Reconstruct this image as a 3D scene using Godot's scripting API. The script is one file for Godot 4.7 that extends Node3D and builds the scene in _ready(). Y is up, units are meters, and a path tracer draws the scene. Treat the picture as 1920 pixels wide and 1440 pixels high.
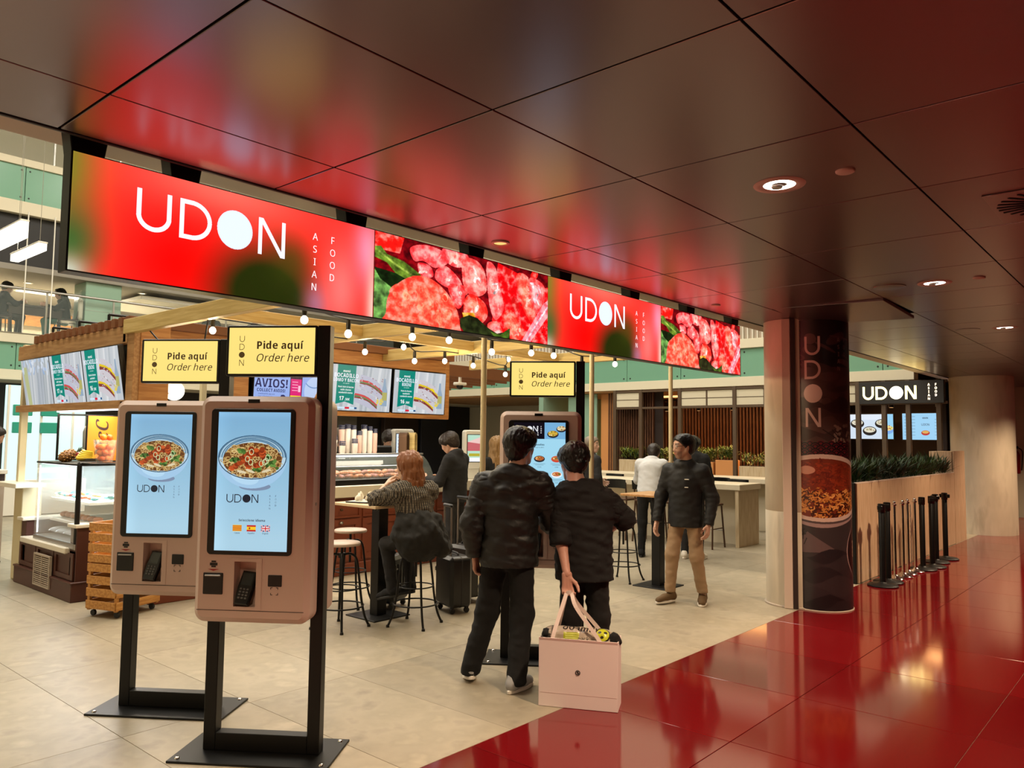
extends Node3D
# A food court seen from the mall corridor: a noodle restaurant's ordering kiosks under a long LED banner.
# x runs along the banner, -z into the food court; floor and ceiling share a grid of about one metre.
const H := 2.89          # corridor ceiling

func _ready() -> void:
	# ---- camera (1920 x 1440)
	var cam := Camera3D.new()
	cam.name = "camera"
	var yaw := 0.717130
	var pitch := 0.0694877
	var roll := 0.0113349
	var f := Vector3(cos(yaw) * cos(pitch), sin(pitch), -sin(yaw) * cos(pitch))
	var r := f.cross(Vector3.UP).normalized()
	var u := r.cross(f)
	cam.transform = Transform3D(Basis(r * cos(roll) + u * sin(roll), u * cos(roll) - r * sin(roll), -f), Vector3(0, 1.65, 0))
	cam.fov = rad_to_deg(2.0 * atan(720.0 / 1459.15))
	cam.near = 0.05
	add_child(cam)
	# ---- surroundings and exposure
	var env := Environment.new()
	env.background_mode = Environment.BG_COLOR
	env.background_color = Color(0.02, 0.018, 0.016)
	env.ambient_light_source = Environment.AMBIENT_SOURCE_DISABLED
	env.tonemap_mode = Environment.TONE_MAPPER_LINEAR
	env.tonemap_exposure = 1.55
	env.sdfgi_enabled = true
	env.ssao_enabled = true
	env.ssil_enabled = true
	var we := WorldEnvironment.new()
	we.name = "surroundings"
	we.environment = env
	add_child(we)
	# ---- large lights: unseen roof panels added for light, and those of the two galleries
	make_materials()
	for i in 3:
		for k in 2:
			lit_panel("added_roof_light", Vector3(0.5 + i * 5.6, 10.9, -7.0 - k * 5.2), Vector2(3.6, 3.2), 26.0, Color(1.0, 0.97, 0.92), "large square luminous panel, unseen, added to light the atrium", "added unseen roof lights")
	for i in 4:
		lit_panel("gallery_light_panel", Vector3(4.0 + i * 3.4, 5.16, -21.6), Vector2(2.2, 0.6), 12.0, Color(1.0, 0.95, 0.86), "long luminous panel in the upper gallery ceiling, %s from the left" % ["first", "second", "third", "fourth"][i], "gallery ceiling panels")
	# ---- setting
	build_setting()
	build_galleries()
	build_columns()
	# ---- things
	build_banner()
	build_kiosks()
	build_ceiling_fittings()
	build_restaurant()
	build_planter_and_posts()
	build_bakery()
	build_pergola()
	build_tables()
	build_people()

func area(parent: Node, called: String, at: Vector3, size: Vector2, energy: float, col: Color, bs: Basis) -> void:
	var l := AreaLight3D.new()
	l.name = called
	l.area_size = size
	l.area_normalize_energy = true
	l.light_energy = energy
	l.light_color = col
	l.shadow_enabled = true
	l.area_range = 30.0
	l.area_attenuation = 2.0
	parent.add_child(l, true)
	l.transform = Transform3D(bs, at)

func lit_panel(called: String, at: Vector3, size: Vector2, energy: float, col: Color, label: String, group: String) -> void:
	var t := thing(called, label, "ceiling light", at, 0.0, group)
	part(t, "frame", bx(Vector3(0, 0.05, 0), Vector3(size.x + 0.08, 0.1, size.y + 0.08), 0.01), M.white_metal)
	part(t, "diffuser", bx(Vector3(0, -0.005, 0), Vector3(size.x, 0.01, size.y)), M.panel_glow)
	area(t, "area_light", Vector3(0, -0.03, 0), size, energy, col, Basis(Vector3.RIGHT, -PI / 2))

# ------------------------------------------------------------------ materials used in many places
func make_materials() -> void:
	mat("white_metal", Color(0.85, 0.84, 0.80), 0.45)
	glow("panel_glow", Color(1.0, 0.95, 0.84), 1.4)
	var m := mat("ceiling_metal", Color(0.50, 0.435, 0.44), 0.30, 0.9)
	m.roughness = 0.29
	m = m.duplicate()
	m.albedo_color = Color(0.475, 0.415, 0.42)
	M.ceiling_metal_b = m
	mat("void_black", Color(0.015, 0.013, 0.013), 0.9)
	mat("black_metal", Color(0.035, 0.033, 0.035), 0.42, 0.3)
	mat("black_plastic", Color(0.02, 0.02, 0.022), 0.35)
	mat("chrome", Color(0.88, 0.87, 0.85), 0.12, 1.0)
	mat("steel", Color(0.65, 0.64, 0.62), 0.3, 0.9)
	mat("cream_wall", Color(0.80, 0.77, 0.68), 0.7)
	mat("soffit_paint", Color(0.66, 0.60, 0.53), 0.6)
	mat("warm_wall", Color(0.36, 0.27, 0.22), 0.8)
	mat("grout", Color(0.62, 0.40, 0.34), 0.8)
	# red polished tile and pale stone-look tile, a few tones each
	for i in 3:
		m = mat("red_tile_%d" % i, [Color(0.40, 0.038, 0.058), Color(0.38, 0.034, 0.052), Color(0.42, 0.042, 0.062)][i], 0.09)
		m.metallic_specular = 0.6
		var k: float = [1.0, 0.95, 1.05][i]
		m = grained("stone_tile_%d" % i, noise_tex(20 + i, 0.012, [Color(0.52, 0.48, 0.41) * k, Color(0.61, 0.565, 0.485) * k, Color(0.57, 0.53, 0.45) * k, Color(0.66, 0.61, 0.525) * k], 512, 5), Vector3(0.45, 0.45, 0.45), 0.42, 0.0, true)
	grained("concrete", noise_tex(31, 0.02, [Color(0.66, 0.61, 0.52), Color(0.80, 0.75, 0.66), Color(0.77, 0.72, 0.63), Color(0.84, 0.79, 0.70)], 256, 5), Vector3(0.7, 0.15, 0.7), 0.75, 0.0, true)
	# woods: noise drawn out along the grain
	var wood := func(called: String, a: Color, b: Color, c: Color, scale: Vector3, rough: float, sd: int):
		grained(called, noise_tex(sd, 0.03, [a, b, a, c, b], 256, 4), scale, rough)
	wood.call("oak_x", Color(0.66, 0.45, 0.24), Color(0.61, 0.40, 0.20), Color(0.71, 0.51, 0.29), Vector3(0.25, 3.0, 3.0), 0.5, 41)
	wood.call("oak_z", Color(0.66, 0.49, 0.31), Color(0.61, 0.44, 0.27), Color(0.71, 0.55, 0.37), Vector3(3.0, 3.0, 0.25), 0.5, 42)
	wood.call("beam_z", Color(0.74, 0.64, 0.40), Color(0.70, 0.60, 0.36), Color(0.78, 0.69, 0.46), Vector3(3.0, 3.0, 0.2), 0.55, 43)
	wood.call("beam_x", Color(0.76, 0.63, 0.37), Color(0.70, 0.58, 0.33), Color(0.79, 0.68, 0.44), Vector3(0.2, 3.0, 3.0), 0.55, 44)
	wood.call("pale_wood_y", Color(0.74, 0.66, 0.53), Color(0.70, 0.61, 0.48), Color(0.77, 0.70, 0.58), Vector3(4.0, 0.3, 4.0), 0.5, 45)
	wood.call("planter_wood", Color(0.78, 0.65, 0.52), Color(0.73, 0.60, 0.47), Color(0.82, 0.70, 0.58), Vector3(3.0, 0.25, 3.0), 0.5, 46)
	wood.call("slat_wood", Color(0.34, 0.20, 0.13), Color(0.27, 0.155, 0.095), Color(0.40, 0.25, 0.16), Vector3(4.0, 0.3, 4.0), 0.5, 47)
	wood.call("pine_x", Color(0.72, 0.50, 0.24), Color(0.66, 0.44, 0.20), Color(0.78, 0.57, 0.30), Vector3(0.5, 4.0, 4.0), 0.6, 48)
	wood.call("table_wood", Color(0.70, 0.52, 0.32), Color(0.64, 0.46, 0.27), Color(0.74, 0.57, 0.37), Vector3(0.4, 3.0, 3.0), 0.4, 49)
	mat("post_paint", Color(0.78, 0.73, 0.58), 0.5)
	mat("brown_paint", Color(0.27, 0.13, 0.09), 0.45)
	mat("terracotta_paint", Color(0.46, 0.22, 0.13), 0.5)
	mat("worktop", Color(0.84, 0.81, 0.74), 0.3)
	m = mat("clear_glass", Color(0.9, 0.97, 0.95, 0.06), 0.03)
	m.transparency = BaseMaterial3D.TRANSPARENCY_ALPHA
	m = mat("balustrade_glass", Color(0.9, 0.97, 0.95, 0.04), 0.03)
	m.transparency = BaseMaterial3D.TRANSPARENCY_ALPHA
	m.metallic_specular = 0.06
	mat("green_glass", Color(0.42, 0.60, 0.51), 0.2)
	mat("green_glass_pale", Color(0.50, 0.62, 0.55), 0.15)
	mat("charcoal", Color(0.09, 0.085, 0.085), 0.6)
	mat("leaf_a", Color(0.10, 0.19, 0.08), 0.55)
	mat("leaf_b", Color(0.17, 0.28, 0.10), 0.55)
	mat("leaf_lit_tone", Color(0.46, 0.50, 0.16), 0.55)  # bright yellow-green of lamp-lit leaves, put into the colour
	mat("kiosk_bounce_tint", Color(0.80, 0.70, 0.65), 0.42)  # white casing; the pink bounce of red light is put into the colour
	mat("seam_grey", Color(0.22, 0.16, 0.15), 0.7)
	mat("signal_red", Color(0.62, 0.10, 0.10), 0.5)
	mat("lcd_grey", Color(0.20, 0.23, 0.23), 0.25)
	mat("key_grey", Color(0.33, 0.33, 0.32), 0.5)
	mat("edge_board", Color(0.80, 0.72, 0.66), 0.5)
	mat("wrap_edge", Color(0.16, 0.10, 0.08), 0.6)
	mat("trim_rose", Color(0.72, 0.58, 0.54), 0.5)
	glow("down_glow", Color(1.0, 0.93, 0.84), 8.0)
	glow("amber_lens", Color(1.0, 0.78, 0.45), 0.8)
	mat("gallery_ceiling", Color(0.52, 0.50, 0.46), 0.7)
	mat("shop_dark", Color(0.15, 0.13, 0.12), 0.6)
	mat("table_dark", Color(0.13, 0.085, 0.075), 0.4)
	mat("pale_cloth", Color(0.66, 0.66, 0.60), 0.9)
	mat("slat_dark", Color(0.13, 0.065, 0.04), 0.7)
	mat("timber_grey", Color(0.30, 0.23, 0.16), 0.6)
	mat("orange_light_tint", Color(0.76, 0.52, 0.30), 0.6)  # orange light of the warm lamps put into the colour
	m = mat("paper", Color(0.80, 0.77, 0.68), 0.8)
	m.backlight_enabled = true
	m.backlight = Color(0.5, 0.45, 0.35)
	mat("door_green", Color(0.36, 0.36, 0.30), 0.5)
	mat("extinguisher_red", Color(0.45, 0.03, 0.03), 0.3)
	glow("bulb_soft", Color(1.0, 0.92, 0.76), 2.0)
	glow("tube_glow", Color(1.0, 0.98, 0.92), 1.6)
	mat("rafter_wood", Color(0.45, 0.27, 0.13), 0.6)
	mat("pack_red", Color(0.70, 0.14, 0.12), 0.3)
	mat("pack_cream", Color(0.82, 0.76, 0.64), 0.3)
	mat("pack_orange", Color(0.80, 0.40, 0.14), 0.3)
	mat("pack_teal", Color(0.30, 0.60, 0.58), 0.3)
	mat("pack_white", Color(0.84, 0.86, 0.88), 0.2)
	mat("pastry", Color(0.62, 0.36, 0.17), 0.45)
	mat("pastry_dark", Color(0.46, 0.22, 0.11), 0.4)
	mat("bronze", Color(0.34, 0.24, 0.16), 0.4, 0.5)
	mat("paper_cup", Color(0.76, 0.73, 0.70), 0.6)
	mat("cup_rose", Color(0.76, 0.62, 0.57), 0.6)
	mat("navy_lid", Color(0.05, 0.07, 0.20), 0.4)
	mat("charcoal_blue", Color(0.15, 0.15, 0.18), 0.6)
	mat("shop_brown", Color(0.16, 0.10, 0.08), 0.6)
	mat("shop_grey", Color(0.34, 0.32, 0.29), 0.6)
	mat("teal_paint", Color(0.15, 0.58, 0.50), 0.4)
	mat("pineapple_skin", Color(0.46, 0.30, 0.10), 0.6)
	mat("pineapple_scale", Color(0.62, 0.44, 0.18), 0.6)
	mat("banana_skin", Color(0.78, 0.66, 0.12), 0.45)
	mat("apple_skin", Color(0.55, 0.07, 0.10), 0.3)
	mat("orange_skin", Color(0.88, 0.36, 0.06), 0.45)
	mat("orange_skin_b", Color(0.90, 0.46, 0.08), 0.45)
	mat("walnut", Color(0.30, 0.19, 0.11), 0.5)
	mat("table_pale", Color(0.80, 0.70, 0.56), 0.4)
	mat("seat_pale", Color(0.74, 0.66, 0.60), 0.35)
	mat("seat_brown", Color(0.32, 0.20, 0.14), 0.4)
	mat("seat_red", Color(0.42, 0.20, 0.13), 0.4)
	mat("bar_pale", Color(0.82, 0.77, 0.67), 0.4)
	mat("paper_white", Color(0.86, 0.84, 0.78), 0.8)
	mat("bag_paper", Color(0.90, 0.83, 0.82), 0.55)  # white bag; reddish bounce light is painted into the bag colours
	mat("bag_hem", Color(0.76, 0.64, 0.62), 0.6)
	mat("bag_strap", Color(0.90, 0.83, 0.80), 0.8)
	mat("black_cloth", Color(0.02, 0.018, 0.02), 0.9)
	mat("case_shell", Color(0.065, 0.06, 0.055), 0.35)
	glow("globe_glow", Color(1.0, 0.96, 0.86), 1.6)
	glow("shop_window", Color(0.80, 0.95, 0.90), 0.9)
	var ps := Pic.new(80, 150, Color(0.80, 0.86, 0.92))
	for i in 6: ps.rect(8, 16 + i * 18, 30 + (i * 17) % 34, 4, Color(0.45, 0.52, 0.60))
	M.term_screen_a = shown("term_screen_a", ps.im, 0.8)
	ps = Pic.new(80, 150, Color(0.66, 0.80, 0.72))
	ps.rect(0, 40, 80, 50, Color(0.72, 0.36, 0.38)); ps.poly(PackedVector2Array([Vector2(0, 40), Vector2(80, 10), Vector2(80, 50)]), Color(0.86, 0.72, 0.70)); ps.rect(8, 104, 64, 16, Color(0.66, 0.62, 0.20)); ps.rect(0, 128, 80, 22, Color(0.90, 0.90, 0.92))
	M.term_screen_b = shown("term_screen_b", ps.im, 0.8)
	glow("warm_strip", Color(1.0, 0.74, 0.46), 1.4)
	glow("white_strip", Color(0.92, 0.95, 1.0), 2.6)
	glow("bulb_glow", Color(1.0, 0.95, 0.85), 4.0)

func fixed(o: Node) -> Node:
	o.set_meta("kind", "structure")
	return o

func build_setting() -> void:
	var rng := RandomNumberGenerator.new()
	rng.seed = 7
	# floors: every tile a piece with its own chamfered edge over a darker bed
	var fl := thing("floor", "pale beige stone-look tiled floor of the food court", "floor", Vector3.ZERO, 0.0, "", "structure")
	part(fl, "bed", bx(Vector3(7.5, -0.06, -13.5), Vector3(27, 0.1, 21.06)), M.stone_tile_1)
	var tw := 0.767
	var tl := 1.534
	var shapes := {}
	for i in range(-4, 24):
		for k in 9:
			var x0 := 1.906 + i * tw
			var z1 := -2.972 - k * tl
			var cut := tl
			if k == 0: cut = 1.483
			else: z1 = -4.455 - (k - 1) * tl
			var key := "%.2f" % cut
			if not shapes.has(key): shapes[key] = bx(Vector3.ZERO, Vector3(tw - 0.0025, 0.012, cut - 0.0025), 0.001).mesh()
			part(fl, "floor_tile", shapes[key], M["stone_tile_%d" % (rng.randi() % 3)], Vector3(x0 + tw / 2, -0.006, z1 - cut / 2))
	var rd := thing("floor", "glossy red tiled floor of the mall corridor", "floor", Vector3.ZERO, 0.0, "", "structure")
	part(rd, "bed", bx(Vector3(7.5, -0.06, 1.0), Vector3(27, 0.1, 8.0)), M.grout)
	var red := bx(Vector3.ZERO, Vector3(0.9955, 0.012, 0.9955), 0.0012).mesh()
	for i in range(-3, 16):
		for k in 8:
			part(rd, "floor_tile", red, M["red_tile_%d" % (rng.randi() % 3)], Vector3(4.62 + i, -0.006, -2.472 + k))
	# corridor ceiling: metal panels with open joints under a dark void
	var ce := thing("ceiling", "dark bronze metal panel ceiling over the corridor", "ceiling", Vector3.ZERO, 0.0, "", "structure")
	part(ce, "void_backing", bx(Vector3(7.5, H + 0.16, 0.8), Vector3(27, 0.1, 8.4)), M.void_black)
	var gx := 0.996
	for i in range(-6, 19):
		for k in 8:
			var z0 := -3.44 if k == 0 else -2.945 + (k - 1) * 0.994
			var z1 := -2.945 + k * 0.994
			var gap := 0.010
			var key := "c%d" % mini(k, 1)
			if not shapes.has(key): shapes[key] = bx(Vector3.ZERO, Vector3(gx - gap, 0.03, z1 - z0 - 0.007), 0.002).mesh()
			var at := Vector3(1.112 + (i + 0.5) * gx, H + 0.015, (z0 + z1) / 2)
			var p := part(ce, "ceiling_panel", shapes[key], M.ceiling_metal if rng.randf() < 0.6 else M.ceiling_metal_b, at)
			if i == 6 and k == 1:                       # one panel hangs loose at its near corner
				p.transform = Transform3D(Basis(Vector3(0, 0, 1), -0.035) * Basis(Vector3(1, 0, 0), 0.028), at - Vector3(0, 0.026, 0))
	part(ce, "edge_trim", bx(Vector3(7.5, H + 0.03, -3.455), Vector3(27, 0.07, 0.02), 0.004), M.black_metal)
	# the soffit of the storey above, with a rounded nose, and the front it carries
	var so := PackedVector2Array([Vector2(-3.47, 2.96), Vector2(-3.80, 2.95)])
	for i in 7:
		var a := PI / 2 * i / 6.0
		so.append(Vector2(-3.80 - sin(a) * 0.07, 3.02 - cos(a) * 0.07))
	so.append(Vector2(-3.87, 3.2)); so.append(Vector2(-3.47, 3.2))
	var st := mb().prism(so, -6.0, 21.0, 0.0, Transform3D(Basis(Vector3(0, 0, 1), Vector3(0, 1, 0), Vector3(-1, 0, 0)), Vector3(15, 0, 0)))
	single("trim_1", st, M.soffit_paint, "rounded beige soffit nose behind the banner", "trim", Vector3.ZERO, 0.0, "", "structure")
	single("wall_front", bx(Vector3(7.5, 7.1, -3.72), Vector3(27, 7.9, 0.3)), M.cream_wall, "storey front above the banner, facing the atrium", "wall", Vector3.ZERO, 0.0, "", "structure")
	single("roof", bx(Vector3(7.5, 11.1, -14.0), Vector3(27.4, 0.2, 21.0)), M.cream_wall, "pale roof high over the atrium", "roof", Vector3.ZERO, 0.0, "", "structure")
	single("wall_west", bx(Vector3(-5.1, 5.4, -9.7), Vector3(0.2, 11.2, 29.6)), M.cream_wall, "side wall at the near end of the hall", "wall", Vector3.ZERO, 0.0, "", "structure")
	single("wall_south", bx(Vector3(7.5, 1.5, 5.1), Vector3(25.4, 3.2, 0.2)), M.warm_wall, "brown wall behind the viewer", "wall", Vector3.ZERO, 0.0, "", "structure")
	single("wall_north", bx(Vector3(7.5, 5.4, -24.1), Vector3(27.4, 11.2, 0.2)), M.cream_wall, "far wall behind the upper gallery", "wall", Vector3.ZERO, 0.0, "", "structure")
	single("wall_east", bx(Vector3(21.1, 5.4, -9.7), Vector3(0.2, 11.2, 29.6)), M.cream_wall, "end wall of the corridor and restaurant", "wall", Vector3.ZERO, 0.0, "", "structure")

func build_columns() -> void:
	var ring := PackedVector2Array([Vector2(0.0, 0.0), Vector2(0.30, 0.0), Vector2(0.30, 0.94), Vector2(0.296, 0.945), Vector2(0.30, 0.95), Vector2(0.30, H), Vector2(0.0, H)])
	var col := thing("round_column", "round raw concrete column behind the printed wrap, at the end of the banner", "column", Vector3(8.03, 0, -3.10), 0.0, "", "structure")
	part(col, "shaft", mb().lathe(ring, 40), M.concrete)
	part(col, "base_ring", mb().lathe(PackedVector2Array([Vector2(0.30, 0.0), Vector2(0.318, 0.0), Vector2(0.318, 0.012), Vector2(0.30, 0.02)]), 40), M.soffit_paint)
	var d := Vector3(0.93, 0, -0.36).normalized()          # outward look from the viewer
	var side := Vector3(-d.z, 0, d.x)
	var bs := Basis(side, Vector3.UP, -d)
	part(col, "edge_board", bx(Vector3(7.716, H / 2, -3.062) - col.position, Vector3(0.082, H - 0.004, 0.03), 0.003, bs), M.edge_board)
	part(col, "edge_strip", bx(Vector3(7.742, H / 2, -3.000) - col.position, Vector3(0.045, H - 0.004, 0.04), 0.003, bs), M.wrap_edge)
	var w := thing("column_wrap", "curved printed advertising wrap with white letters and a noodle bowl around the column", "wrap", Vector3(8.068, 0, -2.873))
	# the shell runs round the side that faces the corridor
	var sh := mb().lathe(PackedVector2Array([Vector2(0.302, 0.004), Vector2(0.302, H - 0.012)]), 48, Transform3D(), deg_to_rad(250), deg_to_rad(60))
	part(w, "printed_sheet", sh, printed("wrap_print", wrap_picture(), 0.35))
	part(w, "core", mb().lathe(PackedVector2Array([Vector2(0.0, 0.0), Vector2(0.297, 0.0), Vector2(0.297, H - 0.01), Vector2(0.0, H - 0.01)]), 40), M.wrap_edge)
	part(w, "top_rim", mb().lathe(PackedVector2Array([Vector2(0.303, H - 0.02), Vector2(0.309, H - 0.018), Vector2(0.309, H - 0.004), Vector2(0.303, H - 0.002)]), 40), M.edge_board)
	part(w, "bottom_rim", mb().lathe(PackedVector2Array([Vector2(0.303, 0.0), Vector2(0.310, 0.0), Vector2(0.310, 0.008), Vector2(0.303, 0.012)]), 40), M.soffit_paint)
	var far := thing("round_column", "thick pale round column past the planter, far down the corridor", "column", Vector3(16.8, 0, -2.95), 0.0, "", "structure")
	part(far, "shaft", mb().lathe(PackedVector2Array([Vector2(0.0, 0.0), Vector2(0.53, 0.0), Vector2(0.53, H), Vector2(0.0, H)]), 48), M.concrete)

# u runs over the curved sheet from the corridor side to the banner side
func wrap_picture() -> Image:
	var p := Pic.new(512, 1400, Color(0.20, 0.14, 0.14))
	var rng := RandomNumberGenerator.new()
	rng.seed = 11
	var y := func(v: float) -> float: return v * 1400.0
	var x := func(v: float) -> float: return v * 512.0
	# top band: red waves at the side, dark picture
	p.rect(0, 0, 512, y.call(0.17), Color(0.13, 0.085, 0.085))
	p.rect(0, y.call(0.17), 512, y.call(0.29), Color(0.30, 0.20, 0.19))
	for i in 60:
		p.ell(rng.randf() * 512, y.call(0.05 + rng.randf() * 0.40), 20 + rng.randf() * 60, 6 + rng.randf() * 22, Color(0.24, 0.16, 0.15).lerp(Color(0.40, 0.28, 0.27), rng.randf()), rng.randf() - 0.5)
	for i in 5:                                                # hills of an old print
		var hy: float = y.call(0.28 + i * 0.035)
		var q := PackedVector2Array([Vector2(0, y.call(0.5))])
		for k in 14:
			q.append(Vector2(k * 40, hy + sin(k * 1.3 + i * 2.0) * 18 + rng.randf() * 12))
		q.append(Vector2(520, y.call(0.5)))
		p.poly(q, Color(0.22, 0.14, 0.13).lerp(Color(0.36, 0.25, 0.23), fposmod(i * 0.37, 1.0)))
	for i in 40:                                               # pale blossom
		p.ell(x.call(0.1 + rng.randf() * 0.3), y.call(0.37 + rng.randf() * 0.07), 4 + rng.randf() * 9, 4 + rng.randf() * 6, Color(0.50, 0.40, 0.36))
	for i in 5:
		p.stroke(PackedVector2Array([Vector2(x.call(0.16 + i * 0.05), y.call(0.455)), Vector2(x.call(0.20 + i * 0.04), y.call(0.415)), Vector2(x.call(0.13 + i * 0.09), y.call(0.385))]), 4, Color(0.12, 0.08, 0.08))
	p.soften(2.0)
	# wave scales: red and black
	var scales := func(x0: float, x1: float, y0: float, y1: float, r: float):
		p.rect(x0, y0, x1 - x0, y1 - y0, Color(0.30, 0.06, 0.09))
		var row := 0
		var yy: float = y0
		while yy < y1 + r:
			var xx: float = x0 + (r if row % 2 else 0.0)
			while xx < x1 + r:
				for e in [[1.0, Color(0.06, 0.035, 0.04)], [0.74, Color(0.34, 0.07, 0.11)], [0.55, Color(0.06, 0.035, 0.04)], [0.34, Color(0.38, 0.08, 0.12)]]:
					if yy - r * e[0] > y0 - r: p.ell(xx, yy, r * e[0], r * 0.85 * e[0], e[1], 0.0, PI, TAU)
				xx += r * 2.0
			yy += r * 0.55
			row += 1
	scales.call(x.call(0.72), 512.0, 0.0, y.call(0.165), 22.0)
	scales.call(0.0, 512.0, y.call(0.435), y.call(0.485), 26.0)
	# bowl of noodles
	p.rect(0, y.call(0.49), 512, y.call(0.28), Color(0.30, 0.24, 0.24))
	p.ell(256, y.call(0.585), 300, y.call(0.115), Color(0.78, 0.66, 0.62))
	p.ell(256, y.call(0.590), 285, y.call(0.105), Color(0.42, 0.16, 0.09))
	for i in 900:
		var a := rng.randf() * TAU
		var rr := sqrt(rng.randf())
		var cx := 256 + cos(a) * rr * 270
		var cy: float = y.call(0.592) + sin(a) * rr * y.call(0.095)
		var up: bool = cy < y.call(0.595)
		var cc: Color = Color(0.34, 0.09, 0.05).lerp(Color(0.56, 0.20, 0.10), rng.randf()) if up else Color(0.62, 0.34, 0.12).lerp(Color(0.85, 0.60, 0.34), rng.randf())
		if not up and rng.randf() < 0.35: cc = Color(0.22, 0.08, 0.05)
		var b := rng.randf() * TAU
		p.stroke(PackedVector2Array([Vector2(cx, cy), Vector2(cx + cos(b) * 16, cy + sin(b) * 12), Vector2(cx + cos(b + 0.9) * 30, cy + sin(b + 0.9) * 20)]), 4 + rng.randf() * 4, cc)
	p.ell(330, y.call(0.525), 42, 20, Color(0.74, 0.50, 0.42))
	p.arc(256, y.call(0.585), 292, y.call(0.108), 0.0, TAU, 16, Color(0.74, 0.62, 0.58))
	p.arc(256, y.call(0.60), 300, y.call(0.115), 0.05, PI - 0.05, 22, Color(0.58, 0.47, 0.46))
	# lower picture: dusk mountains
	var q2 := PackedVector2Array([Vector2(0, y.call(0.67)), Vector2(0, 1400), Vector2(512, 1400), Vector2(512, y.call(0.67))])
	for k in 15:
		q2.append(Vector2(512 - k * 36, y.call(0.67) + sin(k / 14.0 * PI) * y.call(0.05)))
	p.poly(q2, Color(0.20, 0.165, 0.17))
	p.poly(PackedVector2Array([Vector2(180, y.call(0.80)), Vector2(330, y.call(0.735)), Vector2(470, y.call(0.81))]), Color(0.36, 0.28, 0.28))
	for i in 9:
		var q3 := PackedVector2Array()
		var hy: float = y.call(0.80 + i * 0.022)
		for k in 15: q3.append(Vector2(k * 38, hy + sin(k * 0.9 + i * 1.7) * 24 + rng.randf() * 10))
		q3.append(Vector2(540, 1400)); q3.append(Vector2(0, 1400))
		p.poly(q3, Color(0.085, 0.07, 0.08).lerp(Color(0.19, 0.15, 0.16), rng.randf()))
	p.arc(-40, y.call(0.80), 160, y.call(0.10), -1.2, 1.2, 14, Color(0.62, 0.50, 0.49))
	p.arc(-40, y.call(0.80), 130, y.call(0.085), -1.2, 1.2, 60, Color(0.08, 0.06, 0.06))
	for i in 30: p.ell(30 + rng.randf() * 30, y.call(0.77 + rng.randf() * 0.05), 8, 7, Color(0.55, 0.43, 0.37))
	for i in 26:                                               # brush marks like writing
		var a := Vector2(x.call(0.66 + rng.randf() * 0.18), y.call(0.715 + rng.randf() * 0.06))
		p.stroke(PackedVector2Array([a, a + Vector2(rng.randf() * 24 - 6, rng.randf() * 22 - 6), a + Vector2(rng.randf() * 30 - 14, rng.randf() * 30)]), 4, Color(0.09, 0.07, 0.07))
	# the sheet is seen from outside: mirror so that u grows the other way, then set the letters
	p.im.flip_x()
	var white := Color(0.78, 0.66, 0.63)
	p.logo(218, y.call(0.063), 92, white, 0.13, 116.0)
	p.column(352, y.call(0.068), "ASIAN", 20, 35, Color(0.52, 0.42, 0.40), true)
	p.column(392, y.call(0.068), "FOOD", 20, 35, Color(0.40, 0.32, 0.30), true)
	return p.im

func build_banner() -> void:
	var t := thing("led_banner_display", "long LED banner of glowing red food pictures and white letters under the ceiling edge", "LED display", Vector3(0, 0, -3.52))
	var x0 := 1.197
	var x1 := 7.655
	var y0 := 2.335
	var y1 := 2.842
	part(t, "casing", bx(Vector3((x0 + x1) / 2, (y0 + y1) / 2, -0.047), Vector3(x1 - x0 + 0.012, y1 - y0 + 0.012, 0.09), 0.003), M.black_metal)
	var a := shown("banner_letters", banner_letters(), 0.86, 0.5)
	var b := shown("banner_food", banner_food(), 0.90, 0.5)
	var w := (x1 - x0) / 4
	for i in 4:
		var q := mb()
		var l := x0 + i * w + 0.001
		q.quad(Vector3(l, y1, 0.0), Vector3(l + w - 0.002, y1, 0.0), Vector3(l + w - 0.002, y0, 0.0), Vector3(l, y0, 0.0))
		part(t, "screen_panel", q, a if i % 2 == 0 else b)
	for i in 8:
		var x: float = [1.26, 1.69, 2.687, 3.673, 4.65, 5.626, 6.612, 7.56][i]
		var k := PackedVector2Array([Vector2(-0.065, y1 - 0.01), Vector2(0.065, y1 - 0.01), Vector2(0.085, 2.965), Vector2(-0.085, 2.965)])
		part(t, "hanging_bracket", mb().prism(k, -0.10, -0.005, 0.004, Transform3D(Basis(), Vector3(x, 0, 0))), M.black_metal)
	for i in 4:
		area(t, "area_light", Vector3(x0 + (i + 0.5) * w, (y0 + y1) / 2, 0.02), Vector2(w, y1 - y0), 0.07, Color(1.0, 0.30, 0.26), Basis(Vector3.UP, PI))

func blend(px: Color, col: Color, u: float, v: float, cu: float, cv: float, ru: float, rv: float, k := 1.0) -> Color:
	var d := ((u - cu) / ru) ** 2 + ((v - cv) / rv) ** 2
	return px.lerp(col, clampf(exp(-d) * k, 0, 1))

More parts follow.
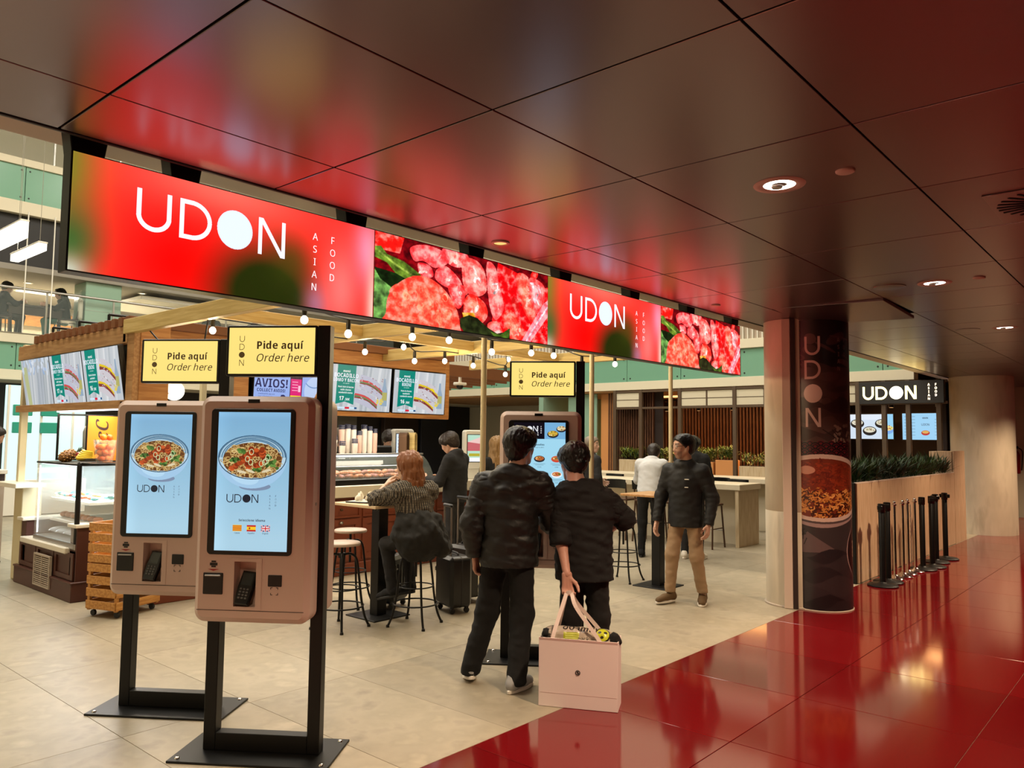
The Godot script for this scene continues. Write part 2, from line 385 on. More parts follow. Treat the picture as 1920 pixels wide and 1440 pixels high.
func banner_letters() -> Image:
	var s := Image.create(96, 30, false, Image.FORMAT_RGB8)
	for y in 30:
		for x in 96:
			var u := (x + 0.5) / 96.0
			var v := (y + 0.5) / 30.0
			var c := Color(1.0, 0.16, 0.13)
			c = blend(c, Color(1.0, 0.42, 0.36), u, v, 0.42, 0.0, 0.28, 0.30, 0.9)
			c = blend(c, Color(1.0, 0.02, 0.02), u, v, 0.30, 0.80, 0.16, 0.45)
			c = blend(c, Color(0.46, 0.46, 0.14), u, v, -0.02, 0.1, 0.09, 0.7)
			c = blend(c, Color(0.25, 0.36, 0.16), u, v, 0.0, 0.75, 0.08, 0.3)
			c = blend(c, Color(0.72, 0.74, 0.66), u, v, 0.0, 1.02, 0.05, 0.14)
			c = blend(c, Color(0.13, 0.16, 0.03), u, v, 0.58, 0.95, 0.16, 0.42, 1.6)
			c = blend(c, Color(0.24, 0.25, 0.06), u, v, 0.66, 0.55, 0.08, 0.25, 0.7)
			c = blend(c, Color(0.55, 0.42, 0.55), u, v, 0.765, 0.95, 0.05, 0.2, 0.8)
			c = blend(c, Color(1.0, 0.42, 0.40), u, v, 0.86, 0.75, 0.08, 0.5)
			c = blend(c, Color(1.0, 0.50, 0.60), u, v, 0.97, 0.25, 0.06, 0.4)
			c = blend(c, Color(1.0, 0.72, 0.66), u, v, 1.0, 0.9, 0.03, 0.6)
			s.set_pixel(x, y, c)
	var p := Pic.new(1280, 400, Color.BLACK)
	s.resize(1280, 400, Image.INTERPOLATE_CUBIC)
	p.im = s
	# letters placed as measured on the banner
	var wh := Color(0.93, 0.93, 1.0)
	var k := 17.0
	var yt := 70.0
	var yb := 218.0
	var X := func(u: float) -> float: return u * 1280.0
	var line := func(a: Vector2, b: Vector2): p.stroke(PackedVector2Array([a, b]), k, wh)
	var ul: float = X.call(0.167) + k / 2
	var ur: float = X.call(0.266) - k / 2
	line.call(Vector2(ul, yt), Vector2(ul, yb - 58)); line.call(Vector2(ur, yt), Vector2(ur, yb - 58))
	p.arc((ul + ur) / 2, yb - 58, (ur - ul) / 2, 58 - k / 2, 0, PI, k, wh)
	var dl: float = X.call(0.290)
	p.rect(dl, yt, k, yb - yt, wh); p.rect(dl, yt, 50, k, wh); p.rect(dl, yb - k, 50, k, wh)
	p.arc(dl + 46, (yt + yb) / 2, X.call(0.388) - dl - 46 - k / 2, (yb - yt) / 2 - k / 2, -PI / 2, PI / 2, k, wh)
	p.ell(X.call(0.4635), (yt + yb) / 2, 75, 76, Color(0.84, 0.88, 1.0))
	var nl: float = X.call(0.542)
	var nr: float = X.call(0.638)
	p.rect(nl, yt, k, yb - yt, wh); p.rect(nr - k, yt, k, yb - yt, wh)
	p.poly(PackedVector2Array([Vector2(nl, yt), Vector2(nl + k * 1.2, yt), Vector2(nr, yb), Vector2(nr - k * 1.2, yb)]), wh)
	p.column(X.call(0.752), 80, "ASIAN", 30, 54, Color(1.0, 0.93, 0.95), false)
	p.column(X.call(0.823), 80, "FOOD", 30, 54, Color(1.0, 0.93, 0.95), false)
	return p.im

func banner_food() -> Image:
	var p := Pic.new(640, 200, Color(0.42, 0.02, 0.05))
	var rng := RandomNumberGenerator.new()
	rng.seed = 3
	var P := func(pts: Array) -> PackedVector2Array:
		var o := PackedVector2Array()
		for q in pts: o.append(Vector2(q[0] * 640, q[1] * 200))
		return o
	var blob := func(pts: Array, c1: Color, c2: Color, sheen: Color):
		var q: PackedVector2Array = P.call(pts)
		var ce := Vector2.ZERO
		for a in q: ce += a / q.size()
		var sm := PackedVector2Array()
		for i in q.size():
			for s in 6: sm.append(q[i].cubic_interpolate(q[(i + 1) % q.size()], q[(i + q.size() - 1) % q.size()], q[(i + 2) % q.size()], s / 6.0))
		p.poly(sm, c1)
		for s in 3:
			var m := PackedVector2Array()
			for a in sm: m.append(ce + (a - ce) * (0.78 - s * 0.22) + Vector2(-3, -3) * s)
			p.poly(m, c1.lerp(c2, (s + 1) / 3.0))
		for s in 7:
			var a: Vector2 = ce + (sm[rng.randi() % sm.size()] - ce) * (rng.randf() * 0.7)
			p.ell(a.x, a.y, 4 + rng.randf() * 9, 2 + rng.randf() * 4, c2.lerp(sheen, rng.randf()), rng.randf() * 3.0)
	var red := Color(0.95, 0.05, 0.05)
	var rose := Color(1.0, 0.50, 0.50)
	var pale := Color(1.0, 0.78, 0.74)
	p.poly(P.call([[0.0, 0.0], [0.14, 0.0], [0.12, 0.2], [0.0, 0.2]]), Color(0.95, 0.10, 0.07))
	p.poly(P.call([[0.66, 0.0], [1.0, 0.2], [1.0, 1.0], [0.62, 1.0]]), Color(0.90, 0.02, 0.05))
	for i in 26: p.ell(rng.randf_range(0.4, 1.0) * 640, rng.randf() * 200, 6 + rng.randf() * 16, 5 + rng.randf() * 12, Color(0.45, 0.0, 0.03).lerp(Color(1.0, 0.12, 0.10), rng.randf()), rng.randf() * 3.0)
	blob.call([[0.17, 0.10], [0.24, 0.02], [0.34, 0.04], [0.37, 0.16], [0.30, 0.27], [0.24, 0.22], [0.19, 0.24]], Color(0.96, 0.28, 0.30), rose, pale)
	blob.call([[0.34, 0.0], [0.47, 0.0], [0.48, 0.12], [0.42, 0.2], [0.36, 0.16]], Color(0.96, 0.30, 0.32), Color(1.0, 0.62, 0.56), pale)
	blob.call([[0.21, 0.26], [0.27, 0.26], [0.29, 0.38], [0.23, 0.42]], Color(0.85, 0.14, 0.18), rose, pale)
	blob.call([[0.31, 0.28], [0.36, 0.22], [0.43, 0.34], [0.45, 0.48], [0.36, 0.48], [0.30, 0.40]], Color(0.92, 0.22, 0.24), rose, pale)
	blob.call([[0.37, 0.46], [0.46, 0.42], [0.46, 0.62], [0.42, 0.72]], Color(0.90, 0.20, 0.20), rose, pale)
	blob.call([[0.45, 0.08], [0.53, 0.05], [0.58, 0.18], [0.59, 0.42], [0.53, 0.52], [0.46, 0.44]], Color(1.0, 0.34, 0.32), Color(1.0, 0.62, 0.58), Color(1.0, 0.85, 0.85))
	blob.call([[0.59, 0.06], [0.64, 0.06], [0.67, 0.30], [0.70, 0.60], [0.65, 0.78], [0.61, 0.58]], Color(1.0, 0.38, 0.38), Color(1.0, 0.66, 0.62), Color(1.0, 0.86, 0.86))
	blob.call([[0.46, 0.62], [0.50, 0.50], [0.58, 0.58], [0.60, 0.74], [0.55, 0.88], [0.47, 0.82]], Color(0.95, 0.16, 0.12), Color(1.0, 0.50, 0.38), pale)
	p.poly(P.call([[0.45, 0.76], [0.52, 0.74], [0.53, 0.82], [0.46, 0.84]]), Color(0.80, 0.62, 0.10))
	blob.call([[0.70, 0.70], [0.74, 0.60], [0.80, 0.72], [0.84, 0.95], [0.78, 1.08], [0.72, 0.96]], Color(0.98, 0.14, 0.10), Color(1.0, 0.56, 0.44), pale)
	blob.call([[0.60, 0.86], [0.66, 0.80], [0.70, 0.94], [0.74, 1.06], [0.64, 1.04]], Color(1.0, 0.34, 0.30), rose, pale)
	blob.call([[0.78, 0.10], [0.86, 0.10], [0.88, 0.40], [0.92, 0.62], [0.88, 0.72], [0.81, 0.46]], Color(1.0, 0.22, 0.18), Color(1.0, 0.52, 0.40), pale)
	blob.call([[0.87, 0.10], [0.97, 0.16], [0.97, 0.44], [0.92, 0.58], [0.88, 0.38]], Color(1.0, 0.26, 0.26), Color(1.0, 0.68, 0.70), Color(1.0, 0.88, 0.92))
	for i in 60: p.ell(rng.randf_range(0.80, 1.0) * 640, rng.randf_range(0.45, 1.0) * 200, 1.5, 1.5, Color(1.0, 0.5, 0.5).lerp(Color(0.4, 0.0, 0.06), rng.randf()))
	p.poly(P.call([[0.97, 0.42], [1.0, 0.36], [1.0, 0.60], [0.88, 1.0], [0.82, 1.0]]), Color(1.0, 0.52, 0.58))
	p.stroke(P.call([[1.0, 0.46], [0.93, 0.70], [0.85, 1.0]]), 6, Color(1.0, 0.78, 0.84))
	# leaves
	p.poly(P.call([[0.0, 0.44], [0.06, 0.48], [0.15, 0.62], [0.09, 0.80], [0.07, 1.0], [0.0, 1.0]]), Color(0.34, 0.50, 0.24))
	p.poly(P.call([[0.0, 0.42], [0.20, 0.46], [0.14, 0.70], [0.03, 0.54]]), Color(0.06, 0.13, 0.04))
	p.poly(P.call([[0.0, 0.18], [0.03, 0.16], [0.06, 0.24], [0.14, 0.28], [0.20, 0.36], [0.24, 0.42], [0.17, 0.50], [0.10, 0.44], [0.06, 0.34], [0.0, 0.30]]), Color(0.36, 0.46, 0.14))
	p.stroke(P.call([[0.02, 0.22], [0.10, 0.34], [0.20, 0.44]]), 5, Color(0.52, 0.60, 0.24))
	# big near piece
	blob.call([[0.06, 0.92], [0.07, 0.72], [0.12, 0.54], [0.20, 0.42], [0.28, 0.42], [0.36, 0.54], [0.42, 0.74], [0.44, 0.96], [0.43, 1.1], [0.06, 1.1]], Color(1.0, 0.28, 0.20), Color(1.0, 0.46, 0.34), Color(1.0, 0.66, 0.50))
	for i in 22:
		var a := Vector2(rng.randf_range(0.09, 0.40) * 640, rng.randf_range(0.56, 1.0) * 200)
		p.ell(a.x, a.y, 5 + rng.randf() * 14, 4 + rng.randf() * 7, Color(1.0, 0.22, 0.14).lerp(Color(1.0, 0.62, 0.46), rng.randf()), rng.randf() * 3.0)
	p.poly(P.call([[0.44, 0.84], [0.49, 0.78], [0.54, 0.80], [0.60, 0.90], [0.66, 0.96], [0.70, 0.93], [0.74, 0.86], [0.74, 1.0], [0.46, 1.0], [0.44, 0.94]]), Color(0.13, 0.16, 0.07))
	p.poly(P.call([[0.62, 0.95], [0.68, 0.97], [0.74, 0.86], [0.735, 1.0], [0.64, 1.0]]), Color(0.24, 0.34, 0.10))
	p.rect(0, 0, 2, 200, Color(0.4, 0.1, 0.08))
	p.soften(1.6)
	var nz := FastNoiseLite.new()
	nz.seed = 4
	nz.frequency = 0.028
	nz.fractal_octaves = 4
	for y in 200:
		for x in 640:
			var c := p.im.get_pixel(x, y)
			var n := nz.get_noise_2d(x, y * 1.3)
			var m2 := nz.get_noise_2d(x * 4.0 + 900.0, y * 4.0)
			if c.r > 0.55 and c.g < 0.75: c = c.lerp(Color(1.0, 0.80, 0.74), clampf(n * 0.9 + 0.10, 0.0, 0.6)).lerp(Color(0.72, 0.04, 0.05), clampf(-n * 0.8 - m2 * 0.25, 0.0, 0.45))
			else: c = c * (1.0 + n * 0.8)
			p.im.set_pixel(x, y, c.clamp())
	p.im.resize(1280, 400, Image.INTERPOLATE_CUBIC)
	return p.im

# ------------------------------------------------------------------ kiosks
func bowl(p: Pic, cx: float, cy: float, rx: float, detail: int, sd: int) -> void:
	var rng := RandomNumberGenerator.new()
	rng.seed = sd
	var ry := rx * 0.64
	# body of the bowl under the rim
	var q := PackedVector2Array()
	for i in 25:
		var a := PI * i / 24.0
		q.append(Vector2(cx + cos(a) * rx, cy + 0.06 * rx + sin(a) * (ry + rx * 0.20) * (1.0 if absf(cos(a)) > 0.5 else 1.0)))
	p.ell(cx + rx * 0.10, cy + rx * 0.84, rx * 0.46, rx * 0.12, Color(0.48, 0.55, 0.66))
	p.poly(q, Color(0.63, 0.78, 0.90))
	p.ell(cx - rx * 0.2, cy + rx * 0.56, rx * 0.42, rx * 0.22, Color(0.70, 0.84, 0.94), 0.25)
	p.ell(cx, cy, rx, ry, Color(0.20, 0.32, 0.42))
	p.ell(cx, cy, rx * 0.975, ry * 0.965, Color(0.72, 0.83, 0.89))
	for i in detail * 3:                                       # blue lattice inside the rim
		var a := PI + PI * i / (detail * 3.0)
		for k in 4:
			var f := 0.955 - k * 0.065
			p.ell(cx + cos(a + (k % 2) * 0.03) * rx * f, cy + sin(a) * ry * f, rx * 0.018, rx * 0.018, Color(0.33, 0.49, 0.60))
	p.ell(cx, cy + ry * 0.13, rx * 0.86, ry * 0.80, Color(0.40, 0.24, 0.12))
	for i in detail * 9:                                       # noodles
		var a := rng.randf() * TAU
		var f := sqrt(rng.randf()) * 0.82
		var c := Vector2(cx + cos(a) * rx * f, cy + ry * 0.13 + sin(a) * ry * f * 0.92)
		p.arc(c.x, c.y, rx * rng.randf_range(0.04, 0.12), rx * rng.randf_range(0.03, 0.08), rng.randf() * TAU, rng.randf() * TAU + 2.0, rx * 0.022, Color(0.62, 0.45, 0.22).lerp(Color(0.90, 0.80, 0.55), rng.randf()))
	for g in [[-0.52, 0.02, 0.14], [0.60, 0.18, 0.17], [-0.30, -0.35, 0.10], [0.18, 0.46, 0.12], [0.45, -0.05, 0.10]]:
		for i in 12:                                           # broccoli
			p.ell(cx + g[0] * rx + rng.randfn() * g[2] * rx * 0.5, cy + (g[1] + 0.1) * ry + rng.randfn() * g[2] * rx * 0.4, rx * 0.05, rx * 0.045, Color(0.10, 0.20, 0.07).lerp(Color(0.40, 0.58, 0.26), rng.randf()))
	for g in [[-0.62, 0.42, -0.05, -0.10], [-0.14, 0.40, -0.02, -0.52], [0.05, -0.2, 0.30, -0.30], [0.36, 0.14, 0.26, -0.46], [-0.30, -0.05, 0.10, -0.38], [0.10, 0.30, 0.28, 0.16]]:
		for i in 16:                                           # crisp chicken
			var f := i / 15.0
			p.ell(cx + lerpf(g[0], g[2], f) * rx + rng.randfn() * rx * 0.02, cy + (lerpf(g[1], g[3], f) + 0.08) * ry + rng.randfn() * rx * 0.02, rx * 0.075, rx * 0.06, Color(0.42, 0.13, 0.06).lerp(Color(0.82, 0.36, 0.16), rng.randf()))
	for i in 7:
		var a := rng.randf() * TAU
		p.arc(cx + cos(a) * rx * 0.3 + rx * 0.15, cy + sin(a) * ry * 0.3, rx * 0.06, rx * 0.08, 0, TAU, rx * 0.018, Color(0.80, 0.90, 0.70))
	for g in [[-0.30, 0.66, 0.2], [-0.05, 0.62, 0.35], [0.42, 0.60, -0.3]]:
		p.ell(cx + g[0] * rx, cy + g[1] * ry, rx * 0.14, rx * 0.04, Color(0.86, 0.80, 0.66), g[2])
	p.arc(cx, cy, rx * 0.985, ry * 0.975, 0, PI, rx * 0.022, Color(0.16, 0.26, 0.34))

func welcome_screen(flags: bool) -> Image:
	var p := Pic.new(420, 800, Color(0.58, 0.75, 0.85))
	var g := Image.create(2, 8, false, Image.FORMAT_RGB8)
	for y in 8:
		for x in 2: g.set_pixel(x, y, Color(0.50, 0.69, 0.82).lerp(Color(0.66, 0.81, 0.89), y / 7.0))
	g.resize(420, 800, Image.INTERPOLATE_CUBIC)
	p.im = g
	bowl(p, 204, 262, 200, 40, 5)
	var ink := Color(0.09, 0.12, 0.17)
	p.logo(62, 476, 48, ink, 0.10)
	p.column(314, 478, "ASIAN", 10, 18, Color(0.30, 0.38, 0.45), false)
	p.column(348, 478, "FOOD", 10, 18, Color(0.30, 0.38, 0.45), false)
	if flags:
		p.text(214, 618, "Seleccione idioma", 13, Color(0.22, 0.28, 0.34), true, 0)
		for i in 3:
			var x := 104.0 + i * 82
			var y := 652.0
			if i == 0:
				p.rect(x, y, 52, 36, Color(0.93, 0.76, 0.16))
				for k in 4: p.rect(x, y + 4 + k * 8, 52, 4, Color(0.78, 0.16, 0.13))
			elif i == 1:
				p.rect(x, y, 52, 36, Color(0.76, 0.12, 0.14)); p.rect(x, y + 9, 52, 18, Color(0.96, 0.78, 0.16)); p.ell(x + 16, y + 18, 5, 6, Color(0.66, 0.22, 0.12))
			else:
				p.rect(x, y, 52, 36, Color(0.12, 0.18, 0.42))
				for d in [[0, 0, 52, 36], [52, 0, 0, 36]]:
					p.stroke(PackedVector2Array([Vector2(x + d[0], y + d[1]), Vector2(x + d[2], y + d[3])]), 7, Color.WHITE)
					p.stroke(PackedVector2Array([Vector2(x + d[0], y + d[1]), Vector2(x + d[2], y + d[3])]), 3, Color(0.78, 0.12, 0.16))
				p.rect(x + 20, y, 12, 36, Color.WHITE); p.rect(x, y + 12, 52, 12, Color.WHITE)
				p.rect(x + 23, y, 6, 36, Color(0.78, 0.12, 0.16)); p.rect(x, y + 15, 52, 6, Color(0.78, 0.12, 0.16))
			p.text(x + 26, y + 42, ["Català", "Español", "English"][i], 8, Color(0.25, 0.3, 0.36), false, 0)
	return p.im

func menu_screen() -> Image:
	var p := Pic.new(420, 800, Color(0.62, 0.83, 0.92))
	p.rect(0, 0, 250, 138, Color(0.06, 0.05, 0.09))
	p.rect(250, 0, 170, 138, Color(0.46, 0.68, 0.84))
	p.logo(16, 30, 46, Color(0.92, 0.92, 0.94), 0.12)
	p.column(196, 30, "ASIAN", 11, 17, Color.WHITE, true)
	p.column(222, 30, "FOOD", 11, 17, Color.WHITE, true)
	for q in [[318, 92, 46, Color(0.80, 0.66, 0.24)], [386, 48, 40, Color(0.86, 0.78, 0.60)]]:
		p.ell(q[0], q[1] + 6, q[2], q[2] * 0.66, Color(0.12, 0.14, 0.18)); p.ell(q[0], q[1], q[2] * 0.86, q[2] * 0.5, q[3])
		for i in 9: p.ell(q[0] + sin(i * 2.3) * q[2] * 0.6, q[1] + cos(i * 3.1) * q[2] * 0.3, 6, 4, [Color(0.66, 0.26, 0.12), Color(0.26, 0.42, 0.14), Color(0.92, 0.86, 0.7)][i % 3])
	p.text(210, 178, "Noodles", 15, Color(0.2, 0.3, 0.36), true, 0)
	p.text(210, 204, "elige tu plato", 9, Color(0.35, 0.45, 0.5), false, 0)
	for r in 4:
		for c in 3:
			var x := 70.0 + c * 140
			var y := 300.0 + r * 130
			p.ell(x, y + 5, 44, 27, [Color(0.90, 0.94, 0.96), Color(0.16, 0.17, 0.20), Color(0.80, 0.28, 0.20)][(r + c) % 3])
			p.ell(x, y, 36, 18, Color(0.76, 0.42, 0.22))
			for i in 8: p.ell(x + sin(i * 2.3 + r) * 24, y + cos(i * 3.1 + c) * 10, 6, 4, [Color(0.60, 0.18, 0.10), Color(0.30, 0.45, 0.16), Color(0.95, 0.82, 0.56)][(i + r) % 3])
			p.rect(x - 48, y + 44, 96, 3, Color(0.42, 0.56, 0.62)); p.rect(x - 34, y + 54, 68, 3, Color(0.42, 0.56, 0.62))
			p.text(x, y + 68, ["9,95€", "10,50€", "8,90€"][(r + c) % 3], 8, Color(0.25, 0.35, 0.4), false, 0)
	return p.im

func order_sign() -> Image:
	var s := Image.create(16, 8, false, Image.FORMAT_RGB8)
	s.fill(Color(1.0, 0.89, 0.50))
	s.resize(512, 272, Image.INTERPOLATE_BILINEAR)
	var p := Pic.new(512, 272, Color.WHITE)
	p.im = s
	var ink := Color(0.22, 0.15, 0.08)
	p.logo(78, 48, 36, Color(0.30, 0.22, 0.10), 0.09, 47.0)
	p.text(168, 80, "Pide aquí", 45, ink, true, -1, 0.0, "Droid Sans", 1.02)
	p.text(164, 154, "Order here", 45, ink, false, -1, 0.22, "Droid Sans", 1.0)
	return p.im

func make_kiosk(label: String, screen_mat: Material, at: Vector3) -> Node3D:
	var t := thing("ordering_kiosk", label, "kiosk", at, atan2(-0.81, 0.588), "order kiosks under the banner")
	var bm: Material = M.black_metal
	part(t, "base_plate", bx(Vector3(0, 0.006, 0), Vector3(0.83, 0.012, 0.385), 0.002), bm)
	for s in [[-1, -1], [1, -1], [1, 1], [-1, 1]]:
		part(t, "bolt", mb().lathe(PackedVector2Array([Vector2(0, 0.022), Vector2(0.007, 0.022), Vector2(0.012, 0.018), Vector2(0.014, 0.012), Vector2(0.0141, 0.012)]), 10, Transform3D(Basis(), Vector3(s[0] * 0.375, 0, s[1] * 0.155))), M.chrome)
	part(t, "post", bx(Vector3(0.288, 1.126, 0), Vector3(0.066, 2.228, 0.07), 0.003), bm)
	part(t, "post", bx(Vector3(-0.268, 0.8, 0), Vector3(0.066, 1.576, 0.07), 0.003), bm)
	part(t, "cross_bar", bx(Vector3(0.01, 0.057, 0), Vector3(0.49, 0.09, 0.07), 0.003), bm)
	var outline := rounded(0.605, 1.15, 0.055, 8, Vector2(-0.005, 1.276))
	var hole := Rect2(-0.092, 0.785, 0.115, 0.225)
	for side in 2:
		var xf := Transform3D(Basis(Vector3.UP, PI * side), Vector3(0, 0, 0))
		var bd := part(t, "body", mb().prism(outline, 0.036, 0.192, 0.028, xf, true, hole, 0.07), M.kiosk_bounce_tint)
		# seams of the doors
		part(bd, "door_seam", bx(xf * Vector3(-0.005, 0.765, 0.1925), Vector3(0.56, 0.003, 0.001)), M.seam_grey)
		part(bd, "terminal_plate", ring_plate(Rect2(-0.118, 0.768, 0.17, 0.258), hole, 0.192, 0.194, xf), M.kiosk_bounce_tint)
		if side == 1: continue
		part(t, "bezel", mb().prism(rounded(0.445, 0.742, 0.022, 6, Vector2(-0.018, 1.414)), 0.190, 0.197, 0.002), M.black_plastic)
		var q := mb()
		var x0 := -0.201
		var x1 := 0.180
		q.quad(Vector3(x0, 1.768, 0.1974), Vector3(x1, 1.768, 0.1974), Vector3(x1, 1.064, 0.1974), Vector3(x0, 1.064, 0.1974))
		part(t, "screen", q, screen_mat)
		part(t, "maker_plate", bx(Vector3(-0.018, 1.825, 0.193), Vector3(0.062, 0.02, 0.003), 0.001), M.black_plastic)
		part(t, "printer_slot", mb().prism(rounded(0.104, 0.108, 0.004, 2, Vector2(-0.202, 0.897)), 0.186, 0.196, 0.002), M.black_plastic)
		part(t, "printer_lip", bx(Vector3(-0.202, 0.937, 0.198), Vector3(0.085, 0.008, 0.008), 0.002), M.steel)
		part(t, "scanner_window", mb().prism(rounded(0.072, 0.058, 0.004, 2, Vector2(0.122, 0.918)), 0.188, 0.195, 0.001), M.black_plastic)
		var ic := mb()                                        # printer symbol
		ic.box(Vector3(-0.202, 0.994, 0.1925), Vector3(0.040, 0.014, 0.001)); ic.box(Vector3(-0.202, 1.007, 0.1925), Vector3(0.024, 0.008, 0.001)); ic.box(Vector3(-0.202, 0.982, 0.1925), Vector3(0.024, 0.008, 0.001))
		part(t, "printer_symbol", ic, M.black_plastic)
		part(t, "red_arrow", mb().prism(PackedVector2Array([Vector2(-0.232, 0.969), Vector2(-0.172, 0.969), Vector2(-0.202, 0.960)]), 0.1921, 0.193), M.signal_red)
		ic = mb()                                             # scanning frame symbol, corners only
		for c in [[-1, -1], [1, -1], [1, 1], [-1, 1]]:
			ic.box(Vector3(0.120 + c[0] * 0.014, 0.866 + c[1] * 0.018, 0.1925), Vector3(0.010, 0.003, 0.001)); ic.box(Vector3(0.120 + c[0] * 0.0185, 0.866 + c[1] * 0.0135, 0.1925), Vector3(0.003, 0.010, 0.001))
		part(t, "scan_symbol", ic, M.black_plastic)
		# payment terminal leaning in its recess
		var tx := Transform3D(Basis(Vector3(1, 0, 0), -0.42) * Basis(Vector3(0, 0, 1), -0.10), Vector3(-0.038, 0.872, 0.166))
		var term := part(t, "card_terminal", mb().prism(PackedVector2Array([Vector2(-0.036, -0.085), Vector2(0.036, -0.085), Vector2(0.041, 0.0), Vector2(0.036, 0.085), Vector2(-0.036, 0.085), Vector2(-0.041, 0.0)]), -0.016, 0.016, 0.005, tx), M.black_plastic)
		part(term, "terminal_screen", bx(tx * Vector3(0, 0.042, 0.017), Vector3(0.056, 0.062, 0.002), 0.0, tx.basis), M.lcd_grey)
		var ky := mb()
		for r in 4:
			for c in 3: ky.box(tx * Vector3(-0.018 + c * 0.018, -0.008 - r * 0.015, 0.018), Vector3(0.012, 0.009, 0.004), 0.001, tx.basis)
		part(term, "keypad", ky, M.key_grey)
		part(t, "side_lock", mb().lathe(PackedVector2Array([Vector2(0, 0.004), Vector2(0.008, 0.004), Vector2(0.009, 0.0), Vector2(0.0091, 0.0)]), 12, Transform3D(Basis(Vector3(0, 0, 1), -PI / 2), Vector3(0.297, 1.30, 0.12))), M.steel)
	# lit sign held by the tall post
	var sg := part(t, "sign_box", mb().prism(rounded(0.505, 0.275, 0.012, 4, Vector2(0.0, 2.103)), -0.03, 0.032, 0.003), M.black_plastic)
	for side in 2:
		var z := 0.0325 if side == 0 else -0.0305
		var q := mb()
		var l := -0.238 if side == 0 else 0.238
		q.quad(Vector3(l, 2.228, z), Vector3(-l, 2.228, z), Vector3(-l, 1.979, z), Vector3(l, 1.979, z))
		part(sg, "sign_face", q, M.order_sign)
	area(t, "area_light", Vector3(0, 2.103, 0.045), Vector2(0.47, 0.24), 0.02, Color(1.0, 0.82, 0.45), Basis(Vector3.UP, PI))
	area(t, "area_light", Vector3(-0.01, 1.416, 0.21), Vector2(0.38, 0.70), 0.025, Color(0.66, 0.84, 1.0), Basis(Vector3.UP, PI))
	return t

func ring_plate(o: Rect2, i: Rect2, z0: float, z1: float, xf: Transform3D) -> MB:
	var m := mb()
	var a := [o.position, Vector2(o.end.x, o.position.y), o.end, Vector2(o.position.x, o.end.y)]
	var b := [i.position, Vector2(i.end.x, i.position.y), i.end, Vector2(i.position.x, i.end.y)]
	for k in 4:
		var n := (k + 1) % 4
		var out: Vector2 = ((a[k] + a[n]) / 2 - o.get_center()).normalized()
		for z in [[z1, 1.0], [z0, -1.0]]:
			m.fan([a[k], a[n], b[n], b[k]].map(func(p): return xf * Vector3(p.x, p.y, z[0])), xf.basis * Vector3(0, 0, z[1]))
		m.fan([xf * Vector3(a[k].x, a[k].y, z0), xf * Vector3(a[n].x, a[n].y, z0), xf * Vector3(a[n].x, a[n].y, z1), xf * Vector3(a[k].x, a[k].y, z1)], xf.basis * Vector3(out.x, out.y, 0))
		m.fan([xf * Vector3(b[k].x, b[k].y, z0), xf * Vector3(b[n].x, b[n].y, z0), xf * Vector3(b[n].x, b[n].y, z1), xf * Vector3(b[k].x, b[k].y, z1)], xf.basis * Vector3(-out.x, -out.y, 0))
	return m

func build_kiosks() -> void:
	M.order_sign = shown("order_sign", order_sign(), 0.66, 0.3)
	var a := shown("kiosk_welcome", welcome_screen(true), 0.66, 0.12)
	var b := shown("kiosk_idle", welcome_screen(false), 0.66, 0.06)
	var c := shown("kiosk_menu", menu_screen(), 0.68, 0.12)
	make_kiosk("nearest ordering kiosk, its blue screen showing a noodle bowl and three flags", a, Vector3(2.31, 0, -3.725))
	make_kiosk("ordering kiosk behind the nearest one, blue screen with noodle bowl and no flags", b, Vector3(2.294, 0, -4.728))
	make_kiosk("ordering kiosk in use, two people in dark jackets standing at its menu screen", c, Vector3(4.645, 0, -3.737))

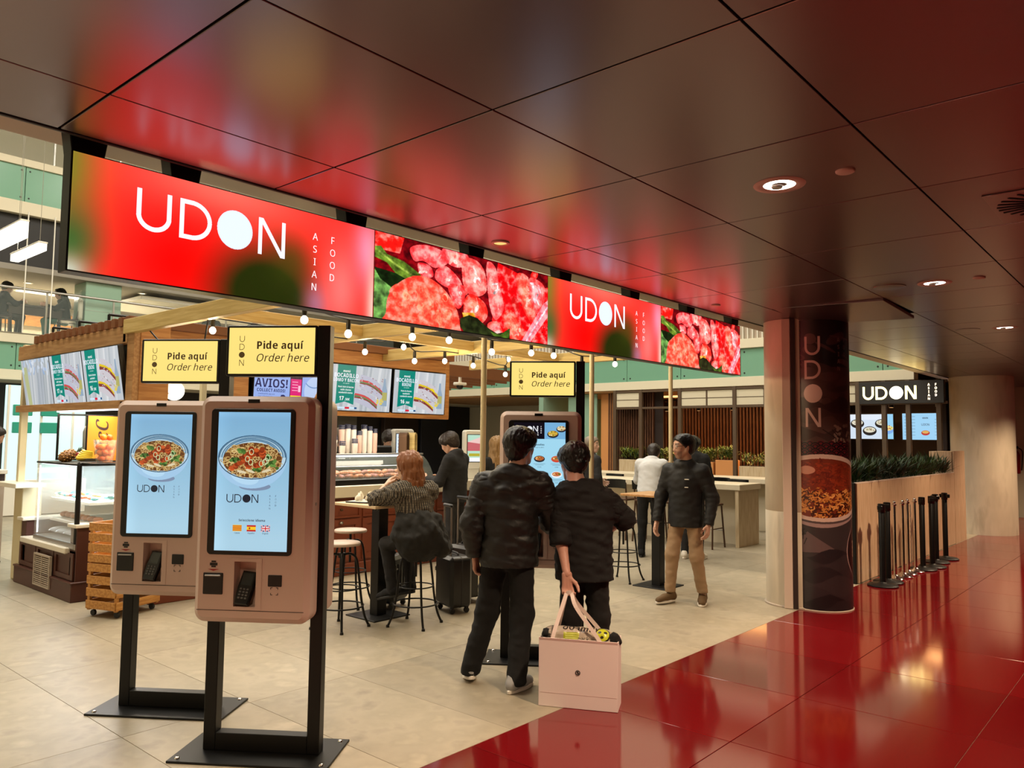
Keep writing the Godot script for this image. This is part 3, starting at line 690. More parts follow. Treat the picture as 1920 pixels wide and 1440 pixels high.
func build_ceiling_fittings() -> void:
	for i in 8:  # the last two, out of view, are added to brighten the far column
		var x := -2.43 + i * 3.03
		var t := thing("downlight", ["downlight in the corridor ceiling beyond the left frame edge", "downlight above the viewer in the corridor ceiling", "largest glowing round downlight, beside a small sensor disc", "second round downlight along the corridor, near the wrapped column", "third round downlight, small and far along the corridor", "round downlight over the end of the planter, far along the corridor", "unseen downlight added to brighten the far column", "last unseen downlight, added to brighten the corridor end"][i], "downlight", Vector3(x, H, -1.46), 0.0, "corridor downlights")
		part(t, "trim_ring", mb().lathe(PackedVector2Array([Vector2(0.085, 0.03), Vector2(0.075, -0.002), Vector2(0.09, -0.006), Vector2(0.118, -0.005), Vector2(0.122, 0.0), Vector2(0.1221, 0.0)]), 36), M.trim_rose)
		part(t, "reflector", mb().lathe(PackedVector2Array([Vector2(0.0, 0.0), Vector2(0.035, 0.0), Vector2(0.076, -0.001)]), 28), M.down_glow)
		part(t, "lamp_core", mb().lathe(PackedVector2Array([Vector2(0.0, -0.008), Vector2(0.024, -0.008), Vector2(0.028, -0.001)]), 20, Transform3D(Basis(), Vector3(0.02, 0, -0.02))), M.steel)
		var l := SpotLight3D.new()
		l.name = "spot_light"
		l.light_energy = 8.0
		l.light_color = Color(1.0, 0.87, 0.72)
		l.spot_angle = 62.0
		l.spot_angle_attenuation = 0.9
		l.spot_range = 20.0
		l.spot_attenuation = 2.0
		l.light_size = 0.07
		l.shadow_enabled = true
		t.add_child(l)
		l.transform = Transform3D(Basis(Vector3.RIGHT, -PI / 2), Vector3(0, -0.03, 0))
	var disc := mb().lathe(PackedVector2Array([Vector2(0.0, -0.010), Vector2(0.036, -0.010), Vector2(0.042, -0.006), Vector2(0.043, 0.0), Vector2(0.0431, 0.0)]), 28)
	single("ceiling_sensor", disc, M.trim_rose, "small pink sensor disc on the ceiling beside the largest downlight", "sensor", Vector3(3.626, H, -1.15))
	single("ceiling_sensor", disc, M.trim_rose, "small sensor disc on the ceiling beyond the second downlight", "sensor", Vector3(6.626, H, -1.152))
	single("ceiling_sensor", disc, M.trim_rose, "flat sensor disc at the ceiling edge over the last banner panels", "sensor", Vector3(6.556, H, -3.247))
	var sp := mb().lathe(PackedVector2Array([Vector2(0.0, -0.006), Vector2(0.10, -0.006), Vector2(0.118, -0.004), Vector2(0.12, 0.0), Vector2(0.1201, 0.0)]), 36)
	single("ceiling_speaker", sp, M.ceiling_metal_b, "round brown speaker cover on the ceiling left of the second downlight", "speaker", Vector3(6.612, H, -1.773))
	single("ceiling_speaker", sp, M.ceiling_metal_b, "round brown speaker cover on the ceiling left of the third downlight", "speaker", Vector3(9.64, H, -1.80))
	var e := thing("emergency_light", "small round emergency light with yellow lens over the food banner panel", "emergency light", Vector3(3.62, H, -3.269))
	part(e, "ring", mb().lathe(PackedVector2Array([Vector2(0.042, -0.003), Vector2(0.044, -0.009), Vector2(0.058, -0.007), Vector2(0.060, 0.0), Vector2(0.0601, 0.0)]), 28), M.trim_rose)
	part(e, "lens", mb().lathe(PackedVector2Array([Vector2(0.0, -0.008), Vector2(0.03, -0.007), Vector2(0.042, -0.003)]), 24), M.amber_lens)
	# swirl air diffuser, radial slots cut in a square plate
	var d := thing("air_diffuser", "swirl air diffuser of dark radial slots in the ceiling by the frame edge", "air diffuser", Vector3(4.72, H - 0.003, -0.46))
	part(d, "plate", bx(Vector3(0, 0.0, 0), Vector3(0.58, 0.006, 0.58), 0.002), M.ceiling_metal)
	for i in 28:
		var an := TAU * i / 28.0
		part(d, "slot_blade", bx(Basis(Vector3.UP, an) * Vector3(0.165, -0.004, 0.03), Vector3(0.20, 0.004, 0.013), 0.0, Basis(Vector3.UP, an)), M.void_black)

# ------------------------------------------------------------------ upper galleries round the atrium and the shops under them
const NZ := -19.0        # front of the long gallery
const EX := 16.0         # front of the cross gallery

func along_x(o: Node, called: String, x0: float, x1: float, y0: float, y1: float, z0: float, z1: float, m: Material, bev := 0.004) -> MeshInstance3D:
	return part(o, called, bx(Vector3((x0 + x1) / 2, (y0 + y1) / 2, (z0 + z1) / 2), Vector3(absf(x1 - x0), absf(y1 - y0), absf(z1 - z0)), bev), m)

func build_galleries() -> void:
	# long gallery: slab, fascia, floor, ceilings
	var g := thing("gallery_slab", "long upper gallery with cream edges across the back of the hall", "gallery", Vector3.ZERO, 0.0, "", "structure")
	along_x(g, "ceiling_below", -5, 21, 2.78, 2.84, NZ - 5, NZ + 0.02, M.cream_wall)
	along_x(g, "lower_edge", -5, EX, 2.80, 3.0, NZ - 0.3, NZ, M.cream_wall)
	along_x(g, "floor_edge", -5, EX, 3.58, 3.78, NZ - 5, NZ + 0.03, M.cream_wall)
	along_x(g, "edge_line", -5, EX, 3.785, 3.80, NZ - 0.02, NZ + 0.05, M.steel)
	along_x(g, "gallery_ceiling", -5, 21, 5.17, 5.3, NZ - 5, NZ - 0.1, M.gallery_ceiling)
	along_x(g, "black_fascia", -5, EX, 5.3, 6.40, NZ - 0.4, NZ - 0.15, M.charcoal)
	along_x(g, "upper_edge", -5, EX, 6.40, 6.68, NZ - 5, NZ, M.cream_wall)
	along_x(g, "top_edge", -5, EX, 7.46, 7.62, NZ - 5, NZ + 0.02, M.cream_wall)
	along_x(g, "back_board", -5, EX, 4.55, 4.95, NZ - 4.75, NZ - 4.70, M.pine_x)
	along_x(g, "shop_front", -5, 21, 0, 2.79, NZ - 1.5, NZ - 1.4, M.shop_dark)
	var gr := "green glass fascia panels of the long gallery"
	for row in 2:
		var y0: float = [3.0, 6.68][row]
		var y1: float = [3.58, 7.46][row]
		var f := thing("trim", ["row of green glass panels along the long gallery floor edge", "row of green glass panels along the topmost gallery edge"][row], "glass panels", Vector3.ZERO, 0.0, gr, "structure")
		for i in 14:
			var x0 := -4.95 + i * 1.5
			along_x(f, "glass_panel", x0 + 0.006, x0 + 1.494, y0, y1, NZ - 0.05, NZ - 0.03, M.green_glass, 0.003)
		var bl := mb()
		for i in 28:
			var x := -4.95 + (i / 2) * 1.5 + (0.08 if i % 2 == 0 else 1.42)
			for yy in [y0 + 0.09, y1 - 0.09]:
				bl.lathe(PackedVector2Array([Vector2(0, 0.012), Vector2(0.016, 0.010), Vector2(0.02, 0.0), Vector2(0.0201, 0.0)]), 8, Transform3D(Basis(Vector3.RIGHT, PI / 2), Vector3(x, yy, NZ - 0.03)))
		part(f, "panel_bolts", bl, M.charcoal)
	# glass balustrades with rails
	for row in 2:
		var yb: float = [3.80, 7.62][row]
		var b := thing("glass_balustrade", ["clear glass balustrade with steel rail before the seated people upstairs", "clear glass balustrade of the topmost gallery"][row], "balustrade", Vector3.ZERO, 0.0, "gallery balustrades")
		for i in 12:
			var x0 := -1.0 + i * 1.42
			along_x(b, "glass_pane", x0, x0 + 1.41, yb, yb + 0.92, NZ + 0.0, NZ + 0.012, M.balustrade_glass, 0.0)
			along_x(b, "rail_post", x0 - 0.02, x0 + 0.02, yb, yb + 0.95, NZ - 0.06, NZ - 0.03, M.steel)
		part(b, "hand_rail", mb().rod(Vector3(-5, yb + 0.97, NZ - 0.03), Vector3(EX, yb + 0.97, NZ - 0.03), 0.03, 10), M.steel)
	# suspended rods and a square green-grey column
	for i in 2:
		single("hanging_rod", mb().rod(Vector3([6.15, 5.62][i], 3.80, NZ + 0.06), Vector3([6.15, 5.62][i], 6.45, NZ + 0.06), 0.014, 8), M.white_metal, ["thin white rod before the gallery, beside the long-haired person", "thin white rod before the gallery at the left picture edge"][i], "rod")
	var c := thing("square_column", "square grey-green glass-clad column on the upper gallery", "column", Vector3(7.35, 3.78, NZ - 0.55), 0.0, "", "structure")
	part(c, "cladding", bx(Vector3(0, 0.70, 0), Vector3(0.80, 1.38, 0.7), 0.01), M.green_glass_pale)
	part(c, "joint", bx(Vector3(0, 0.72, 0.352), Vector3(0.8, 0.006, 0.004)), M.steel)
	for i in 9:
		var x := 5.0 + i * 1.15
		var d := thing("gallery_downlight", "small round downlight in the upper gallery ceiling, %s along the row" % ["first", "second", "third", "fourth", "fifth", "sixth", "seventh", "eighth", "ninth"][i], "downlight", Vector3(x, 5.165, NZ - 0.7 - (i % 3) * 0.8), 0.0, "gallery downlights")
		part(d, "ring", mb().lathe(PackedVector2Array([Vector2(0.07, 0.0), Vector2(0.075, -0.012), Vector2(0.10, -0.01), Vector2(0.105, 0.0), Vector2(0.1051, 0.0)]), 16), M.white_metal)
		part(d, "lamp_face", mb().lathe(PackedVector2Array([Vector2(0.0, -0.006), Vector2(0.07, -0.004)]), 16), M.bulb_soft)
	# suspended linear lights in the hall
	for i in 2:
		var d := thing("linear_light", ["larger suspended linear light box at the left picture edge", "smaller suspended linear light box left of the banner"][i], "linear light", [Vector3(3.40, 4.35, -12.45), Vector3(3.40, 4.0, -11.4)][i], 0.0, "suspended linear lights")
		var ln: float = [1.7, 1.06][i]
		part(d, "diffuser", bx(Vector3(0, 0, 0), Vector3(0.10, [0.22, 0.09][i], ln), 0.004), M.tube_glow)
		part(d, "housing", bx(Vector3(0, [0.12, 0.055][i], 0), Vector3(0.11, 0.02, ln + 0.02), 0.003), M.white_metal)
		for s in [-1, 1]: part(d, "cable", mb().rod(Vector3(0, 0.1, s * ln * 0.4), Vector3(0, 6.6, s * ln * 0.4), 0.003, 6), M.steel)
		area(d, "area_light", Vector3(0, -0.13, 0), Vector2(0.1, ln), 1.2, Color(1.0, 0.95, 0.85), Basis(Vector3.RIGHT, -PI / 2))
	# screens between the gallery and the ceiling of the hall: pale dropped soffits
	for i in 3:
		single("soffit_board", bx(Vector3(9.4 + i * 2.6, 5.02 + (i % 2) * 0.06, NZ - 1.6 - i * 0.3), Vector3(2.2, 0.10, 2.4), 0.01), M.white_metal, "pale dropped ceiling board over the upper gallery tables, %s from the column" % ["first", "second", "third"][i], "ceiling board", Vector3.ZERO, 0.0, "dropped gallery boards")
	# gallery tables and chairs
	var tb := thing("long_table", "long dark table on the upper gallery with seated people", "table", Vector3(6.12, 3.78, -20.15), 0.0)
	part(tb, "table_top", bx(Vector3(0, 0.74, 0), Vector3(1.2, 0.05, 0.8), 0.006), M.table_dark)
	part(tb, "apron", bx(Vector3(0, 0.64, 0.36), Vector3(1.1, 0.22, 0.03), 0.004), M.table_dark)
	for s in [[-0.5, -0.34], [0.5, -0.34], [0.5, 0.34], [-0.5, 0.34]]:
		part(tb, "leg", bx(Vector3(s[0], 0.36, s[1]), Vector3(0.06, 0.72, 0.06), 0.004), M.table_dark)
	var ch := make_gallery_chair("dark shell chair with a pale patterned coat over its back, upstairs")
	ch.position = Vector3(6.68, 3.78, -19.44)
	ch.rotation.y = -1.9
	var coat := mb()
	coat.prism(rounded(0.46, 0.50, 0.08, 5), -0.05, 0.05, 0.03, Transform3D(Basis(), Vector3(0, 0.72, -0.24)))
	part(ch, "draped_coat", coat, M.pale_cloth)
	dup(ch, Vector3(9.6, 3.78, -20.6), -0.4, "dark shell chair with a pale coat upstairs, right of the column").get_node("draped_coat").free()
	# cross gallery over the noodle restaurant
	var e := thing("gallery_slab", "cross gallery with cream edges over the restaurant front", "gallery", Vector3.ZERO, 0.0, "", "structure")
	var ez := func(called: String, y0: float, y1: float, x0: float, x1: float, m: Material): along_x(e, called, x0, x1, y0, y1, -3.9, NZ, m)
	ez.call("lower_edge", 2.84, 3.04, EX, EX + 0.3, M.cream_wall)
	ez.call("upper_edge", 3.66, 3.86, EX - 0.03, EX + 0.3, M.cream_wall)
	ez.call("floor_plate", 3.70, 3.84, EX + 0.1, 21.0, M.cream_wall)
	ez.call("shop_ceiling", 2.80, 2.86, EX + 0.05, 21.0, M.oak_z)
	ez.call("gallery_ceiling", 5.0, 5.1, EX + 0.4, 21.0, M.cream_wall)
	ez.call("gallery_front", 5.0, 9.5, EX + 0.3, EX + 0.4, M.cream_wall)
	var f := thing("trim", "row of green glass panels along the cross gallery edge above the restaurant", "glass panels", Vector3.ZERO, 0.0, gr, "structure")
	var bl := mb()
	for i in 11:
		var z1 := -3.0 - i * 1.455
		part(f, "glass_panel", bx(Vector3(EX + 0.04, 3.35, z1 - 0.7275), Vector3(0.02, 0.62, 1.443), 0.003), M.green_glass)
		for s in [0.09, 1.365]:
			for yy in [3.12, 3.58]:
				bl.lathe(PackedVector2Array([Vector2(0, 0.012), Vector2(0.016, 0.010), Vector2(0.02, 0.0), Vector2(0.0201, 0.0)]), 8, Transform3D(Basis(Vector3(0, 0, 1), PI / 2), Vector3(EX + 0.03, yy, z1 - s)))
	part(f, "panel_bolts", bl, M.charcoal)
	var lv := thing("louvre", "white louvre of upright blades over the cross gallery, past the banner end", "louvre", Vector3.ZERO)
	along_x(lv, "backing", EX + 0.10, EX + 0.12, 3.87, 4.20, -4.0, -18.0, M.soffit_paint)
	for i in 120: part(lv, "blade", bx(Vector3(EX + 0.06, 4.03, -5.0 - i * 0.11), Vector3(0.05, 0.32, 0.02), 0.003), M.white_metal)

func make_gallery_chair(label: String) -> Node3D:
	var t := thing("shell_chair", label, "chair", Vector3.ZERO, 0.0, "gallery chairs")
	part(t, "seat", mb().prism(rounded(0.44, 0.42, 0.06), -0.02, 0.02, 0.008, Transform3D(Basis(Vector3.RIGHT, -PI / 2), Vector3(0, 0.45, 0))), M.table_dark)
	part(t, "backrest", mb().prism(rounded(0.42, 0.36, 0.06), -0.015, 0.015, 0.006, Transform3D(Basis(Vector3.RIGHT, -0.18), Vector3(0, 0.68, -0.21))), M.table_dark)
	for s in [[-0.18, -0.18], [0.18, -0.18], [0.18, 0.18], [-0.18, 0.18]]:
		part(t, "leg", mb().rod(Vector3(s[0] * 1.1, 0.0, s[1] * 1.1), Vector3(s[0], 0.44, s[1]), 0.012, 8), M.black_metal)
	return t

# ------------------------------------------------------------------ the noodle restaurant under the cross gallery
func food_board(sd: int) -> Image:
	var p := Pic.new(480, 270, Color(0.60, 0.80, 0.93) if sd != 1 else Color(0.80, 0.86, 0.92))
	var rng := RandomNumberGenerator.new()
	rng.seed = sd
	if sd == 1:
		p.rect(0, 0, 480, 60, Color(0.86, 0.90, 0.95))
		for i in 3:
			var c := Vector2(90 + i * 135, 95 + (i % 2) * 80)
			p.ell(c.x, c.y + 8, 76, 50, Color(0.08, 0.08, 0.10)); p.ell(c.x, c.y - 4, 62, 30, Color(0.86, 0.84, 0.76))
			for k in 18: p.ell(c.x + rng.randfn() * 24, c.y - 4 + rng.randfn() * 10, 6, 4, Color(0.70, 0.72, 0.50).lerp(Color(0.45, 0.30, 0.18), rng.randf()))
		p.rect(360, 0, 120, 270, Color(0.58, 0.80, 0.93))
		p.ell(420, 170, 66, 46, Color(0.48, 0.66, 0.90)); p.ell(420, 152, 60, 28, Color(0.88, 0.82, 0.56))
		for k in 26: p.ell(420 + rng.randfn() * 24, 150 + rng.randfn() * 10, 6, 5, [Color(0.72, 0.22, 0.14), Color(0.40, 0.56, 0.20), Color(0.95, 0.86, 0.40)][k % 3])
	else:
		for r in 7: p.rect(20, 30 + r * 32, 120, 4, Color(0.40, 0.52, 0.60))
		p.text(250, 40, "UDON", 16, Color(0.1, 0.1, 0.14), true, 0)
		p.text(250, 104, "UDON", 22, Color(0.1, 0.1, 0.14), false, 0)
		p.ell(250, 200, 46, 26, Color(0.72, 0.22, 0.20)); p.ell(250, 192, 36, 15, Color(0.85, 0.66, 0.36))
		for r in 6: p.rect(350, 60 + r * 32, 90, 4, Color(0.40, 0.52, 0.60))
		p.ell(430, 60, 40, 22, Color(0.2, 0.2, 0.24)); p.ell(430, 54, 32, 14, Color(0.80, 0.60, 0.30))
	return p.im

func build_restaurant() -> void:
	# shell
	var s := thing("restaurant_shell", "brown walls and ceiling of the noodle restaurant", "wall", Vector3.ZERO, 0.0, "", "structure")
	along_x(s, "back_wall", 20.2, 20.35, 0, 2.8, -3.6, -14.0, M.slat_dark)
	along_x(s, "end_wall", EX, 20.3, 0, 2.8, -13.0, -12.85, M.green_glass_pale)
	along_x(s, "near_wall", EX + 0.6, 20.3, 0, 2.8, -3.62, -3.5, M.slat_dark)
	# timber frame of the front
	var fr := thing("timber_front", "dark timber shopfront frame with paper screens under the gallery", "shopfront", Vector3.ZERO)
	for z in [-3.50, -4.02, -4.45, -4.93, -6.2, -7.51, -8.85, -9.89, -10.62]:
		part(fr, "post", bx(Vector3(EX + 0.05, 1.42, z), Vector3(0.09, 2.84, 0.085), 0.006), M.timber_grey)
	for y in [2.80, 2.40]:
		part(fr, "rail", bx(Vector3(EX + 0.05, y, -7.0), Vector3(0.07, 0.05, 7.3), 0.005), M.timber_grey)
	for q in [[-10.58, -9.93], [-8.81, -8.20], [-8.16, -7.55], [-7.47, -6.86], [-6.82, -6.24], [-6.16, -5.6], [-5.56, -4.97]]:
		for r in 2:
			part(fr, "paper_screen", bx(Vector3(EX + 0.05, 2.515 + r * 0.175, (q[0] + q[1]) / 2), Vector3(0.02, 0.165, q[1] - q[0]), 0.003), M.paper)
		part(fr, "muntin", bx(Vector3(EX + 0.05, 2.602, (q[0] + q[1]) / 2), Vector3(0.03, 0.012, q[1] - q[0])), M.timber_grey)
		part(fr, "muntin", bx(Vector3(EX + 0.05, 2.60, q[1] + 0.02), Vector3(0.04, 0.38, 0.03)), M.timber_grey)
	# walls of upright slats
	var sl := thing("slat_screen", "tall brown screen of upright timber slats at the left of the restaurant front", "slat screen", Vector3.ZERO)
	part(sl, "backing", bx(Vector3(EX + 0.42, 1.40, -10.3), Vector3(0.03, 2.8, 1.6)), M.slat_dark)
	for i in 20: part(sl, "slat", bx(Vector3(EX + 0.36, 1.40, -11.0 + i * 0.066), Vector3(0.07, 2.8, 0.036), 0.004), M.slat_wood)
	sl = thing("slat_screen", "long dark screen of upright timber slats deep inside the restaurant", "slat screen", Vector3.ZERO)
	part(sl, "backing", bx(Vector3(19.42, 1.40, -9.3), Vector3(0.03, 2.8, 6.2)), M.slat_dark)
	for i in 66: part(sl, "slat", bx(Vector3(19.36, 1.40, -12.3 + i * 0.092), Vector3(0.07, 2.8, 0.045), 0.004), M.slat_wood)
	single("orange_pier", bx(Vector3(EX + 0.5, 1.4, -11.05), Vector3(0.3, 2.8, 0.42), 0.01), M.orange_light_tint, "wall pier coloured orange as if lit, left of the slat screen", "wall pier")
	single("glass_partition", bx(Vector3(EX + 0.25, 1.4, -11.75), Vector3(0.04, 2.78, 0.9), 0.005), M.green_glass_pale, "pale grey-green glass partition left of the orange pier", "partition")
	# warm interior lamps: a track with black spots
	var tr := thing("spot_track", "black ceiling track of warm spotlights inside the restaurant", "track light", Vector3.ZERO)
	part(tr, "track", bx(Vector3(17.0, 2.62, -7.2), Vector3(0.04, 0.03, 7.6), 0.004), M.black_metal)
	for i in 9:
		var hd := part(tr, "spot_head", mb().lathe(PackedVector2Array([Vector2(0.0, 0.0), Vector2(0.05, 0.0), Vector2(0.05, 0.20), Vector2(0.03, 0.22), Vector2(0.0, 0.22)]), 14, Transform3D(Basis(), Vector3(17.0, 2.36, -10.6 + i * 0.86))), M.black_metal)
		part(hd, "lamp_face", mb().lathe(PackedVector2Array([Vector2(0.0, -0.003), Vector2(0.04, -0.003)]), 12, Transform3D(Basis(), Vector3(17.0, 2.36, -10.6 + i * 0.86))), M.warm_strip)
		if i % 2 == 0:
			var l := SpotLight3D.new()
			l.name = "spot_light"
			l.light_energy = 5.0
			l.light_color = Color(1.0, 0.76, 0.50)
			l.spot_angle = 65.0
			l.spot_range = 14.0
			l.spot_attenuation = 2.0
			l.light_size = 0.05
			l.shadow_enabled = true
			tr.add_child(l, true)
			l.transform = Transform3D(Basis(Vector3.RIGHT, -PI / 2), Vector3(17.0, 2.33, -10.6 + i * 0.86))
	var cp := thing("warm_ceiling_panel", "glowing orange ceiling band inside the restaurant", "ceiling light", Vector3(18.2, 2.79, -7.4))
	part(cp, "diffuser", bx(Vector3.ZERO, Vector3(0.5, 0.02, 7.0), 0.002), M.warm_strip)
	area(cp, "area_light", Vector3(0, -0.03, 0), Vector2(0.5, 7.0), 6.0, Color(1.0, 0.74, 0.46), Basis(Vector3.RIGHT, -PI / 2))
	# planters standing in the front
	for i in 5:
		var q: Array = [[-10.54, -9.94, 1.17, M.pale_wood_y, "pale wooden planter box with yellow-green plants by the slat screen"], [-9.82, -8.95, 1.16, M.orange_light_tint, "orange-lit planter box with yellow-green plants behind the white-shirted person"], [-8.55, -8.05, 1.17, M.orange_light_tint, "narrow orange-lit planter box behind the man in black"], [-8.0, -7.58, 1.22, M.orange_light_tint, "orange-lit planter box with yellow-green plants right of the man in black"], [-7.45, -6.2, 1.10, M.pale_wood_y, "wide planter box with yellow-green plants beside the white column"]][i]
		var t := thing("planter_box", q[4], "planter", Vector3(EX + 0.25, 0, (q[0] + q[1]) / 2), 0.0, "planters in the restaurant front")
		part(t, "box", bx(Vector3(0, q[2] / 2, 0), Vector3(0.34, q[2], q[1] - q[0]), 0.008), q[3])
		part(t, "soil", bx(Vector3(0, q[2] + 0.002, 0), Vector3(0.28, 0.01, q[1] - q[0] - 0.06)), M.void_black)
		var fo := part(t, "foliage", leaf_mass(Vector3(0, q[2], 0), Vector3(0.16, 0.36, (q[1] - q[0]) / 2 - 0.02), 260, 0.16, 0.026, 50 + i), M.leaf_lit_tone)
		fo.set_meta("kind", "stuff")
		var fb := part(t, "foliage", leaf_mass(Vector3(0, q[2], 0), Vector3(0.16, 0.30, (q[1] - q[0]) / 2 - 0.02), 180, 0.16, 0.026, 60 + i), M.leaf_b)
		fb.set_meta("kind", "stuff")
	# menu screens on the back wall
	var mm := [shown("menu_board_a", food_board(1), 0.7), shown("menu_board_b", food_board(2), 0.7)]
	for i in 3:
		var z0: float = [-6.20, -5.02, -3.95][i]
		var w: float = [0.98, 0.92, 0.35][i]
		var t := thing("menu_screen", ["menu screen with black bowls seen above the planter, nearest the wrapped column", "menu screen with text rows seen above the planter, under the lit letters", "tall narrow bright screen beside the far column"][i], "screen", Vector3(19.5, 2.02, z0 + w / 2), -PI / 2, "menu screens in the restaurant")
		var hh: float = [0.58, 0.60, 0.95][i]
		part(t, "casing", bx(Vector3(0, 0, -0.03), Vector3(w + 0.05, hh + 0.05, 0.05), 0.005), M.black_plastic)
		var sq := mb()
		sq.quad(Vector3(-w / 2, hh / 2, 0.0), Vector3(w / 2, hh / 2, 0.0), Vector3(w / 2, -hh / 2, 0.0), Vector3(-w / 2, -hh / 2, 0.0))
		part(t, "screen", sq, mm[mini(i, 1)])
		part(t, "wall_arm", bx(Vector3(0, 0, -0.40), Vector3(0.08, 0.08, 0.70)), M.black_metal)
	# lit shop sign
	var p := Pic.new(900, 250, Color(0.030, 0.026, 0.026))
	var lit := Color(1.0, 0.93, 0.62)
	p.logo(40, 52, 152, lit, 0.165, 0.0, Color(1.0, 0.97, 0.82))
	p.column(752, 34, "ASIAN", 27, 39, Color(1.0, 0.90, 0.74), true)
	p.column(824, 34, "FOOD", 27, 39, Color(1.0, 0.90, 0.74), true)
	var t := thing("shop_sign", "dark shop sign with glowing cream letters under the gallery at the corridor edge", "sign", Vector3(EX - 0.05, 2.602, -4.14), -PI / 2)
	part(t, "sign_box", bx(Vector3(0, 0, -0.06), Vector3(1.49, 0.43, 0.10), 0.006), M.charcoal)
	var q := mb()
	q.quad(Vector3(-0.74, 0.21, -0.008), Vector3(0.74, 0.21, -0.008), Vector3(0.74, -0.21, -0.008), Vector3(-0.74, -0.21, -0.008))
	part(t, "sign_face", q, shown("sign_face", p.im, 2.4, 0.4))
	area(t, "area_light", Vector3(-0.1, 0.02, 0.03), Vector2(1.1, 0.2), 0.15, Color(1.0, 0.84, 0.5), Basis(Vector3.UP, PI))
	# service door and extinguisher at the corridor's end
	var dr := thing("door_1", "grey-green service door at the end of the corridor", "door", Vector3(20.98, 0, -1.9), 0.0, "", "structure")
	part(dr, "leaf", bx(Vector3(0, 1.05, 0), Vector3(0.06, 2.1, 1.5), 0.01), M.door_green)
	part(dr, "frame", bx(Vector3(0.0, 2.16, 0), Vector3(0.08, 0.12, 1.7), 0.01), M.charcoal)
	var ex := thing("fire_extinguisher", "red fire extinguisher on the wall beside the far column", "fire extinguisher", Vector3(20.6, 0.98, -2.98))
	part(ex, "cylinder", mb().lathe(PackedVector2Array([Vector2(0, 0), Vector2(0.085, 0.01), Vector2(0.09, 0.05), Vector2(0.09, 0.42), Vector2(0.06, 0.49), Vector2(0.025, 0.52), Vector2(0.02, 0.56), Vector2(0, 0.56)]), 20), M.extinguisher_red)
	part(ex, "valve", bx(Vector3(0, 0.59, 0), Vector3(0.05, 0.06, 0.12), 0.01), M.black_metal)
	part(ex, "hose", mb().tube(curve([Vector3(0, 0.58, 0.06), Vector3(0, 0.50, 0.13), Vector3(0, 0.25, 0.12), Vector3(0, 0.08, 0.105)]), 0.012, 8), M.black_plastic)
	part(ex, "wall_hook", bx(Vector3(0.25, 0.4, 0), Vector3(0.42, 0.04, 0.06)), M.black_metal)

# curved blades scattered through a box-shaped mass, each bent outward
func leaf_mass(at: Vector3, half: Vector3, count: int, ln: float, wd: float, sd: int) -> MB:
	var rng := RandomNumberGenerator.new()
	rng.seed = sd
	var m := mb()
	for i in count:
		var b := at + Vector3(rng.randf_range(-half.x, half.x), rng.randf() ** 0.8 * half.y * 0.7, rng.randf_range(-half.z, half.z))
		var a := rng.randf() * TAU
		var out := Vector3(cos(a), rng.randf_range(0.3, 1.5), sin(a)).normalized()
		var l := ln * rng.randf_range(0.6, 1.25)
		blade(m, b, out, l, wd * rng.randf_range(0.7, 1.2), rng.randf_range(0.15, 0.5))
	return m

func blade(m: MB, b: Vector3, out: Vector3, l: float, w: float, droop: float) -> void:
	var sd := out.cross(Vector3.UP).normalized() * w / 2
	var mid := b + out * l * 0.5 + Vector3(0, -droop * l * 0.08, 0)
	var tip := b + out * l + Vector3(0, -droop * l * 0.55, 0)
	var nn := sd.cross(out).normalized()
	if nn.y < 0: nn = -nn
	var s := m.v.size()
	m.vert(b, nn); m.vert(mid + sd, (nn + sd.normalized() * 0.3).normalized()); m.vert(mid - sd, (nn - sd.normalized() * 0.3).normalized()); m.vert(tip, nn)
	m.face(s, s + 1, s + 2); m.face(s + 1, s + 3, s + 2)

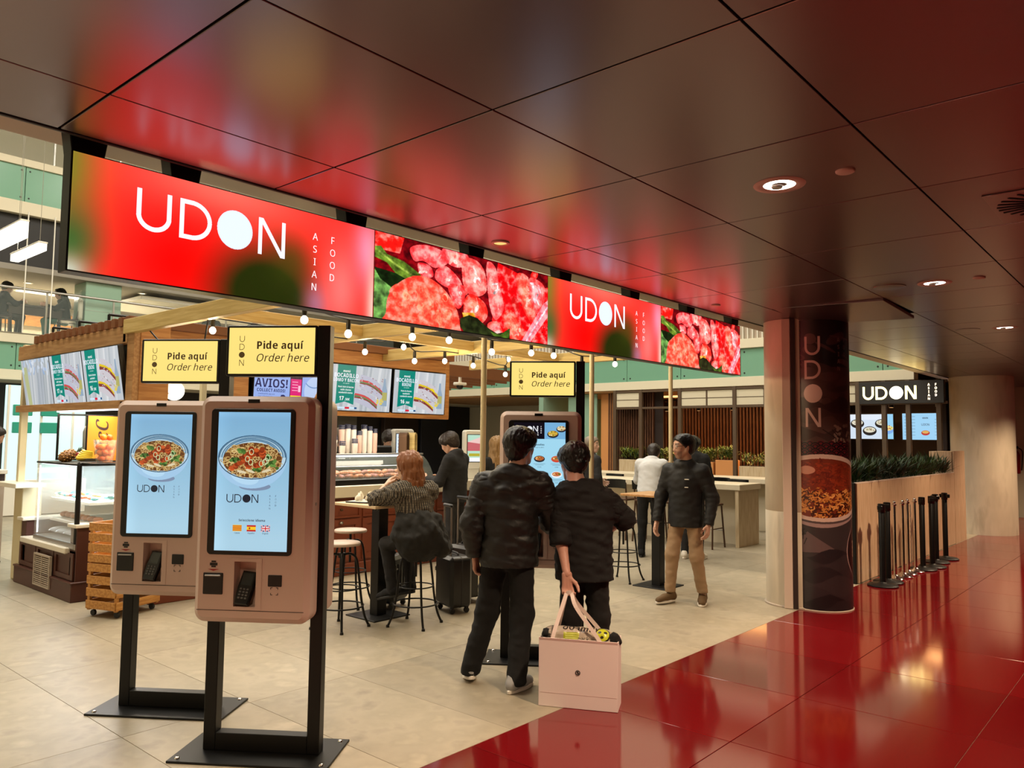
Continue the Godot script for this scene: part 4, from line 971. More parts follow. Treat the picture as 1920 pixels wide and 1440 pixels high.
# ------------------------------------------------------------------ planter wall and queue posts along the corridor edge
func build_planter_and_posts() -> void:
	var t := thing("planter_wall", "long waist-high wooden planter wall with grassy plants along the corridor", "planter", Vector3(9.58, 0, -3.16))
	for i in 8:
		part(t, "board", bx(Vector3(0.02 + 0.62 * i + 0.31, 0.59, 0.17), Vector3(0.617, 1.165, 0.022), 0.002), M.planter_wood)
	part(t, "core", bx(Vector3(2.5, 0.57, -0.02), Vector3(4.96, 1.12, 0.34), 0.004), M.wrap_edge)
	part(t, "end_board", bx(Vector3(0.0, 0.585, -0.02), Vector3(0.03, 1.17, 0.37), 0.003), M.black_metal)
	part(t, "top_rim", bx(Vector3(2.5, 1.165, 0.165), Vector3(4.98, 0.018, 0.035), 0.003), M.edge_board)
	part(t, "soil", bx(Vector3(2.5, 1.13, -0.02), Vector3(4.9, 0.02, 0.3)), M.void_black)
	var rng := RandomNumberGenerator.new()
	rng.seed = 21
	for k in 2:
		var m := mb()
		for c in 46:
			var ce := Vector3(0.14 + 4.60 * (c + rng.randf()) / 46.0, 1.13, rng.randf_range(-0.14, 0.12))
			for i in 30:
				var a := rng.randf() * TAU
				var out := Vector3(cos(a), rng.randf_range(0.5, 2.6), sin(a)).normalized()
				blade(m, ce + Vector3(0, rng.randf() * 0.12, 0), out, rng.randf_range(0.22, 0.42), rng.randf_range(0.016, 0.028), rng.randf_range(0.2, 0.8))
		part(t, "foliage", m, [M.leaf_a, M.leaf_b][k]).set_meta("kind", "stuff")
	var e := thing("end_screen", "taller wooden screen panel closing the planter wall beside the far column", "screen panel", Vector3(14.98, 0, -3.16))
	for i in 2: part(e, "board", bx(Vector3(-0.2 + 0.4 * i, 0.76, 0.17), Vector3(0.397, 1.52, 0.022), 0.002), M.planter_wood)
	part(e, "core", bx(Vector3(0, 0.755, -0.02), Vector3(0.80, 1.51, 0.34), 0.004), M.planter_wood)
	# queue posts
	var bp := queue_post("black belt queue post nearest the wrapped column, in front of the planter", M.black_metal, true)
	bp.position = Vector3(9.68, 0, -2.74)
	dup(bp, Vector3(9.97, 0, -2.76), 0.3, "second black belt queue post, just behind the nearest one")
	var say := ["first of the four black belt posts right of the chrome posts", "second of the four black belt posts right of the chrome posts", "third of the four black belt posts right of the chrome posts", "last black belt post, farthest along the planter"]
	for i in 4: dup(bp, [Vector3(11.30, 0, -2.70), Vector3(11.62, 0, -2.66), Vector3(12.1, 0, -2.72), Vector3(12.55, 0, -2.70)][i], i * 0.4, say[i])
	var cp := queue_post("slim chrome queue post nearest the black posts by the column", M.chrome, false)
	cp.position = Vector3(10.26, 0, -2.76)
	say = ["second slim chrome queue post in the row", "third slim chrome queue post, with the hanging chain", "last slim chrome queue post before the four black posts"]
	for i in 3: dup(cp, [Vector3(10.50, 0, -2.73), Vector3(10.76, 0, -2.74), Vector3(11.02, 0, -2.72)][i], 0.0, say[i])
	var ch := thing("chain", "thin metal chain hanging down from a chrome queue post", "chain", Vector3(10.77, 0, -2.705))
	for i in 24:
		part(ch, "link", mb().tube(PackedVector3Array(range(8).map(func(k): return Vector3(cos(TAU * k / 8) * 0.008, sin(TAU * k / 8) * 0.019, 0))), 0.003, 5, false, true), M.steel, Vector3(0.0, 0.855 - i * 0.032, 0.004 * (i % 2)))

func queue_post(label: String, m: Material, belt: bool) -> Node3D:
	var t := thing("queue_post", label, "queue post", Vector3.ZERO, 0.0, "belt posts by the planter" if belt else "chrome posts by the planter")
	var r := 0.034 if belt else 0.019
	part(t, "base", mb().lathe(PackedVector2Array([Vector2(0, 0), Vector2(0.165, 0.0), Vector2(0.168, 0.012), Vector2(0.15, 0.026), Vector2(r + 0.02, 0.034), Vector2(r, 0.05)]) if belt else PackedVector2Array([Vector2(0, 0), Vector2(0.10, 0.0), Vector2(0.104, 0.01), Vector2(0.085, 0.026), Vector2(0.04, 0.040), Vector2(r, 0.06)]), 32), m)
	part(t, "tube", mb().lathe(PackedVector2Array([Vector2(r, 0.03), Vector2(r, 0.89), Vector2(r - 0.004, 0.895), Vector2(0, 0.895)]), 20), m)
	if belt:
		part(t, "belt_head", mb().lathe(PackedVector2Array([Vector2(0, 0.94), Vector2(0.032, 0.94), Vector2(0.04, 0.935), Vector2(0.04, 0.845), Vector2(0.034, 0.84)]), 20), m)
		part(t, "belt_clip", bx(Vector3(-0.052, 0.895, 0), Vector3(0.035, 0.05, 0.055), 0.006), m)
		part(t, "belt_clip", bx(Vector3(0.05, 0.895, 0), Vector3(0.03, 0.05, 0.055), 0.006), m)
	else:
		part(t, "finial", mb().lathe(PackedVector2Array([Vector2(r, 0.88), Vector2(0.03, 0.888), Vector2(0.03, 0.90), Vector2(0.018, 0.908), Vector2(0.022, 0.925), Vector2(0.012, 0.94), Vector2(0, 0.943)]), 20), m)
	return t

# ------------------------------------------------------------------ bakery island
func sandwich_board(kind: int) -> Image:
	var p := Pic.new(640, 380, Color(0.76, 0.78, 0.80))
	var rng := RandomNumberGenerator.new()
	rng.seed = 30 + kind
	for i in 26:                                              # pale folded cloth behind
		var x := rng.randf() * 640
		p.poly(PackedVector2Array([Vector2(x, 0), Vector2(x + 14 + rng.randf() * 24, 0), Vector2(x + rng.randf() * 40 - 30, 380), Vector2(x - 40, 380)]), Color(0.66, 0.69, 0.71).lerp(Color(0.86, 0.87, 0.88), rng.randf()))
	p.soften(4.0)
	if kind == 2:                                             # plain bluish screen
		p.poly(PackedVector2Array([Vector2(30, 60), Vector2(120, 60), Vector2(160, 380), Vector2(80, 380)]), Color(0.74, 0.76, 0.56))
		for i in 30: p.ell(rng.randf() * 640, rng.randf() * 120, 30, 14, Color(0.60, 0.70, 0.84).lerp(Color(0.88, 0.91, 0.95), rng.randf()), rng.randf() * 3)
		for i in 5: p.stroke(PackedVector2Array([Vector2(300 + i * 30, 380), Vector2(360 + i * 26, 180), Vector2(330 + i * 40, 60)]), 5, Color(0.56, 0.60, 0.68))
		return p.im
	# bottle
	p.poly(PackedVector2Array([Vector2(560, 90), Vector2(580, 90), Vector2(586, 150), Vector2(606, 200), Vector2(606, 330), Vector2(536, 330), Vector2(536, 200), Vector2(554, 150)]), Color(0.58, 0.66, 0.74))
	p.rect(540, 210, 62, 70, Color(0.70, 0.68, 0.40))
	# sandwich halves
	var crust: Color = [Color(0.74, 0.74, 0.80), Color(0.80, 0.78, 0.80)][kind]
	for h in 2:
		var ox: float = [300.0, 250.0][h]
		var oy: float = [70.0, 190.0][h]
		var layers := [[crust, 40.0], [[Color(0.80, 0.30, 0.30), Color(0.88, 0.76, 0.16)][kind], 16.0], [[Color(0.40, 0.52, 0.34), Color(0.50, 0.26, 0.22)][kind], 12.0], [Color(0.55, 0.22, 0.20), 10.0], [crust, 34.0]]
		var yy := oy
		for l in layers:
			var q := PackedVector2Array()
			for i in 13:
				var f := i / 12.0
				q.append(Vector2(ox + f * 250, yy + f * 90 + sin(f * PI) * -24 + rng.randf() * 5))
			for i in 13:
				var f := 1.0 - i / 12.0
				q.append(Vector2(ox + f * 250 - 8, yy + l[1] + f * 90 + sin(f * PI) * -10 + rng.randf() * 5))
			p.poly(q, l[0])
			yy += l[1]
	for i in 40: p.ell(300 + rng.randf() * 250, 90 + rng.randf() * 200, 5 + rng.randf() * 8, 3 + rng.randf() * 3, Color(0.86, 0.86, 0.92).lerp(Color(0.60, 0.46, 0.46), rng.randf()), 0.35)
	for i in 8: p.ell(520 + rng.randfn() * 18, 300 + rng.randfn() * 14, 12, 10, Color(0.90, 0.80, 0.30).lerp(Color(0.80, 0.76, 0.56), rng.randf()))
	if kind == 1: p.ell(480, 160, 26, 12, Color(0.94, 0.84, 0.14), 0.5)
	# ribbon and words
	var teal := Color(0.0, 0.52, 0.46)
	p.poly(PackedVector2Array([Vector2(56, 0), Vector2(250, 0), Vector2(238, 330), Vector2(145, 306), Vector2(50, 330)]), teal)
	p.text(150, 40, "menú", 20, Color.WHITE, true, 0, 0.1)
	p.text(150, 70, "BOCADILLO", 34, Color(0.93, 0.96, 1.0), true, 0, 0.0, "Droid Sans", 0.98)
	p.text(150, 112, ["LOMO Y BACON", "BIKINI"][kind], 28, Color(0.93, 0.96, 1.0), true, 0, 0.0, "Droid Sans", 0.92)
	p.text(150, 148, "con queso", 10, Color.WHITE, false, 0)
	for i in 3: p.text(150, 176 + i * 24, [["Pork loin & bacon", "with cheese", "sandwich menu"], ["Ham & cheese", "sandwich", "sandwich menu"]][kind][i], 14, Color.WHITE, true, 0)
	p.text(110, 262, ["17", "16"][kind], 34, Color.WHITE, true, 0)
	p.text(170, 276, ",50€", 20, Color.WHITE, true, 0)
	p.rect(60, 350, 200, 16, Color(0.80, 0.90, 0.96)); p.rect(150, 350, 46, 16, Color(0.85, 0.12, 0.22)); p.rect(250, 350, 26, 16, Color(0.16, 0.34, 0.52))
	return p.im

func points_board() -> Image:
	var p := Pic.new(640, 380, Color(0.58, 0.68, 0.92))
	var ink := Color(0.08, 0.10, 0.34)
	p.text(150, 150, "AVIOS!", 66, ink, true, 0)
	p.text(150, 226, "COLLECT AVIOS!", 24, ink, true, 0)
	for i in 5: p.text(40, 262 + i * 20, ["Download the app and", "start collecting with", "every purchase you make", "in our restaurants", "and shops"][i], 10, Color(0.24, 0.28, 0.48), false, -1)
	p.poly(PackedVector2Array([Vector2(240, 268), Vector2(300, 292), Vector2(244, 322)]), ink); p.ell(258, 294, 26, 26, ink)
	p.text(262, 289, "avios", 11, Color.WHITE, true, 0)
	p.rect(316, 120, 112, 260, Color(0.16, 0.06, 0.20))
	p.rect(322, 140, 100, 130, Color(0.86, 0.08, 0.46)); p.rect(322, 270, 100, 110, Color(0.94, 0.84, 0.16))
	for i in 4: p.rect(336, 160 + i * 22, 52, 6, Color(0.98, 0.66, 0.80))
	p.rect(392, 190, 22, 50, Color(0.98, 0.75, 0.85))
	p.ell(560, 230, 110, 120, Color(0.72, 0.80, 0.94)); p.arc(540, 130, 90, 70, 0.2, 2.6, 8, Color(0.40, 0.56, 0.78))
	for i in 9: p.ell(560 + i * 10, 330 - i * 22, 46, 15, Color(0.60, 0.36, 0.16).lerp(Color(0.84, 0.62, 0.36), (i % 3) / 2.0), -0.5)
	return p.im

func menu_tv(label: String, im_mat: Material, at: Vector3, turn: float, w: float, h: float, tilt: float) -> void:
	var t := thing("menu_screen", label, "screen", at, turn, "bakery menu screens")
	var b := Basis(Vector3.RIGHT, tilt)
	part(t, "casing", bx(b * Vector3(0, 0, -0.025), Vector3(w, h + 0.015, 0.05), 0.004, b), M.black_plastic)
	var q := mb()
	var z := 0.001
	q.quad(b * Vector3(-w / 2 + 0.008, h / 2, z), b * Vector3(w / 2 - 0.008, h / 2, z), b * Vector3(w / 2 - 0.008, -h / 2, z), b * Vector3(-w / 2 + 0.008, -h / 2, z))
	part(t, "screen", q, im_mat)
	part(t, "wall_arm", bx(Vector3(0, 0.0, -0.08), Vector3(0.2, 0.2, 0.10)), M.black_metal)

func build_bakery() -> void:
	# ---- wooden canopy with the menu screens
	var c := thing("bakery_canopy", "wooden canopy of the bakery island, carrying the menu screens", "canopy", Vector3.ZERO)
	part(c, "side_board", bx(Vector3(3.03, 2.555, -8.72), Vector3(0.06, 0.16, 2.95), 0.004), M.oak_z)
	part(c, "side_board", bx(Vector3(3.03, 1.92, -8.72), Vector3(0.06, 0.075, 2.95), 0.004), M.oak_z)
	part(c, "back_panel", bx(Vector3(3.10, 2.22, -8.75), Vector3(0.03, 0.56, 2.7)), M.black_metal)
	part(c, "corner_panel", bx(Vector3(3.03, 2.26, -7.19), Vector3(0.06, 0.75, 0.14), 0.004), M.oak_z)
	part(c, "corner_panel", bx(Vector3(3.19, 2.27, -7.135), Vector3(0.27, 0.76, 0.05), 0.004), M.oak_x)
	part(c, "front_board", bx(Vector3(5.06, 2.585, -7.33), Vector3(4.12, 0.20, 0.06), 0.004), M.oak_x)
	part(c, "front_board", bx(Vector3(5.06, 1.915, -7.33), Vector3(4.12, 0.065, 0.06), 0.004), M.oak_x)
	part(c, "back_panel", bx(Vector3(5.62, 2.22, -7.42), Vector3(2.85, 0.56, 0.03)), M.black_metal)
	part(c, "end_panel", bx(Vector3(7.085, 2.25, -7.33), Vector3(0.075, 0.70, 0.065), 0.004), M.oak_x)
	part(c, "divider_panel", bx(Vector3(4.13, 2.24, -7.33), Vector3(0.24, 0.62, 0.05), 0.004), M.oak_x)
	for q in [[3.06, -10.1], [5.2, -10.1], [7.05, -10.1]]:
		part(c, "post", bx(Vector3(q[0], 1.33, q[1]), Vector3(0.07, 2.66, 0.07), 0.004), M.post_paint)
	for i in 16:
		part(c, "rafter", bx(Vector3(5.04, 2.675, -9.60 + i * 0.158), Vector3(4.12, 0.085, 0.085), 0.003), M.rafter_wood)
	part(c, "top_board", bx(Vector3(3.30, 2.74, -8.5), Vector3(0.05, 0.06, 2.9), 0.003), M.beam_z)
	for i in 10:                                              # lower slatted part at the right
		part(c, "slat", bx(Vector3(7.95, 2.56 - i * 0.012, -7.55 - i * 0.24), Vector3(1.7, 0.16, 0.035), 0.003), M.rafter_wood)
	part(c, "light_strip", bx(Vector3(3.40, 1.875, -7.40), Vector3(0.70, 0.012, 0.025), 0.002), M.white_strip)
	part(c, "light_strip", bx(Vector3(3.06, 1.875, -8.3), Vector3(0.025, 0.012, 1.5), 0.002), M.white_strip)
	area(c, "area_light", Vector3(3.40, 1.862, -7.5), Vector2(0.7, 0.10), 0.4, Color(1.0, 0.95, 0.88), Basis(Vector3.RIGHT, -PI / 2))
	area(c, "area_light", Vector3(5.2, 1.87, -7.7), Vector2(3.4, 0.3), 2.6, Color(1.0, 0.94, 0.84), Basis(Vector3.RIGHT, -PI / 2))
	area(c, "area_light", Vector3(3.3, 1.87, -8.6), Vector2(0.3, 2.2), 1.6, Color(1.0, 0.94, 0.84), Basis(Vector3.RIGHT, -PI / 2))
	for i in 3:
		var z := -9.5 + i * 0.75
		var k := mb()
		k.rod(Vector3(3.12, 2.64, z), Vector3(3.12, 2.82, z), 0.014, 6); k.rod(Vector3(3.12, 2.82, z), Vector3(3.40, 2.82, z), 0.014, 6); k.rod(Vector3(3.12, 2.68, z), Vector3(3.36, 2.82, z), 0.014, 6)
		single("roof_bracket", k, M.black_metal, "black triangular bracket on the bakery canopy roof, %s of three" % ["leftmost", "middle", "rightmost"][i], "bracket", Vector3.ZERO, 0.0, "canopy brackets")
	var s0 := shown("board_lomo", sandwich_board(0), 0.66)
	var s1 := shown("board_bikini", sandwich_board(1), 0.66)
	var s2 := shown("board_blue", sandwich_board(2), 0.6)
	for i in 3:
		menu_tv(["bluish menu screen, leftmost of three on the canopy's side", "tilted sandwich menu screen in the middle of the canopy's side", "tilted yellow sandwich menu screen nearest the canopy corner"][i], [s2, s0, s1][i], Vector3(2.965, 2.20, -9.43 + i * 0.862), -PI / 2, 0.855, 0.50, 0.16)
	menu_tv("sandwich menu screen with a green ribbon priced 17,50 on the canopy front", s0, Vector3(5.675, 2.205, -7.27), 0.0, 0.875, 0.52, 0.06)
	menu_tv("sandwich menu screen with a green ribbon priced 16,50 at the canopy's right end", s1, Vector3(6.585, 2.205, -7.27), 0.0, 0.875, 0.52, 0.06)
	menu_tv("blue loyalty points screen with a pink phone, under the nearest order sign", shown("board_points", points_board(), 0.66), Vector3(4.72, 2.19, -7.27), 0.0, 0.875, 0.52, 0.06)
	# ---- left counter: brown panelled cabinet round a glazed display case
	var b := thing("pastry_counter", "dark brown panelled counter with white ledges and a vent grille", "counter", Vector3.ZERO)
	part(b, "plinth", bx(Vector3(3.72, 0.09, -9.10), Vector3(1.46, 0.18, 1.66), 0.006), M.brown_paint)
	part(b, "cabinet", bx(Vector3(3.74, 0.32, -9.10), Vector3(1.42, 0.34, 1.60), 0.004), M.brown_paint)
	part(b, "moulding", bx(Vector3(3.72, 0.185, -9.10), Vector3(1.48, 0.02, 1.67), 0.006), M.brown_paint)
	for i in 3:
		part(b, "panel_frame", ring_plate(Rect2(-9.86 + i * 0.52, 0.205, 0.50, 0.26), Rect2(-9.80 + i * 0.52, 0.25, 0.38, 0.17), 0.0, 0.016, Transform3D(Basis(Vector3(0, 0, 1), Vector3(0, 1, 0), Vector3(-1, 0, 0)), Vector3(3.03, 0, 0))), M.brown_paint)
	part(b, "end_pier", bx(Vector3(3.24, 0.42, -8.37), Vector3(0.42, 0.60, 0.16), 0.004), M.brown_paint)
	part(b, "pier_cap", bx(Vector3(3.24, 0.735, -8.37), Vector3(0.47, 0.035, 0.21), 0.006), M.worktop)
	part(b, "end_pier", bx(Vector3(3.24, 0.42, -9.80), Vector3(0.42, 0.54, 0.14), 0.004), M.brown_paint)
	part(b, "pier_cap", bx(Vector3(3.22, 0.70, -9.80), Vector3(0.47, 0.035, 0.19), 0.006), M.worktop)
	part(b, "ledge", bx(Vector3(3.10, 0.485, -9.10), Vector3(0.24, 0.06, 1.30), 0.008), M.worktop)
	var gr := part(b, "vent_frame", ring_plate(Rect2(-9.28, 0.06, 0.46, 0.33), Rect2(-9.26, 0.075, 0.42, 0.30), 0.0, 0.025, Transform3D(Basis(Vector3(0, 0, 1), Vector3(0, 1, 0), Vector3(-1, 0, 0)), Vector3(3.0, 0, 0))), M.soffit_paint)
	for i in 15:
		part(gr, "vent_blade", bx(Vector3(2.99, 0.085 + i * 0.0205, -9.05), Vector3(0.02, 0.010, 0.42), 0.002), M.soffit_paint)
	part(gr, "vent_divider", bx(Vector3(2.985, 0.225, -9.05), Vector3(0.02, 0.30, 0.012)), M.soffit_paint)
	var lf := thing("side_shelf", "pale shelf on a beige cabinet at the canopy's left post", "shelf", Vector3.ZERO)
	part(lf, "shelf_board", bx(Vector3(3.0, 1.07, -9.95), Vector3(0.26, 0.05, 0.66), 0.006), M.worktop)
	part(lf, "cabinet", bx(Vector3(3.12, 0.53, -10.0), Vector3(0.2, 1.03, 0.26), 0.006), M.post_paint)
	# ---- display case
	var d := thing("display_case", "glass display case with white light strips, full of wrapped snacks", "display case", Vector3.ZERO)
	var zl := -9.48
	var zr := -8.31
	var x0 := 3.02
	var x1 := 3.95
	part(d, "base_tray", bx(Vector3((x0 + x1) / 2, 0.53, (zl + zr) / 2), Vector3(x1 - x0, 0.06, zr - zl), 0.006), M.steel)
	part(d, "corner_post", bx(Vector3(x0 + 0.02, 0.95, zr - 0.02), Vector3(0.045, 0.80, 0.045), 0.012), M.black_metal)
	part(d, "top_rail", bx(Vector3((x0 + x1) / 2, 1.345, zr - 0.02), Vector3(x1 - x0, 0.045, 0.045), 0.014), M.black_metal)
	part(d, "top_board", bx(Vector3((x0 + x1) / 2, 1.335, (zl + zr) / 2), Vector3(x1 - x0, 0.02, zr - zl), 0.004), M.black_metal)
	for y in [0.94, 0.72]:
		part(d, "shelf", bx(Vector3((x0 + x1) / 2 + 0.06, y, (zl + zr) / 2), Vector3(x1 - x0 - 0.16, 0.03, zr - zl - 0.1), 0.004), M.worktop)
	part(d, "glass_front", bx(Vector3(x0 + 0.004, 0.95, (zl + zr) / 2), Vector3(0.006, 0.76, zr - zl - 0.05)), M.clear_glass)
	part(d, "glass_side", bx(Vector3((x0 + x1) / 2, 0.95, zr - 0.004), Vector3(x1 - x0 - 0.06, 0.76, 0.006)), M.clear_glass)
	part(d, "glass_side", bx(Vector3((x0 + x1) / 2, 0.95, zl + 0.004), Vector3(x1 - x0 - 0.06, 0.76, 0.006)), M.clear_glass)
	part(d, "back_mirror", bx(Vector3(x1 - 0.01, 0.95, (zl + zr) / 2), Vector3(0.01, 0.76, zr - zl - 0.05)), M.steel)
	part(d, "light_strip", bx(Vector3(x0 + 0.03, 0.94, zl + 0.03), Vector3(0.012, 0.72, 0.012), 0.002), M.white_strip)
	part(d, "light_strip", bx(Vector3(x1 - 0.05, 0.94, zr - 0.06), Vector3(0.012, 0.72, 0.012), 0.002), M.white_strip)
	part(d, "light_strip", bx(Vector3(x0 + 0.05, 1.32, (zl + zr) / 2), Vector3(0.02, 0.008, zr - zl - 0.1), 0.002), M.white_strip)
	area(d, "area_light", Vector3((x0 + x1) / 2, 1.315, (zl + zr) / 2), Vector2(0.8, 1.0), 4.0, Color(0.92, 0.96, 1.0), Basis(Vector3.RIGHT, -PI / 2))
	var rng := RandomNumberGenerator.new()
	rng.seed = 5
	# wrapped goods: small pillow packs on the shelves, long wraps below
	var pack := pillow(0.042, 0.032, 0.018)
	for i in 26:
		var z := zl + 0.10 + (i % 13) * 0.082
		var x := x0 + 0.20 + (i / 13) * 0.16
		var o := single("snack_pack", pack, [M.pack_red, M.pack_cream, M.pack_orange, M.pack_teal][rng.randi() % 4], "small coloured snack pack on the lit upper shelf, %s row" % ["front", "back"][i / 13], "snack", Vector3(x, 0.985 + rng.randf() * 0.012, z), rng.randf() * 3.0, "snack packs in the display case")
		o.rotation.x = rng.randf_range(-0.5, 0.5)
	for i in 10:
		var o := single("sandwich_wrap", pillow(0.04, 0.12, 0.036), M.pack_white, "long clear-wrapped sandwich at the bottom of the display case", "sandwich", Vector3(x0 + 0.22 + (i % 2) * 0.18, 0.605, zl + 0.16 + (i / 2) * 0.20), 0.4 + rng.randf() * 0.3, "wrapped sandwiches in the display case")
		o.rotation.z = 0.35
	for i in 7:
		single("round_pastry", mb().ball(Vector3.ZERO, Vector3(0.05, 0.032, 0.05), 14), M.pastry, "round brown pastry on the middle shelf of the display case", "pastry", Vector3(x0 + 0.26, 0.768, zl + 0.14 + i * 0.15), 0.0, "pastries on the middle shelf")
	# ---- on top of the case
	build_case_top()
	# ---- wooden crates before the counter
	build_crates()
	# ---- right counter
	var k := thing("serving_counter", "terracotta panelled serving counter with drawers, knobs and a stone top", "counter", Vector3.ZERO)
	part(k, "cabinet", bx(Vector3(6.0, 0.47, -7.95), Vector3(5.0, 0.90, 0.58), 0.004), M.terracotta_paint)
	part(k, "plinth", bx(Vector3(6.0, 0.07, -7.93), Vector3(5.04, 0.14, 0.60), 0.006), M.terracotta_paint)
	part(k, "stone_top", bx(Vector3(6.05, 0.99, -7.95), Vector3(5.2, 0.14, 0.70), 0.008), M.worktop)
	for i in 8:
		var x := 3.55 + i * 0.62
		var dr := part(k, "drawer", ring_plate(Rect2(x, 0.68, 0.58, 0.20), Rect2(x + 0.02, 0.70, 0.54, 0.16), -7.66, -7.642, Transform3D()), M.terracotta_paint)
		part(dr, "knob", mb().ball(Vector3(x + 0.29, 0.78, -7.625), Vector3(0.022, 0.016, 0.018), 12), M.bronze)
		var dd := part(k, "door", ring_plate(Rect2(x, 0.17, 0.58, 0.49), Rect2(x + 0.07, 0.24, 0.44, 0.35), -7.66, -7.642, Transform3D()), M.terracotta_paint)
		part(dd, "knob", mb().ball(Vector3(x + 0.29, 0.625, -7.625), Vector3(0.026, 0.018, 0.02), 12), M.steel)
	var g := thing("pastry_case", "low curved glass pastry case on the serving counter behind the red-haired woman", "display case", Vector3.ZERO)
	part(g, "base", bx(Vector3(6.17, 1.095, -7.90), Vector3(2.14, 0.07, 0.5), 0.006), M.black_metal)
	part(g, "back_board", bx(Vector3(6.17, 1.28, -8.13), Vector3(2.14, 0.30, 0.02), 0.004), M.charcoal)
	var gp := PackedVector3Array()
	var cur := mb()
	for i in 8:
		var a := PI / 2 * i / 7.0
		gp.append(Vector3(0, 1.13 + sin(a) * 0.28, -7.86 - (1.0 - cos(a)) * 0.10 + 0.19 * (1.0 - i / 7.0)))
	for i in 7: cur.quad(Vector3(5.12, gp[i + 1].y, gp[i + 1].z), Vector3(7.22, gp[i + 1].y, gp[i + 1].z), Vector3(7.22, gp[i].y, gp[i].z), Vector3(5.12, gp[i].y, gp[i].z))
	part(g, "curved_glass", cur, M.clear_glass)
	part(g, "top_shelf", bx(Vector3(6.17, 1.425, -8.03), Vector3(2.14, 0.02, 0.26), 0.004), M.steel)
	part(g, "middle_shelf", bx(Vector3(6.05, 1.27, -8.02), Vector3(1.86, 0.012, 0.18), 0.002), M.steel)
	part(g, "light_strip", bx(Vector3(6.05, 1.405, -7.91), Vector3(1.84, 0.012, 0.02), 0.002), M.white_strip)
	area(g, "area_light", Vector3(6.05, 1.395, -7.93), Vector2(1.8, 0.05), 0.35, Color(0.95, 0.97, 1.0), Basis(Vector3.RIGHT, -PI / 2))
	var cr := croissant()
	for i in 26:
		var x := 5.45 + (i % 13) * 0.105 + rng.randf() * 0.02
		var o := single("croissant", cr, [M.pastry, M.pastry_dark][rng.randi() % 2], "glazed croissant heaped in the glass pastry case", "pastry", Vector3(x, 1.155 + (i / 13) * 0.045, -7.82 - (i / 13) * 0.05 + rng.randf() * 0.02), rng.randf() * 3.0, "croissants in the pastry case")
		o.rotation.z = rng.randf_range(-0.2, 0.2)
	# cup stacks with dark lids on the back shelf
	var say := ["first", "second", "third", "fourth", "fifth", "sixth", "seventh", "eighth", "ninth", "tenth", "eleventh"]
	for i in 11:
		var x: float = [5.78, 5.87, 5.98, 6.07, 6.16, 6.25, 6.33, 6.42, 6.50, 5.93, 6.12][i]
		var hh: float = [0.22, 0.17, 0.30, 0.31, 0.30, 0.23, 0.31, 0.29, 0.26, 0.10, 0.13][i]
		var t := thing("cup_stack", "%s stack of pale paper cups with dark lids on the serving counter" % say[i], "cup stack", Vector3(x, 1.436, -8.04 if i < 9 else -7.955), 0.0, "paper cup stacks")
		part(t, "cups", mb().lathe(PackedVector2Array([Vector2(0, 0), Vector2(0.030, 0.0), Vector2(0.036, 0.03), Vector2(0.038, hh), Vector2(0.0, hh)]), 16), [M.paper_cup, M.paper_cup, M.cup_rose][i % 3])
		for r in 3: part(t, "lid", mb().lathe(PackedVector2Array([Vector2(0.0, hh + r * 0.02 + 0.016), Vector2(0.036, hh + r * 0.02 + 0.016), Vector2(0.041, hh + r * 0.02 + 0.006), Vector2(0.041, hh + r * 0.02), Vector2(0.0, hh + r * 0.02)]), 14), M.navy_lid)
	# napkin holders shaped like arches, coffee machine, small order terminals
	for i in 2:
		var ar := PackedVector2Array([Vector2(-0.055, 0.0), Vector2(-0.055, 0.22)])
		for q in 9: ar.append(Vector2(-cos(PI * q / 8.0) * 0.055, 0.22 + sin(PI * q / 8.0) * 0.055))
		ar.append(Vector2(0.055, 0.0)); ar.append(Vector2(0.035, 0.0)); ar.append(Vector2(0.035, 0.21))
		for q in 9: ar.append(Vector2(cos(PI * q / 8.0) * 0.035, 0.21 + sin(PI * q / 8.0) * 0.035))
		ar.append(Vector2(-0.035, 0.0))
		single("arch_holder", mb().prism(ar, -0.06, 0.06, 0.004), [M.bronze, M.beam_z][i], ["brown arched holder on the counter behind the woman's head", "cream arched holder on the counter behind the woman's head"][i], "holder", Vector3(6.99 + i * 0.14, 1.436, -8.02), 0.5)
	var cm := thing("coffee_machine", "black coffee machine with chrome fittings behind the serving counter", "coffee machine", Vector3(6.80, 1.06, -8.42))
	part(cm, "body", bx(Vector3(0, 0.30, 0), Vector3(0.42, 0.34, 0.30), 0.02), M.black_metal)
	part(cm, "base", bx(Vector3(0, 0.03, 0.02), Vector3(0.42, 0.06, 0.34), 0.01), M.steel)
	part(cm, "group_head", mb().rod(Vector3(0.1, 0.18, 0.10), Vector3(0.1, 0.12, 0.10), 0.03, 12), M.chrome)
	part(cm, "steam_wand", mb().tube(curve([Vector3(0.23, 0.30, 0.12), Vector3(0.28, 0.26, 0.14), Vector3(0.28, 0.10, 0.15)]), 0.007, 8), M.chrome)
	part(cm, "side_frame", mb().tube(curve([Vector3(-0.22, 0.05, 0.14), Vector3(-0.2, 0.3, 0.16), Vector3(-0.14, 0.45, 0.12)]), 0.012, 8), M.chrome)
	for i in 2:
		var t := thing("counter_terminal", ["white upright order terminal behind the red-haired woman", "white upright order terminal beside the navy-sweatered man"][i], "order terminal", [Vector3(7.26, 1.06, -8.36), Vector3(8.10, 1.06, -7.78)][i], [-0.4, -0.5][i])
		part(t, "body", mb().prism(rounded(0.30, 0.56, 0.04, 5, Vector2(0, 0.42)), -0.10, 0.06, 0.015), M.white_metal)
		part(t, "side_groove", bx(Vector3(0.152, 0.42, -0.02), Vector3(0.004, 0.5, 0.02)), M.seam_grey)
		part(t, "bezel", bx(Vector3(-0.01, 0.44, 0.061), Vector3(0.22, 0.40, 0.006), 0.003), M.black_plastic)
		var sq := mb()
